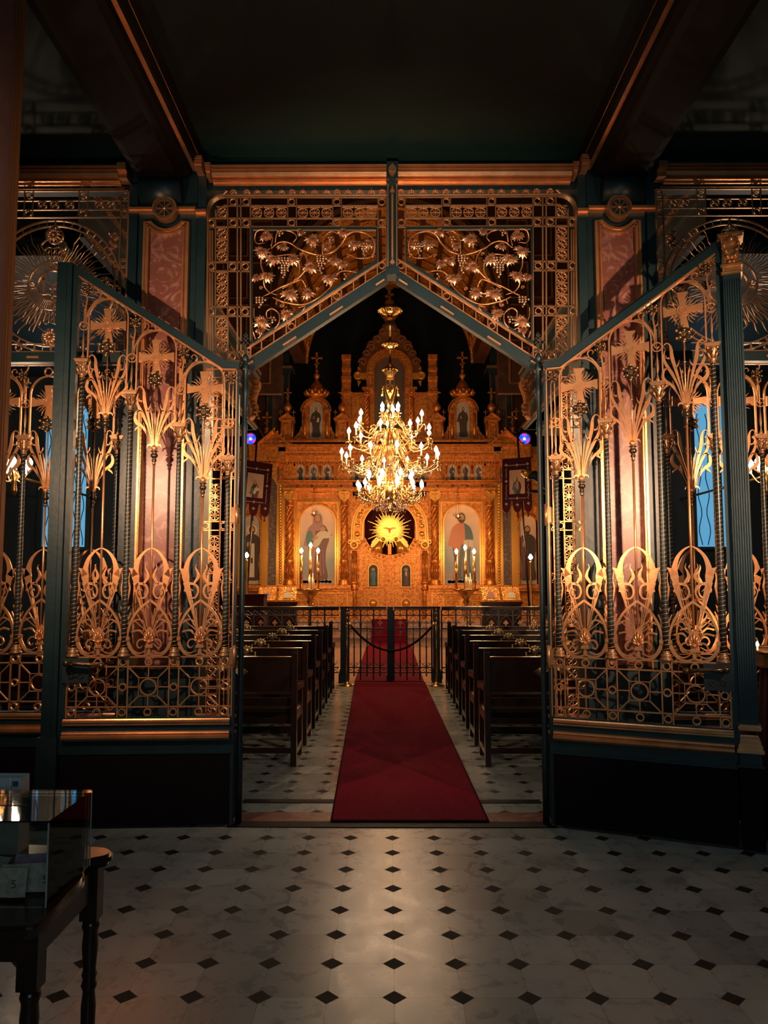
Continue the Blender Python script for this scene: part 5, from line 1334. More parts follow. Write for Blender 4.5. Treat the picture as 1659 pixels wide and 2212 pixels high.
# crosses / domes on top
def ortho_cross(k, x, z, h, y, bars=2):
    t = h*.075; k.rib([(x, z), (x, z+h)], t*1.4, y, t); k.rib([(x-h*.28, z+h*.68), (x+h*.28, z+h*.68)], t*1.4, y, t)
    if bars > 1: k.rib([(x-h*.15, z+h*.26), (x+h*.15, z+h*.36)], t, y, t)
    for (a, b) in ((0, 1), (-.28, .68), (.28, .68)):
        for (c, d_) in ((-.05, 0), (.05, 0), (0, .05), (0, -.05)): k.disc(x+(a+c)*h, z+(b+d_)*h, h*.035, y-t*.6, y+t*.6, 8)
def onion(k, x, y, z, r, h): k.lathe([(r*.5, 0), (r*.55, h*.05), (r*.8, h*.15), (r, h*.32), (r*.92, h*.48), (r*.55, h*.68), (r*.2, h*.85), (r*.1, h)], (x, y, z), 14)
for s in (-1, 1):
    k = MB(); x, z = s*I(588, 0)[0], I(0, 936)[1]; k.lathe([(.09, 0), (.05, .06), (.08, .10), (.06, .15), (.03, .19)], (x, YI-.1, z-.02), 12); ortho_cross(k, x, z+.15, .36, YI-.1); k.build('gable_cross', GOLD, ICO, world=True)
    for px in (630, 742):
        k = MB(); x = s*I(px, 0)[0]; Z = lambda q: I(0, q)[1]; w = .17
        k.box((x-w, YI-.22, Z(955)), (x+w, YI+.1, Z(914))); k.box((x-w*1.15, YI-.27, Z(914)), (x+w*1.15, YI+.1, Z(911)))
        k.prism([(x-w*1.2, Z(911)), (x+w*1.2, Z(911)), (x, Z(899))], YI-.24, YI+.1); k.rib([(x-w*1.25, Z(911)), (x, Z(898)), (x+w*1.25, Z(911))], .03, YI-.26, .06)
        k.rib(apts(x, .07, Z(950), Z(920)), .02, YI-.23, .04, True)
        for q in (-1, 1): k.tube([(x+q*w*.85, YI-.24, Z(955)), (x+q*w*.85, YI-.24, Z(915))], .025, 8); k.lathe([(.01, 0), (.035, .03), (.03, .07), (.01, .1)], (x+q*w, YI-.2, Z(911)), 8); ortho_cross(k, x+q*w, Z(911)+.09, .16, YI-.2, 1)
        k.lathe([(.09, 0), (.06, .05), (.07, .09)], (x, YI-.1, Z(900)), 12); onion(k, x, YI-.1, Z(893), .115, .33); ortho_cross(k, x, Z(868), .30, YI-.1)
        k.build('turret', GOLD, ICO, world=True)
    # round-headed niche with small icon and crown
    k = MB(); x = s*I(689, 0)[0]; Z = lambda q: I(0, q)[1]; w = I(689, 0)[0]-I(718, 0)[0]
    k.box((x-w, YI-.15, Z(955)), (x+w, YI+.1, Z(905)))
    k.prism([(x-w, Z(905))]+[(x+w, Z(905))]+[(x+w*cos(pi*i/12), Z(895)+w*sin(pi*i/12)*.9) for i in range(13)], YI-.15, YI+.1)
    k.rib([(x+w*.86*cos(pi*i/14), Z(893)+w*.86*sin(pi*i/14)) for i in range(15)], .07, YI-.18, .08); k.rib([(x+w*1.05*cos(pi*i/14), Z(893)+w*1.0*sin(pi*i/14)) for i in range(15)], .025, YI-.2, .12)
    for q in (-1, 1): k.tube([(x+q*w*.78, YI-.2, Z(955)), (x+q*w*.78, YI-.2, Z(895))], .035, 8); k.box((x+q*w*.78-.06, YI-.26, Z(897)), (x+q*w*.78+.06, YI-.1, Z(890)))
    k.box((x-w*1.1, YI-.25, Z(958)), (x+w*1.1, YI, Z(953)))
    for q in (-1, 1):    # shell brackets
        c0 = x+q*w*1.32; k.rib(cr([(x+q*w*1.02, Z(925)), (x+q*w*1.12, Z(935)), (x+q*w*1.5, Z(950))], 4), .05, YI-.08, .1)
        for i in range(5): k.rib([(x+q*w*1.06, Z(952)), (x+q*w*(1.08+.11*i), Z(932+3.6*i))], [.012, .03], YI-.10, .05)
        k.rib([(c0+.045*(1-i/12)*cos(i*.7), Z(949)+.045*(1-i/12)*sin(i*.7)) for i in range(11)], .014, YI-.12, .06)
    for i in range(14): a = pi*i/13; k.dome(x+w*.86*cos(a), Z(893)+w*.86*sin(a), .028, YI-.21, .03, 6, 2)
    k.build('niche', GOLD, ICO, world=True)
    k = MB(); zt = Z(862); k.lathe([(.14, 0), (.25, .04), (.27, .09), (.22, .12), (.25, .16), (.20, .24), (.17, .32), (.10, .42), (.05, .48), (.04, .52), (.075, .56), (.09, .61), (.06, .66), (.03, .69), (.05, .73), (.03, .78)], (x, YI-.1, zt-.02), 18)
    for i in range(10): a = 2*pi*i/10; k.tube([(x+.24*cos(a), YI-.1+.24*sin(a), zt+.05), (x+.31*cos(a), YI-.1+.31*sin(a), zt+.13), (x+.30*cos(a), YI-.1+.30*sin(a), zt+.20)], [.05, .045, .01], 6); k.sph((x+.27*cos(a+.3), YI-.1+.27*sin(a+.3), zt+.17), .03, 6, 4)
    ortho_cross(k, x, Z(800), .42, YI-.1); k.build('crown', GOLD, ICO, world=True)
    icon_panel(x, I(689, 0)[0]-I(702, 0)[0], Z(952), Z(872), PALE, (DARKR, DARKR, HAIR), 'scroll' if s < 0 else 'bust', 'small upper icon of a dark-robed bearded man, %s of the chandelier' % ('left' if s < 0 else 'right'), YI-.155, mirror=1, figh=.8)
    # block beside the centre piece
    k = MB(); ibox(k, 737, 756, 850, 960, -.1, .05, s); ibox(k, 757, 792, 848, 955, -.12, .02, s)
    for (q0, q1, d, g) in ((768, 778, .10, 1), (778, 796, .04, 0), (796, 802, .10, 1), (802, 815, .03, 0), (815, 824, .12, 1.5), (824, 850, .06, .5), (848, 853, .12, 3)): ibox(k, 737-g, 755+g, q0, q1, -.1, d, s)
    k.build('end_block', GOLDK if False else GOLD, ICO, world=True)
# frieze of small icons
robes = [(DARKR, DARKR, HAIR), (MAROON, BLUE, MAROON), (DARKR, MAROON, HAIR)]
for s in (-1, 1):
    for j, px in enumerate((657, 684, 711, 772, 797, 822)):
        x = s*I(px, 0)[0]; Z = lambda q: I(0, q)[1]; hw = .118 if px < 720 else .115
        if s > 0 or True:
            k = MB(); k.rib(apts(x, hw+.012, Z(1041), Z(1005)+.01), .018, YI-.03, .06, True)
            for q in (-1, 1): k.tube([(x+q*.155, YI-.06, Z(1041)), (x+q*.155, YI-.06, Z(1008))], .016, 8); k.box((x+q*.155-.025, YI-.09, Z(1008)), (x+q*.155+.025, YI, Z(1004)))
            k.build('icon_surround', GOLD, ICO, world=True)
            r = random.Random(j+7*(s > 0))
            icon_panel(x, hw, Z(1041), Z(1005), PALE, robes[(j+(s > 0)) % 3], ('bust', 'scroll', 'book')[(j+(s > 0)*2) % 3], None, YI-.012, figh=.92)
    for px in (626, 741):
        k = MB(); x0, x1 = sorted((s*I(px-10, 0)[0], s*I(px+10, 0)[0])); ibox(k, px-14, px+14, 1003, 1042, 0, .09, s)
        k.rib([(x0, Z(1040)), (x1, Z(1040)), (x1, Z(1006)), (x0, Z(1006))], .018, YI-.10, .03, True); scrollwork(k, x0+.01, x1-.01, Z(1039), Z(1007), YI-.10, .115, .03)
        k.build('carved_pilaster', GOLD, ICO, world=True)
    # dado panels
    for (p0, p1) in ((643, 730), (733, 755), (612, 636)):
        k = MB(); x0, x1 = sorted((s*I(p0, 0)[0], s*I(p1, 0)[0])); k.rib([(x0, Z(1330)), (x1, Z(1330)), (x1, Z(1282)), (x0, Z(1282))], .03, YI-.31, .05, True)
        scrollwork(k, x0+.03, x1-.03, Z(1328), Z(1284), YI-.31, .13, .035)
        if p0 == 643: k.ring((x0+x1)/2, Z(1304), .15, .04, YI-.33, .05, 24); k.ring((x0+x1)/2, Z(1304), .08, .03, YI-.33, .06, 20); k.dome((x0+x1)/2, Z(1304), .05, YI-.33, .05)
        k.build('dado_panel', GOLDS, ICO, world=True)
# --- royal doors, arch and sunburst
XC, ZC = 0.0, I(839, 1144)[1]; PM = -I(849, 1144)[0]/10   # metres per pixel
k = MB(); R0, R1 = 58*PM, 81*PM
def halfarch(ro, ri, zb, y0, y1, kk):
    n = 24; a = [(XC-ro, zb)]+[(XC+ro*cos(pi-pi*i/n), ZC+ro*sin(pi-pi*i/n)) for i in range(n+1)]+[(XC+ro, zb)]
    b = [(XC+ri, zb)]+[(XC+ri*cos(pi*i/n), ZC+ri*sin(pi*i/n)) for i in range(n+1)]+[(XC-ri, zb)]
    m = len(a); bb = b[::-1]
    for i in range(m-1): q = [a[i], bb[i], bb[i+1], a[i+1]]; kk.prism(q, y0, y1)
halfarch(R1, R0, I(0, 1168)[1], YI-.14, YI, k); k.build('door_arch', GOLD, ICO, world=True)
k = MB()
for r in (R1, R0, R1-.05): k.rib([(XC-r, I(0, 1168)[1])]+[(XC+r*cos(pi-pi*i/30), ZC+r*sin(pi-pi*i/30)) for i in range(31)]+[(XC+r, I(0, 1168)[1])], .028, YI-.16, .06)
rm = (R0+R1)/2
for i in range(31):
    a = pi*(-.08+1.16*i/30); cx, cz = (XC+rm*cos(a), ZC+rm*sin(a)) if 0 <= a <= pi else (XC+(rm if a < 0 else -rm), ZC-.12)
    k.dome(cx, cz, .05 if i % 3 else .075, YI-.14, .05, 8, 3)
    f = 1 if i % 2 else -1
    k.rib([(cx+f*.075*(1-.8*q/8)*cos(q*.8+a), cz+.075*(1-.8*q/8)*sin(q*.8+a)) for q in range(9)], [.018, .03, .01], YI-.15, .04)
k.build('carved_garland', GOLDS, ICO, world=True)
k = MB(); k.disc(XC, ZC, R0, YI+.10, YI+.14, 40); k.build('door_curtain', DRED, ICO, world=True)
k = MB(); rr = random.Random(11)
for i in range(64):
    a = 2*pi*i/64+.02; L = (51 if i % 8 == 4 else (44, 33, 39, 30)[i % 4]+rr.uniform(-3, 3))*PM
    if -2.2 < a-2*pi*(a > pi) < -1.0: L *= .95
    k.rib([(XC+.12*cos(a), ZC+.12*sin(a)), (XC+L*.6*cos(a), ZC+L*.6*sin(a)), (XC+L*cos(a), ZC+L*sin(a))], [.010, .030, .020, .010], YI-.02-.020*(i % 2), .02)
k.build('sunburst', GOLDS, ICO, world=True)
k = MB(); k.disc(XC, ZC, 14.5*PM, YI-.075, YI-.03, 30); k.ring(XC, ZC, 14.5*PM, .018, YI-.07, .04, 30); 
sun = k.build('medallion', GOLDS, ICO, world=True)
k = MB(); z_ = ZC-.5
for q in (-1, 1): k.rib([(q*x, ZC+z) for x, z in cr([(.0, -.02), (.05, .02), (.10, .035), (.14, .03), (.17, .04)], 4)], [.05, .055, .035, .006], YI-.085, .02)
k.sph((0, YI-.085, ZC-.03), .03, 8, 6, (1, .6, 1.6)); k.sph((0, YI-.09, ZC+.02), .018, 8, 6); k.rib([(0, ZC-.06), (0, ZC-.10)], [.02, .05], YI-.08, .015)
d_ = k.build('carved_dove', GOLD, sun); d_.data.transform(Matrix.Translation(-ICO.location)); 
for s in (-1, 1):   # winged figures kneeling below the disc
    k = MB(); B = lambda px, py: (s*I(px, py)[0], I(px, py)[1])
    k.tube([(B(812, 1190)[0], YI-.06, B(0, 1192)[1]), (B(816, 1180)[0], YI-.07, B(0, 1180)[1]), (B(820, 1170)[0], YI-.07, B(0, 1170)[1])], [.16, .10, .05], 10)
    k.sph((B(826, 0)[0], YI-.08, B(0, 1165)[1]), .05, 8, 6)
    for i in range(5): k.rib([B(822, 1170), B(810-3*i, 1163+5*i), B(800-1.5*i, 1172+5*i)], [.05, .05, .01], YI-.05-.01*i, .02)
    k.build('kneeling_angel', GOLDS, ICO, world=True)
k = MB()   # leaves of the royal doors
zb = I(0, 1390)[1]; hwD = 56*PM; n = 20
pts = [(-hwD, zb), (hwD, zb), (hwD, ZC-.3)]+[(XC+R0*1.0*cos(-a), ZC-R0*sin(a)) for a in [.28+(pi-.56)*i/n for i in range(n+1)]]+[(-hwD, ZC-.3)]
k.prism(pts, YI-.06, YI+.02); k.build('royal_doors', GOLD, ICO, world=True)
k = MB()
for r in (R0-.02, R0+.09): k.rib([(XC+r*cos(-.35-(pi-.7)*i/24), ZC+r*sin(-.35-(pi-.7)*i/24)) for i in range(25)], .03, YI-.07, .06)
k.box((-.10, YI-.12, zb), (.10, YI-.05, I(0, 1200)[1])); k.box((-.045, YI-.15, I(0, 1265)[1]), (.045, YI-.1, I(0, 1222)[1])); k.box((-.045, YI-.12, I(0, 1198)[1]), (.045, YI-.05, I(0, 1176)[1]))
for q in (1268, 1276): k.box((-hwD, YI-.09, I(0, q+2)[1]), (hwD, YI-.05, I(0, q)[1]))
for i in range(16): a = -.45-(pi-.9)*i/15; k.dome(XC+(R0+.035)*cos(a), ZC+(R0+.035)*sin(a), .03, YI-.07, .02, 7, 2)
k.build('door_moulding', GOLD, ICO, world=True)
for s in (-1, 1):
    k = MB(); 
    for (p0, p1, q0, q1, sz) in ((784, 793, 1222, 1266, .10), (819, 827, 1222, 1266, .10), (784, 827, 1278, 1287, .11), (784, 793, 1290, 1330, .10), (819, 827, 1290, 1330, .10), (784, 800, 1196, 1216, .10), (800, 827, 1206, 1218, .09)):
        x0, x1 = sorted((s*I(p0, 0)[0], s*I(p1, 0)[0])); scrollwork(k, x0, x1, I(0, q1)[1], I(0, q0)[1], YI-.07, sz, .03)
    x = s*I(806, 0)[0]; k.dome(x, I(0, 1303)[1], .10, YI-.06, .09, 14, 4); k.rib(apts(x, .125, I(0, 1268)[1], I(0, 1219)[1]), .022, YI-.08, .05, True)
    k.ring(x, I(0, 1303)[1], .13, .025, YI-.07, .04, 20)
    k.build('door_carving', GOLDS, ICO, world=True)
    icon_panel(x, .107, I(0, 1266)[1], I(0, 1221)[1], DUSK, (TEALP, BLUE, TEALP) if s < 0 else (MAROON, DARKR, CREAM), 'bust', 'tiny dark door icon of a figure in %s' % ('teal' if s < 0 else 'crimson and white'), YI-.065, figh=.8)
    # slender door columns with shell capitals
    x = s*I(768, 0)[0]; k = MB()
    k.tube([(x, YI-.16, I(0, 1390)[1]), (x, YI-.16, I(0, 1190)[1])], .062, 12)
    for i in range(8): a = 2*pi*i/8; k.tube([(x+.06*cos(a), YI-.16+.06*sin(a), I(0, 1258)[1]), (x+.06*cos(a), YI-.16+.06*sin(a), I(0, 1196)[1])], .014, 4)
    for q in (1275, 1262): k.lathe([(.07, 0), (.10, .02), (.10, .06), (.07, .08)], (x, YI-.16, I(0, q)[1]), 14)
    k.build('door_column', GOLD, ICO, world=True)
    k = MB(); zc = I(0, 1178)[1]; k.box((x-.15, YI-.26, zc+.10), (x+.15, YI, zc+.13)); k.dome(x, zc, .12, YI-.16, .07, 12, 4); k.ring(x, zc, .09, .03, YI-.22, .04, 18); k.dome(x, zc, .05, YI-.24, .05)
    for q in (-1, 1): k.ring(x+q*.12, zc+.07, .035, .02, YI-.2, .04, 10)
    k.build('shell_capital', GOLDS, ICO, world=True)
    # flanking gold of the door bay + spandrel carving
    k = MB(); ibox(k, 757, 782, 1072, 1290, 0, .04, s); k.build('door_jamb', GOLD, ICO, world=True)
    k = MB(); x0, x1 = sorted((s*I(760, 0)[0], s*I(779, 0)[0])); scrollwork(k, x0, x1, I(0, 1105)[1], I(0, 1072)[1], YI-.05, .10, .03); x0, x1 = sorted((s*I(779, 0)[0], s*I(800, 0)[0])); scrollwork(k, x0, x1, I(0, 1082)[1], I(0, 1066)[1], YI-.1, .10, .03)
    k.build('spandrel_carving', GOLD, ICO, world=True)
# --- centre piece above the doors
k = MB(); cz = I(0, 806)[1]; w0 = 33*PM; w1 = 50*PM
Z = lambda q: I(0, q)[1]
k.prism([(-w1, Z(955)), (w1, Z(955)), (w1, cz)]+[(w1*cos(pi*i/18), cz+w1*.95*sin(pi*i/18)) for i in range(19)]+[(-w1, cz)], YI-.02, YI+.15)
k.rib([(-w1*.84, Z(848)), (-w1*.84, cz)]+[(w1*.84*cos(pi-pi*i/20), cz+w1*.84*sin(pi-pi*i/20)) for i in range(21)]+[(w1*.84, cz), (w1*.84, Z(848))], .16, YI-.08, .12)
for r in (w1*.70, w1*.98): k.rib([(-r, Z(848)), (-r, cz)]+[(r*cos(pi-pi*i/20), cz+r*sin(pi-pi*i/20)) for i in range(21)]+[(r, cz), (r, Z(848))], .03, YI-.14, .08)
k.build('centre_arch', GOLD, ICO, world=True)
k = MB()
for i in range(17): a = pi*i/16; c0, c1 = w1*.84*cos(a), cz+w1*.84*sin(a); k.rib([(c0+.055*(1-.8*q/8)*cos(q*.8+a), c1+.055*(1-.8*q/8)*sin(q*.8+a)) for q in range(9)], [.02, .03, .01], YI-.15, .04)
for s in (-1, 1):
    scrollwork(k, min(s*w1*.94, s*w1*.74), max(s*w1*.94, s*w1*.74), Z(846), Z(815), YI-.15, .12, .03)
    k.rib([(s*w1*.95, Z(816)), (s*w1*1.25, Z(816))], .17, YI-.08, .10); k.disc(s*69*PM, Z(815), .11, YI-.14, YI-.03, 18); k.ring(s*69*PM, Z(815), .08, .02, YI-.15, .03, 16)
    k.rib([(s*66*PM, Z(803)), (s*69*PM, Z(796))], [.10, .01], YI-.08, .06); k.rib([(s*66*PM, Z(826)), (s*68*PM, Z(838))], [.10, .01], YI-.08, .06)
k.build('carved_band', GOLDS, ICO, world=True)
for s in (-1, 1):
    spiral_col(s*48*PM, Z(953), Z(852), .075, .14, 6).build('twisted_pillar', GOLD, ICO, world=True)
    k = MB(); x = s*48*PM; k.box((x-.14, YI-.25, Z(845)), (x+.14, YI, Z(842))); k.ring(x, Z(852), .075, .025, YI-.22, .05, 14); k.dome(x, Z(852), .07, YI-.18, .06)
    for q in (-1, 1): k.ring(x+q*.10, Z(858), .035, .02, YI-.2, .04, 10)
    k.build('scroll_capital', GOLD, ICO, world=True)
icon_panel(0, w0, Z(953), Z(806)+w0, mat('painted_brown_ground', (.10, .065, .045), .5), (DARKR, BLUE, DARKR), 'scroll', 'large dim upper icon behind the chandelier stem', YI-.025, figh=.62)
k = MB()    # scrolled crest and lantern above the centre arch
cst = [(q_*a*PM, Z(b)) for q_, L_ in ((-1, ((71, 812), (69, 795), (64, 778), (55, 762), (50, 745), (38, 738), (28, 728), (20, 716), (14, 702))), (1, ((14, 702), (20, 716), (28, 728), (38, 738), (50, 745), (55, 762), (64, 778), (69, 795), (71, 812)))) for a, b in L_]
k.prism(cst[::-1], YI+.02, YI+.3)
for s in (-1, 1):
    for (a, b, r) in ((40, 756, .12), (26, 738, .12), (58, 786, .12), (14, 722, .10), (50, 768, .10)): k.rib([(s*a*PM+s*r*(1-.8*q/10)*cos(q*.7), Z(b)+r*(1-.8*q/10)*sin(q*.7)) for q in range(11)], [.03, .06, .03], YI-.08, .08)
    k.ring(s*40*PM, Z(748), .09, .03, YI-.08, .04, 14)
k.lathe([(.10, 0), (.14, .05), (.09, .12), (.13, .22), (.24, .36), (.26, .44), (.16, .55), (.08, .62), (.14, .70), (.09, .78), (.04, .84)], (0, YI-.02, Z(712)), 16)
ortho_cross(k, 0, Z(660), .74, YI-.05); k.rib([(-.30, Z(660)+.50), (.30, Z(660)+.50)], .07, YI-.05, .06); k.disc(0, Z(660)+.50, .12, YI-.09, YI-.02, 12)
k.build('crowning_crest', GOLDK, ICO, world=True)
# ============================================================ CHANDELIER
YC = 11.0
CHN = thing('chandelier', 'huge lit gilt and crystal chandelier with many candle bulbs', 'chandelier', (0, YC, 2.45))
def H(py, r=0): return P(840, py, YC)[2]
SC = P(841, 1000, YC)[0]-P(840, 1000, YC)[0]
z0 = 2.45
k = MB()
top = [(.005, H(655)), (.03, H(660)), (.05, H(664)), (.15, H(668)), (.16, H(672)), (.06, H(677)), (.03, H(684)), (.05, H(690)), (.075, H(698)), (.08, H(708)), (.05, H(714)), (.05, H(718)), (.03, H(724)), (.018, H(728)), (.018, H(734)), (.05, H(738)), (.10, H(741)), (.11, H(745)), (.05, H(752)), (.018, H(756)), (.018, H(786)), (.06, H(792)), (.10, H(797)), (.09, H(806)), (.04, H(815)), (.018, H(822)), (.02, H(860)), (.05, H(864)), (.05, H(870)), (.025, H(876)), (.04, H(884)), (.09, H(893)), (.05, H(905)), (.03, H(915)), (.07, H(930)), (.12, H(950)), (.13, H(970)), (.08, H(990)), (.05, H(1000)), (.06, H(1020)), (.14, H(1040)), (.17, H(1055)), (.12, H(1072)), (.05, H(1082)), (.035, H(1088)), (.055, H(1096)), (.05, H(1106)), (.015, H(1112)), (.003, H(1116))]
k.lathe([(r, z-z0) for r, z in top][::-1], (0, 0, 0), 18); k.build('stem', BRASS, CHN)
k = MB(); k.tube([(0, 0, H(655)-z0), (0, 0, 10.4-z0)], .012, 6); k.build('hanging_rod', BRASS, CHN)
for (py, r, n) in ((669, .165, 22), (742, .11, 12), (797, .10, 12)):
    k = MB()
    for i in range(n):
        a = 2*pi*i/n; k.tube([(r*.6*cos(a), r*.6*sin(a), H(py+6)-z0), (r*cos(a), r*sin(a), H(py)-z0), (r*1.12*cos(a), r*1.12*sin(a), H(py+4)-z0)], [.02, .018, .005], 5)
    k.build('leaf_crown', BRASS, CHN)
k = MB()
for s in (-1, 1):
    k.tube([(s*a, -.02, H(b)-z0) for a, b in cr([(.0, 880), (.03, 862), (.05, 850), (.075, 838), (.10, 833), (.115, 842)], 4)], [.035, .03, .012, .008], 7)
    k.lathe([(.004, 0), (.012, -.02), (.008, -.03), (.020, -.09)], (s*.115, -.02, H(843)-z0), 7)
    k.tube([(s*a, 0, H(b)-z0) for a, b in cr([(.03, 845), (.055, 830), (.06, 818), (.045, 812), (.03, 820)], 4)], .009, 6)
k.build('harp_scroll', BRASS, CHN)
CAN = emit('lit_candle_tube', (1.0, .62, .32), 1.6)
def arm(R, zarm, zcan, r0, zr, mn, nd, rot, count, h=.105, dropr=.05, scroll=True):
    first = None
    for i in range(count):
        a = rot+2*pi*i/count
        if first is None:
            k = MB(); pts = cr([(r0, 0, zr), (r0+.10, 0, zr-.03), (R*.55, 0, zarm-.10), (R*.80, 0, zarm-.10), (R*.97, 0, zarm-.04), (R, 0, zarm)], 5)
            k.tube(pts, [.016, .012, .010, .009], 7)
            if scroll:
                k.tube([(R*.55+.06*(1-.8*q/12)*cos(q*.6), 0, zarm-.03+.06*(1-.8*q/12)*sin(q*.6)) for q in range(13)], [.009, .004], 5)
                k.tube(cr([(r0, 0, zr+.02), (R*.35, 0, zarm+.06), (R*.55, 0, zarm-.02), (R*.72, 0, zarm-.09)], 4), [.008, .006], 5)
            k.lathe([(.004, 0), (.014, .006), (.010, .012), (.016, .022), (.012, .04)], (R, 0, zarm+.006), 8)
            first = k.build('arm', BRASS, CHN)
            k = MB(); k.lathe([(.008, 0), (.044, .008), (.050, .016), (.046, .014), (.008, .006)], (R, 0, zarm), 14, lobes=7, amp=.08); k.build('drip_pan', BRASS, first)
            k = MB(); k.tube([(R, 0, zarm+.03), (R, 0, zarm+.03+h)], .0105, 8); k.build('candle_tube', CAN, first)
            k = MB(); zb = zarm+.03+h; k.lathe([(.009, 0), (.024, .016), (.029, .034), (.023, .052), (.010, .072), (.002, .092)], (R, 0, zb), 10); k.build('bulb', BULB, first)
            for j in range(nd):
                th = 2*pi*j/nd+.4; k = MB(); x_, y_ = R+.048*cos(th), .048*sin(th); k.lathe([(.002, 0), (.009, -.012), (.002, -.026), (.004, -.03), (.013, -.048), (.011, -.062), (.002, -.092)], (x_, y_, zarm+.004), 6, smooth=False); k.build('crystal_drop', CRYSTAL, first)
            first.rotation_euler = (0, 0, a)
        else: again(first, CHN, rz=a)
zz = lambda q: H(q)-z0
arm(.70, zz(1003), 0, .12, zz(965), 0, 3, .13, 12)
arm(.60, zz(955), 0, .10, zz(930), 0, 3, .30, 9)
arm(.50, zz(925), 0, .08, zz(905), 0, 2, .60, 6)
arm(.47, zz(1066), 0, .14, zz(1050), 0, 3, .2, 12, h=.06)
arm(.33, zz(1045), 0, .10, zz(1015), 0, 2, .45, 8, h=.06, scroll=False)
arm(.16, zz(898), 0, .04, zz(895), 0, 0, .8, 4, h=.055, scroll=False)
rr = random.Random(4); k = MB()
for i in range(420):
    tier = i % 3; R = (.58, .40, .22)[tier]; R *= rr.uniform(.35, 1.05); a = rr.uniform(0, 2*pi); z = (H(1010), H(1076), H(1088))[tier]-z0-.03+rr.uniform(-.10, .05)*(1.2-R)
    s = rr.uniform(.008, .014); c = (R*cos(a), R*sin(a), z)
    k.add([(c[0]+s, c[1], c[2]), (c[0], c[1]+s, c[2]), (c[0]-s, c[1], c[2]), (c[0], c[1]-s, c[2]), (c[0], c[1], c[2]+s*1.3), (c[0], c[1], c[2]-s*2.4)], [(0, 1, 4), (1, 2, 4), (2, 3, 4), (3, 0, 4), (1, 0, 5), (2, 1, 5), (3, 2, 5), (0, 3, 5)])
for R, q in ((.60, 1015), (.42, 1078), (.25, 1092)):
    for i in range(12):
        a0, a1 = 2*pi*i/12, 2*pi*(i+1)/12
        for j in range(12):
            f = j/12; a = a0+(a1-a0)*f; s = .006; c = (R*cos(a), R*sin(a), H(q)-z0-.06*sin(pi*f)); k.sph(c, s, 5, 3)
k.build('crystal_beads', CRYSTAL, CHN, kind='stuff')

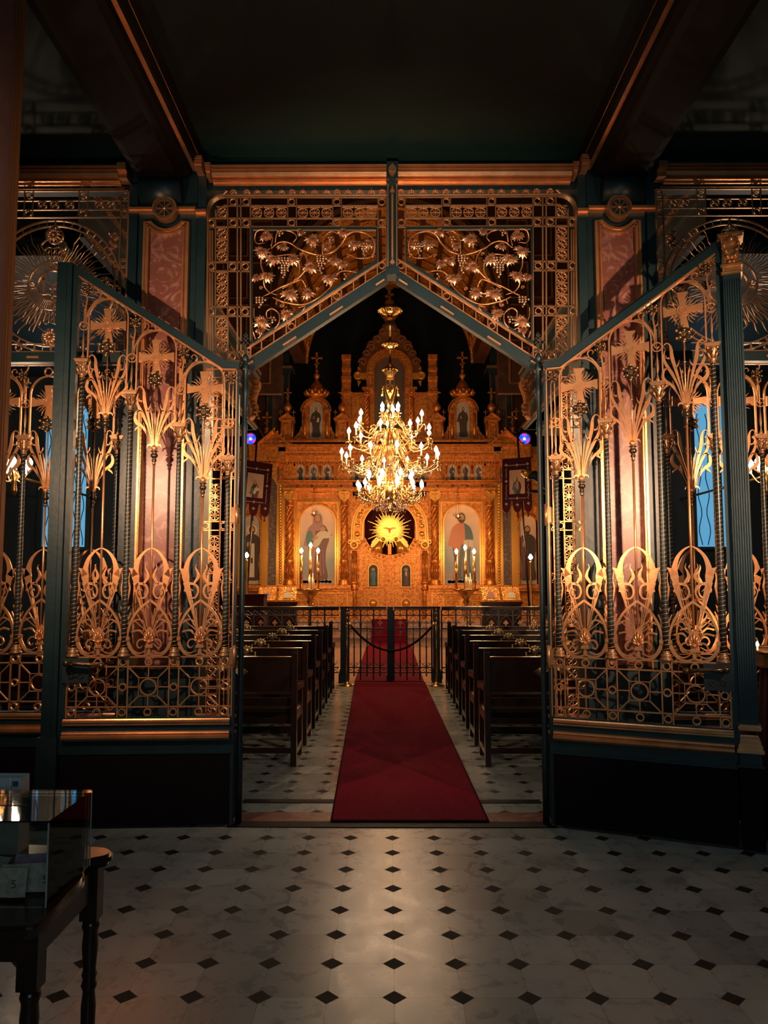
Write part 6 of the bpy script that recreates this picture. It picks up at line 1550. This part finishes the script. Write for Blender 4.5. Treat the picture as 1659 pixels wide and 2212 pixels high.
# ============================================================ CHURCH BANNERS, LECTERNS, CANDLE STANDS
def banner(s, Yb, label, kind):
    c = lambda px, py: PX(px, py, Yb)
    cx = -2.80 if s < 0 else 2.80
    if s < 0: tl, tr, bl, br = c(522, 992), c(589, 1003), c(512, 1112), c(581, 1118)
    else: tl, tr, bl, br = c(1085, 992), c(1147, 987), c(1085, 1108), c(1150, 1106)
    t = thing('church_banner', label, 'banner', ((tl[0]+tr[0])/2, Yb, .2), group='velvet church banners')
    Q = lambda u, v: (tl[0]+(tr[0]-tl[0])*u+(bl[0]-tl[0])*v+(br[0]-bl[0]-tr[0]+tl[0])*u*v, tl[1]+(tr[1]-tl[1])*u+(bl[1]-tl[1])*v+(br[1]-bl[1]-tr[1]+tl[1])*u*v)
    k = MB(); out = [Q(0, 0), Q(0, .88)]
    for a0, a1 in ((0, .27), (.36, .64), (.73, 1.0)):
        m = (a0+a1)/2; h = (a1-a0)/2
        out += [Q(m-h*cos(pi*i/8), .88+.12*sin(pi*i/8)) for i in range(9)]
        if a1 < .99: out += [Q(a1+.045-.045*cos(pi*i/4), .88-.12*sin(pi*i/4)) for i in range(1, 4)]
    out += [Q(1, 0)]
    k.prism(out[::-1] if False else out, Yb-.012, Yb+.012); k.build('cloth', DRED, t, world=True)
    k = MB(); k.prism([Q(.24, .22), Q(.24, .66), Q(.76, .66), Q(.76, .22)], Yb-.020, Yb-.012); pic = k.build('picture', mat('banner_picture_ground', (.46, .28, .19), .6, 0, (.38, .22, .15), 4), t, world=True)
    f = figure(pic, Q(.5, .66)[0], Q(.5, .66)[1]-.42*.0, .40, Yb-.020, (MAROON, DARKR, ROSE) if s < 0 else (DARKR, BLUE, CORAL), 'mother' if s < 0 else 'bust')
    for v in f.data.vertices: v.co.z = Q(.5, .66)[1]+max(0, (v.co.z-Q(.5, .66)[1]-.14)*1.5)*.98; v.co.x = Q(.5, .5)[0]+(v.co.x-Q(.5, .66)[0])*1.35
    f.data.transform(Matrix.Translation(-t.location))
    k = MB(); w = abs(tr[0]-tl[0])*.03
    def cx_(u, v, r=.032):
        p = Q(u, v)
        for i in range(4):
            a = i*pi/2+.08; k.rib([(p[0], p[1]), (p[0]+r*cos(a), p[1]+r*sin(a))], [.006, .022], Yb-.018, .008)
    for u, v in ((.5, .13), (.13, .42), (.87, .42), (.5, .74), (.13, .84), (.5, .86), (.87, .84), (.13, .12), (.87, .12)): cx_(u, v)
    for a, b in (((.18, .13), (.44, .13)), ((.56, .13), (.82, .13)), ((.13, .18), (.13, .36)), ((.13, .48), (.13, .76)), ((.87, .18), (.87, .36)), ((.87, .48), (.87, .76)), ((.2, .74), (.44, .74)), ((.56, .74), (.8, .74))):
        n = 12; k.rib([(Q(a[0]+(b[0]-a[0])*i/n, a[1]+(b[1]-a[1])*i/n)[0]+(.010*sin(i*1.6) if a[0] == b[0] else 0), Q(a[0]+(b[0]-a[0])*i/n, a[1]+(b[1]-a[1])*i/n)[1]+(.010*sin(i*1.6) if a[0] != b[0] else 0)) for i in range(n+1)], .008, Yb-.016, .006)
    k.build('embroidery', SILVER, t, world=True)
    k = MB()
    for u in (.14, .5, .86): p = Q(u, 1.0); k.lathe([(.003, .03), (.016, .0), (.010, -.015), (.024, -.09)], (p[0], Yb, p[1]-.01), 8)
    k.build('tassel', DRED, t, world=True)
    if s < 0: p0, p1 = c(557, 905), c(531, 1312)
    else: p0, p1 = c(1116, 905), c(1144, 1312)
    dx = (p1[0]-p0[0])/(p1[1]-p0[1]); pb = (p1[0]+dx*(.0-p1[1]), 0.0)
    k = MB(); k.tube([(pb[0], Yb+.04, .0), (p0[0], Yb+.04, p0[1])], .022, 8); k.build('pole', WOOD, t, world=True)
    k = MB(); k.sph((p0[0], Yb+.04, p0[1]+.03), .04, 8, 6); k.rib([(p0[0], p0[1]+.05), (p0[0], p0[1]+.26)], .02, Yb+.04, .02); k.rib([(p0[0]-.06, p0[1]+.18), (p0[0]+.06, p0[1]+.18)], .02, Yb+.04, .02); k.build('pole_finial', GOLDK, t, world=True)
    k = MB(); k.tube([(tl[0]-.05, Yb+.02, tl[1]-.01), (tr[0]+.05, Yb+.02, tr[1]-.01)], .015, 8); k.build('crossbar', BRASS, t, world=True)
banner(-1, 16.8, 'burgundy banner with a woman-and-child picture, left before the icon screen', 0)
banner(1, 16.8, 'burgundy banner with a bearded-man picture, right before the icon screen', 1)

def candle_stand(s, Yb, pxs, tops, label):
    c = lambda px, py: PX(px, py, Yb); xc = c(pxs[1], 1250)[0]
    t = thing('candle_stand', label, 'candle stand', (xc, Yb, 0), group='brass candle stands')
    zt = c(0, 1272)[1]; k = MB()
    k.lathe([(.26, 0), (.26, .03), (.12, .08), (.05, .14), (.04, .3), (.07, .34), (.04, .38), (.035, zt-.35), (.08, zt-.30), (.05, zt-.24), (.12, zt-.15), (.20, zt-.06), (.30, zt-.03), (.30, zt), (.0, zt)], (0, 0, 0), 20); k.build('pedestal', BRASS, t)
    for i, (px, py) in enumerate(zip(pxs, tops)):
        x = c(px, 1250)[0]-xc; z1 = c(0, py+12)[1]
        k = MB(); k.tube([(x, .06 if i == 1 else -.04, zt), (x, .06 if i == 1 else -.04, z1)], .034, 12); k.lathe([(.034, 0), (.044, .008), (.030, .02)], (x, .06 if i == 1 else -.04, z1), 12); ct = k.build('tall_candle', BRASS, t)
        k = MB(); k.lathe([(.010, .02), (.030, .05), (.040, .075), (.028, .105), (.006, .14)], (x, .06 if i == 1 else -.04, z1), 12); k.build('bulb', BULB, ct)
    k = MB(); rr = random.Random(1)
    for i in range(8):
        x, y = rr.uniform(-.02, .12), rr.uniform(-.22, -.1); k.m = 0; k.tube([(x, y, zt), (x, y, zt+rr.uniform(.2, .36))], .009, 6)
    k.build('thin_candle', WAX, t, kind='stuff')
candle_stand(-1, 17.4, (651, 670, 687), (1185, 1173, 1185), 'brass stand with three lit candle bulbs before the left large icon')
candle_stand(1, 17.4, (986, 1006, 1024), (1187, 1178, 1187), 'brass stand with three lit candle bulbs before the right large icon')
for s, px, py, lb in ((-1, 533, 1196, 'single tall candle with lit bulb by the left banner pole'), (1, 1146, 1200, 'single tall candle with lit bulb by the right banner pole')):
    c = PX(px, py, 16.2); t = thing('tall_candlestick', lb, 'candlestick', (c[0], 16.2, 0), group='tall candlesticks')
    k = MB(); k.lathe([(.14, 0), (.14, .03), (.05, .07), (.03, .15), (.025, c[1]-.15), (.03, c[1]-.12)], (0, 0, 0), 12); k.build('stick', BRASS, t)
    k = MB(); k.lathe([(.01, 0), (.036, .03), (.048, .055), (.030, .085), (.006, .12)], (0, 0, c[1]-.09), 12); k.build('bulb', BULB, t)
def lectern(px, Yb, label):
    c = PX(px, 1300, Yb); t = thing('icon_lectern', label, 'lectern', (c[0], Yb, 0), group='icon lecterns')
    k = MB(); k.box((-.42, -.02, 0), (.42, .36, 1.0)); k.box((-.45, -.06, .97), (.45, .38, 1.03)); k.build('stand', WOODR, t)
    for q in (-1, 1):
        k = MB(); x0, x1 = q*.22-.19, q*.22+.19
        v = [(x0, -.04, 1.06), (x1, -.04, 1.06), (x1+q*.0, .20, 1.34), (x0, .20, 1.34), (x0, -.01, 1.05), (x1, -.01, 1.05), (x1, .23, 1.33), (x0, .23, 1.33)]
        k.add(v, [(0, 1, 2, 3), (7, 6, 5, 4), (0, 4, 5, 1), (1, 5, 6, 2), (2, 6, 7, 3), (3, 7, 4, 0)]); b = k.build('icon_board', GOLDB, t)
        k = MB(); 
        for (a, r, h) in ((0, .10, .12), ): 
            k.m = 0; f = lambda u, w: (q*.22+u, -.048+.24*w/.28, 1.06+w)
            k.add([f(-.09, .05), f(.09, .05), f(.07, .14), f(0, .19), f(-.07, .14)], [(0, 1, 2, 3, 4)]); k.m = 1; k.add([f(.045*cos(2*pi*i/12), .20+.03*sin(2*pi*i/12)) for i in range(12)], [tuple(range(12))])
        k.build('painted_figure', [CREAM if q > 0 else ROSE, SKIN], b)
    return t
lectern(598, 16.6, 'lectern with two gilt icons left, beyond the railing')
lectern(1083, 16.6, 'lectern with two gilt icons right, beyond the railing')
t = thing('covered_stand', 'low stand under a burgundy cloth at the far left of the railing', 'table', (PX(545, 1310, 15.6)[0], 15.6, 0))
k = MB(); k.bbox((-.30, -.2, 0), (.26, .25, 1.20), .02); k.box((-.32, -.22, 1.19), (.28, .26, 1.215)); k.build('cloth_cover', DRED, t)
# hanging oil lamps before the big icons
for px, py, lb in ((678, 1112, 'small hanging oil lamp before the left large icon'), (990, 1118, 'small hanging oil lamp before the right large icon')):
    c = PX(px, py, 19.64); t = thing('hanging_oil_lamp', lb, 'oil lamp', (c[0], 19.64, c[1]), group='hanging oil lamps')
    k = MB(); k.lathe([(.005, -.05), (.03, -.04), (.075, .0), (.08, .02), (.07, .02), (.02, -.01)], (0, 0, 0), 12); k.build('bowl', BRASS, t)
    k = MB()
    for i in range(3): a = 2*pi*i/3+.5; k.tube([(.075*cos(a), .075*sin(a), .02), (.015*cos(a), .015*sin(a), I(0, 1058)[1]-c[1])], .0035, 4)
    k.build('chain', BRASS, t)
    k = MB(); k.lathe([(.004, .02), (.012, .03), (.009, .05), (.002, .075)], (0, 0, 0), 8); k.build('flame', FLAME, t)
c = PX(1137, 1022, 15.0); t = thing('brass_wall_lamp', 'round brass lamp on a dark curved arm beside the right banner', 'lamp', (c[0], 15.0, c[1]))
k = MB(); k.lathe([(.02, -.10), (.06, -.07), (.07, -.05), (.11, -.03), (.12, 0), (.10, .03), (.11, .05), (.05, .07), (.01, .09)], (0, 0, 0), 14); k.build('lamp_body', BRASS, t)
k = MB(); k.tube(cr([(.03, 0, -.10), (.16, 0, -.05), (.30, 0, -.16), (.42, 0, -.32)], 5), [.05, .10, .09, .05], 8); k.tube([(.05, 0, -.36), (.9, 0, -.40)], .035, 8); k.build('arm', BLACK, t)
# wall candelabra in the aisles
for s, lb in ((-1, 'gilt wall candelabrum with glowing bulbs seen through the left side screen'), (1, 'gilt wall candelabrum with glowing bulbs seen through the right side screen')):
    c = PX(32 if s < 0 else 1655, 1015, 7.4); t = thing('wall_candelabrum', lb, 'wall lamp', (c[0], 7.4, c[1]), group='aisle candelabra')
    k = MB(); k.lathe([(.01, -.25), (.03, -.20), (.02, -.12), (.05, -.06), (.02, 0), (.02, .1)], (0, 0, 0), 10)
    for i in range(5): a = 2*pi*i/5; k.tube(cr([(0, 0, -.08), (.07*cos(a), .07*sin(a), -.12), (.14*cos(a), .14*sin(a), -.02)], 4), .008, 6)
    k.build('bracket', BRASS, t)
    for i in range(5):
        a = 2*pi*i/5; k = MB(); k.lathe([(.010, -.02), (.012, .03), (.030, .055), (.032, .08), (.010, .115)], (.14*cos(a), .14*sin(a), 0), 10); k.build('bulb', BULB, t)
    k = MB(); k.tube([(0, .0, -.06), (0, 2.15, -.06)], .014, 6); k.build('wall_arm', BRASS, t)

# ============================================================ NARTHEX FURNITURE
t = thing('marble_column', 'foreground pink marble column with gilt edge at the left border', 'column', (-1.95, 3.0, 0))
xr = PX(40, 400, 3.3)[0]
k = MB(); k.box((xr-.45, 2.9, 0), (xr-.006, 3.29, 4.35)); k.build('marble_shaft', PINKD, t, world=True)
k = MB()
for (b, y) in ((-.001, 3.225), (.003, 3.24), (0, 3.265)): k.box((xr-.03, y, 0.3), (xr+b, y+.012 if y < 3.26 else 3.3, 4.3))
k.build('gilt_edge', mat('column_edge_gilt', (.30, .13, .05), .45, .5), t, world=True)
k = MB(); k.box((xr-.5, 2.85, 0), (xr+.01, 3.35, .3)); k.build('base', TEALD, t, world=True)
k = MB(); k.box((xr-.55, 2.9, 4.3), (xr+.03, 3.4, 4.42)); k.build('capital', TEALD, t, world=True)
# side table
HT = .78; t = thing('side_table', 'dark polished side table with turned legs in the lower left corner', 'table', (-1.25, 2.0, 0))
k = MB(); edge = cr([(-.80, 1.80), (-.80, 1.95), (-.805, 2.05), (-.835, 2.12), (-.84, 2.18), (-.80, 2.215), (-.815, 2.26), (-.90, 2.28), (-1.25, 2.30), (-1.70, 2.28), (-1.71, 1.80), (-1.25, 1.76), (-.86, 1.765)], 4, True)
def oriented(p):
    ar = sum(p[i][0]*p[(i+1) % len(p)][1]-p[(i+1) % len(p)][0]*p[i][1] for i in range(len(p))); return p if ar > 0 else p[::-1]
edge = oriented(edge)
def scaled(p, g): cx_, cy_ = -1.25, 2.03; return [(cx_+(a-cx_)*(1+g), cy_+(b-cy_)*(1+g)) for a, b in p]
for (g, a, b) in ((-.015, HT-.008, HT), (0.0, HT-.020, HT-.008), (-.02, HT-.032, HT-.020)): k.zprism(scaled(edge, g), a, b)
k.build('tabletop', WOODR, t, world=True)
k = MB()
for (a, b, c_, d) in ((-.855, -.835, 1.84, 2.20), (-1.66, -1.64, 1.84, 2.20)): k.box((a, c_, HT-.11), (b, d, HT-.03))
k.box((-1.65, 1.84, HT-.11), (-.84, 1.86, HT-.03)); k.box((-1.65, 2.2, HT-.11), (-.84, 2.22, HT-.03)); k.build('apron', WOODR, t, world=True)
for (x, y) in ((-.845, 1.85), (-.845, 2.21), (-1.65, 1.85), (-1.65, 2.21)):
    k = MB(); k.box((x-.024, y-.024, HT-.17), (x+.024, y+.024, HT-.03))
    k.lathe([(.012, 0), (.018, .03), (.013, .06), (.017, .2), (.020, .38), (.016, .42), (.022, .435), (.017, .45), (.021, .462), (.017, .475), (.022, .54), (.019, .575), (.024, .59), (.020, HT-.17)], (x, y, 0), 14); k.build('leg', WOODR, t, world=True)
k = MB(); k.box((-1.65, 1.84, .30), (-.85, 1.86, .325)); k.build('stretcher', WOODR, t, world=True)
# clear donation box
t = thing('donation_box', 'clear acrylic donation box with banknotes on the side table', 'donation box', (-1.1, 2.0, HT))
X0, X1, Y0, Y1, ZH = -1.45, -.822, 1.862, 2.125, .193
for nm, a, b in (('front_pane', (X0, Y0, 0), (X1, Y0+.004, ZH)), ('back_pane', (X0, Y1-.004, 0), (X1, Y1, ZH)), ('side_pane', (X1-.004, Y0+.004, 0), (X1, Y1-.004, ZH)), ('side_pane', (X0, Y0+.004, 0), (X0+.004, Y1-.004, ZH)), ('lid', (X0-.002, Y0-.002, ZH), (X1+.002, Y1+.002, ZH+.004))):
    k = MB(); k.box((a[0], a[1], HT+a[2]+.001), (b[0], b[1], HT+b[2]+.001)); k.build(nm, ACRYL, t, world=True)
k = MB()
EDG = mat('edge_sheen', (.30, .36, .36), .2)
for (x, y) in ((X1, Y0), (X1, Y1), (X0, Y0), (X0, Y1)):
    k = MB(); k.box((x-.0015, y-.0015, HT+.001), (x+.0015, y+.0015, HT+ZH)); k.build('glued_edge', EDG, t, world=True)
k = MB(); k.box((-1.12, 1.98, HT+ZH+.0052), (-.93, 1.984, HT+ZH+.006)); k.build('coin_slot', BLACK, t, world=True)
cols = {'pale': (.62, .47, .40), 'rose': (.55, .38, .34), 'violet': (.38, .25, .36), 'red': (.40, .12, .10), 'grey': (.5, .46, .42)}
notes = [('pale', -.895, 1.935, .004, 84, 6, 'cream banknote standing upright marked 5', '5'), ('pale', -.955, 1.905, .004, 80, 4, 'second cream banknote marked 5 in front of the upright one', '5'), ('violet', -.905, 2.02, .006, 58, 10, 'violet banknote marked 200 leaning in the donation box', '200'),
         ('rose', -.955, 1.97, .004, 28, 32, 'rosy crumpled banknote lying low in the donation box', None), ('red', -1.04, 1.91, .004, 6, 14, 'red banknote on the floor of the donation box', None), ('grey', -1.06, 2.04, .004, 40, -20, 'grey banknote at the back of the donation box', None)]
FONT = MAT_INK = mat('banknote_ink', (.06, .04, .05), .7)
for i, (cn, x, y, z, tilt, rot, lb, num) in enumerate(notes):
    t = thing('banknote', lb, 'banknote', (x, y, HT+.004+(.034*sin(radians(tilt))+.003)*1.0), group='banknotes in the donation box'); t.rotation_euler = (radians(tilt), 0, radians(rot))
    k = MB(); n = 10; m = bpy.data.materials.get('note_'+cn) or mat('note_'+cn, cols[cn], .8, 0, tuple(c_*.7 for c_ in cols[cn]), 60)
    v = []; 
    for j in range(n+1):
        u = -.065+.13*j/n; bw = .003*sin(j*.8+i)
        v += [(u, -.033, bw), (u, .033, bw+.001), (u, .033, bw+.0018), (u, -.033, bw+.0008)]
    f = [q for j in range(n) for q in [(4*j, 4*j+4, 4*j+5, 4*j+1), (4*j+2, 4*j+6, 4*j+7, 4*j+3), (4*j+1, 4*j+5, 4*j+6, 4*j+2), (4*j+3, 4*j+7, 4*j+4, 4*j)]]+[(0, 1, 2, 3), (4*n+3, 4*n+2, 4*n+1, 4*n)]
    k.add(v, f); k.build('paper', m, t)
    if num:
        cu = bpy.data.curves.new('numeral', 'FONT'); cu.body = num; cu.size = .026; cu.extrude = .0003
        tmp = bpy.data.objects.new('numeral', cu); C.objects.link(tmp); dg = bpy.context.evaluated_depsgraph_get(); me = bpy.data.meshes.new_from_object(tmp.evaluated_get(dg)); bpy.data.objects.remove(tmp)
        me.materials.clear(); me.materials.append(FONT); o = bpy.data.objects.new('numeral', me); C.objects.link(o); o.parent = t; o.location = (.030 if num == '5' else .015, -.012, .0052)
        if num == '5': o.rotation_euler = (0, 0, 0)
# carrier bag behind the box
t = thing('paper_bag', 'white paper carrier bag standing behind the donation box', 'bag', (-.99, 2.30, HT))
xa, xb = PX(3, 1700, 2.30)[0], PX(74, 1700, 2.30)[0]; zt = PX(40, 1672, 2.26)[1]-HT
k = MB(); w = (xb-xa)/2; v = [(-w, -.03, 0), (w, -.03, 0), (w, .04, 0), (-w, .04, 0), (-w*1.0, -.02, zt), (w*.97, -.02, zt), (w*.97, .03, zt), (-w*1.0, .03, zt)]
t.location.x = (xa+xb)/2; t.location.y = 2.24; 
k.add(v, [(0, 3, 2, 1), (0, 1, 5, 4), (1, 2, 6, 5), (2, 3, 7, 6), (3, 0, 4, 7)]); k.build('bag', WHITE, t)
k = MB(); k.tube(cr([(-w*.55, -.034, zt), (-w*.6, -.036, zt-.03), (-w*.35, -.038, zt-.075), (w*.15, -.038, zt-.08), (w*.45, -.036, zt-.03), (w*.5, -.034, zt)], 5), .0022, 5); k.build('handle', WAX, t)
k = MB(); k.box((w*.62, -.0345, zt-.02), (w*.86, -.028, zt-.008)); k.build('blue_mark', mat('bag_blue', (.03, .06, .12), .7), t)
# candle table on the right
t = thing('votive_candle_table', 'octagonal brass votive tray on a burgundy-draped stand, right edge', 'candle table', (2.52, 4.62, 0))
ZT = PX(1640, 1415, 4.5)[1]; oc = lambda r: [(r*.84*cos(pi/8+i*pi/4), r*sin(pi/8+i*pi/4)) for i in range(8)]
cxv, cyv = 2.44, 4.735; t.location = (cxv, cyv, 0)
k = MB(); k.zprism(oc(.33), ZT-.085, ZT-.07); k.zprism(oc(.315), ZT-.07, ZT-.015); k.zprism(oc(.33), ZT-.015, ZT-.008)
for i in range(8):
    a, b = oc(.325)[i], oc(.325)[(i+1) % 8]
    k.tube([(a[0], a[1], ZT), (b[0], b[1], ZT)], .010, 5)
    for j in range(12): k.sph((a[0]+(b[0]-a[0])*j/12, a[1]+(b[1]-a[1])*j/12, ZT+.006), .008, 5, 3)
k.build('tray', mat('aged_brass', (.20, .12, .06), .4, .7), t)
k = MB(); k.zprism(oc(.305), ZT-.02, ZT-.006); k.build('sand', mat('sand', (.45, .26, .16), .9, 0, (.3, .16, .1), 40, bump=.4, bscale=80), t)
k = MB(); n = 32
def skirt(z, r): return [((r+.012*sin(i*2*pi*9/64*1.0+z*3))*cos(2*pi*i/64), (r+.012*sin(i*2*pi*9/64+z*3))*sin(2*pi*i/64), z) for i in range(64)]
rg = [skirt(0.01, .25), skirt(.35, .23), skirt(.7, .21), skirt(ZT-.09, .18)]
k.add([p for q in rg for p in q], [(j*64+i, j*64+(i+1) % 64, (j+1)*64+(i+1) % 64, (j+1)*64+i) for j in range(3) for i in range(64)]+[tuple(range(192, 256)), tuple(range(64))[::-1]], True); k.build('velvet_skirt', mat('wine_velvet', (.05, .004, .016), .9, 0, (.03, .002, .01), 6, spec=.2), t)
first = None; spots = [(-.10, -.20, .055), (-.065, -.215, .045), (-.045, -.185, .05), (-.02, -.21, .042), (.04, -.19, .05), (.02, -.22, .05), (-.12, -.05, .04), (.1, -.1, .05)]
lbs = ['leftmost votive candle at the front of the brass tray', 'second votive candle from the left on the brass tray', 'third votive candle from the left on the brass tray', 'short votive candle fourth from the left on the brass tray', 'votive candle at the right frame edge on the brass tray', 'votive candle fifth from the left on the brass tray', 'votive candle at the back left of the brass tray', 'votive candle at the back right of the brass tray']
for (x, y, h), lb in zip(spots, lbs):
    if first is None:
        first = c_ = thing('votive_candle', lb, 'candle', (0, 0, 0), group='lit votive candles on the tray'); k = MB(); k.tube([(0, 0, 0), (0, 0, .055)], .0055, 8); k.build('wax', emit('glowing_wax', (1, .55, .3), 1.0), c_)
        k = MB(); k.lathe([(.004, .056), (.011, .066), (.010, .078), (.002, .098)], (0, 0, 0), 8); k.build('flame', FLAME, c_)
    else: c_ = copy_tree(first); c_['label'] = lb
    c_.location = (cxv+x*.9-.135, cyv+y*.9, ZT-.008); c_.scale = (1, 1, h/.055)
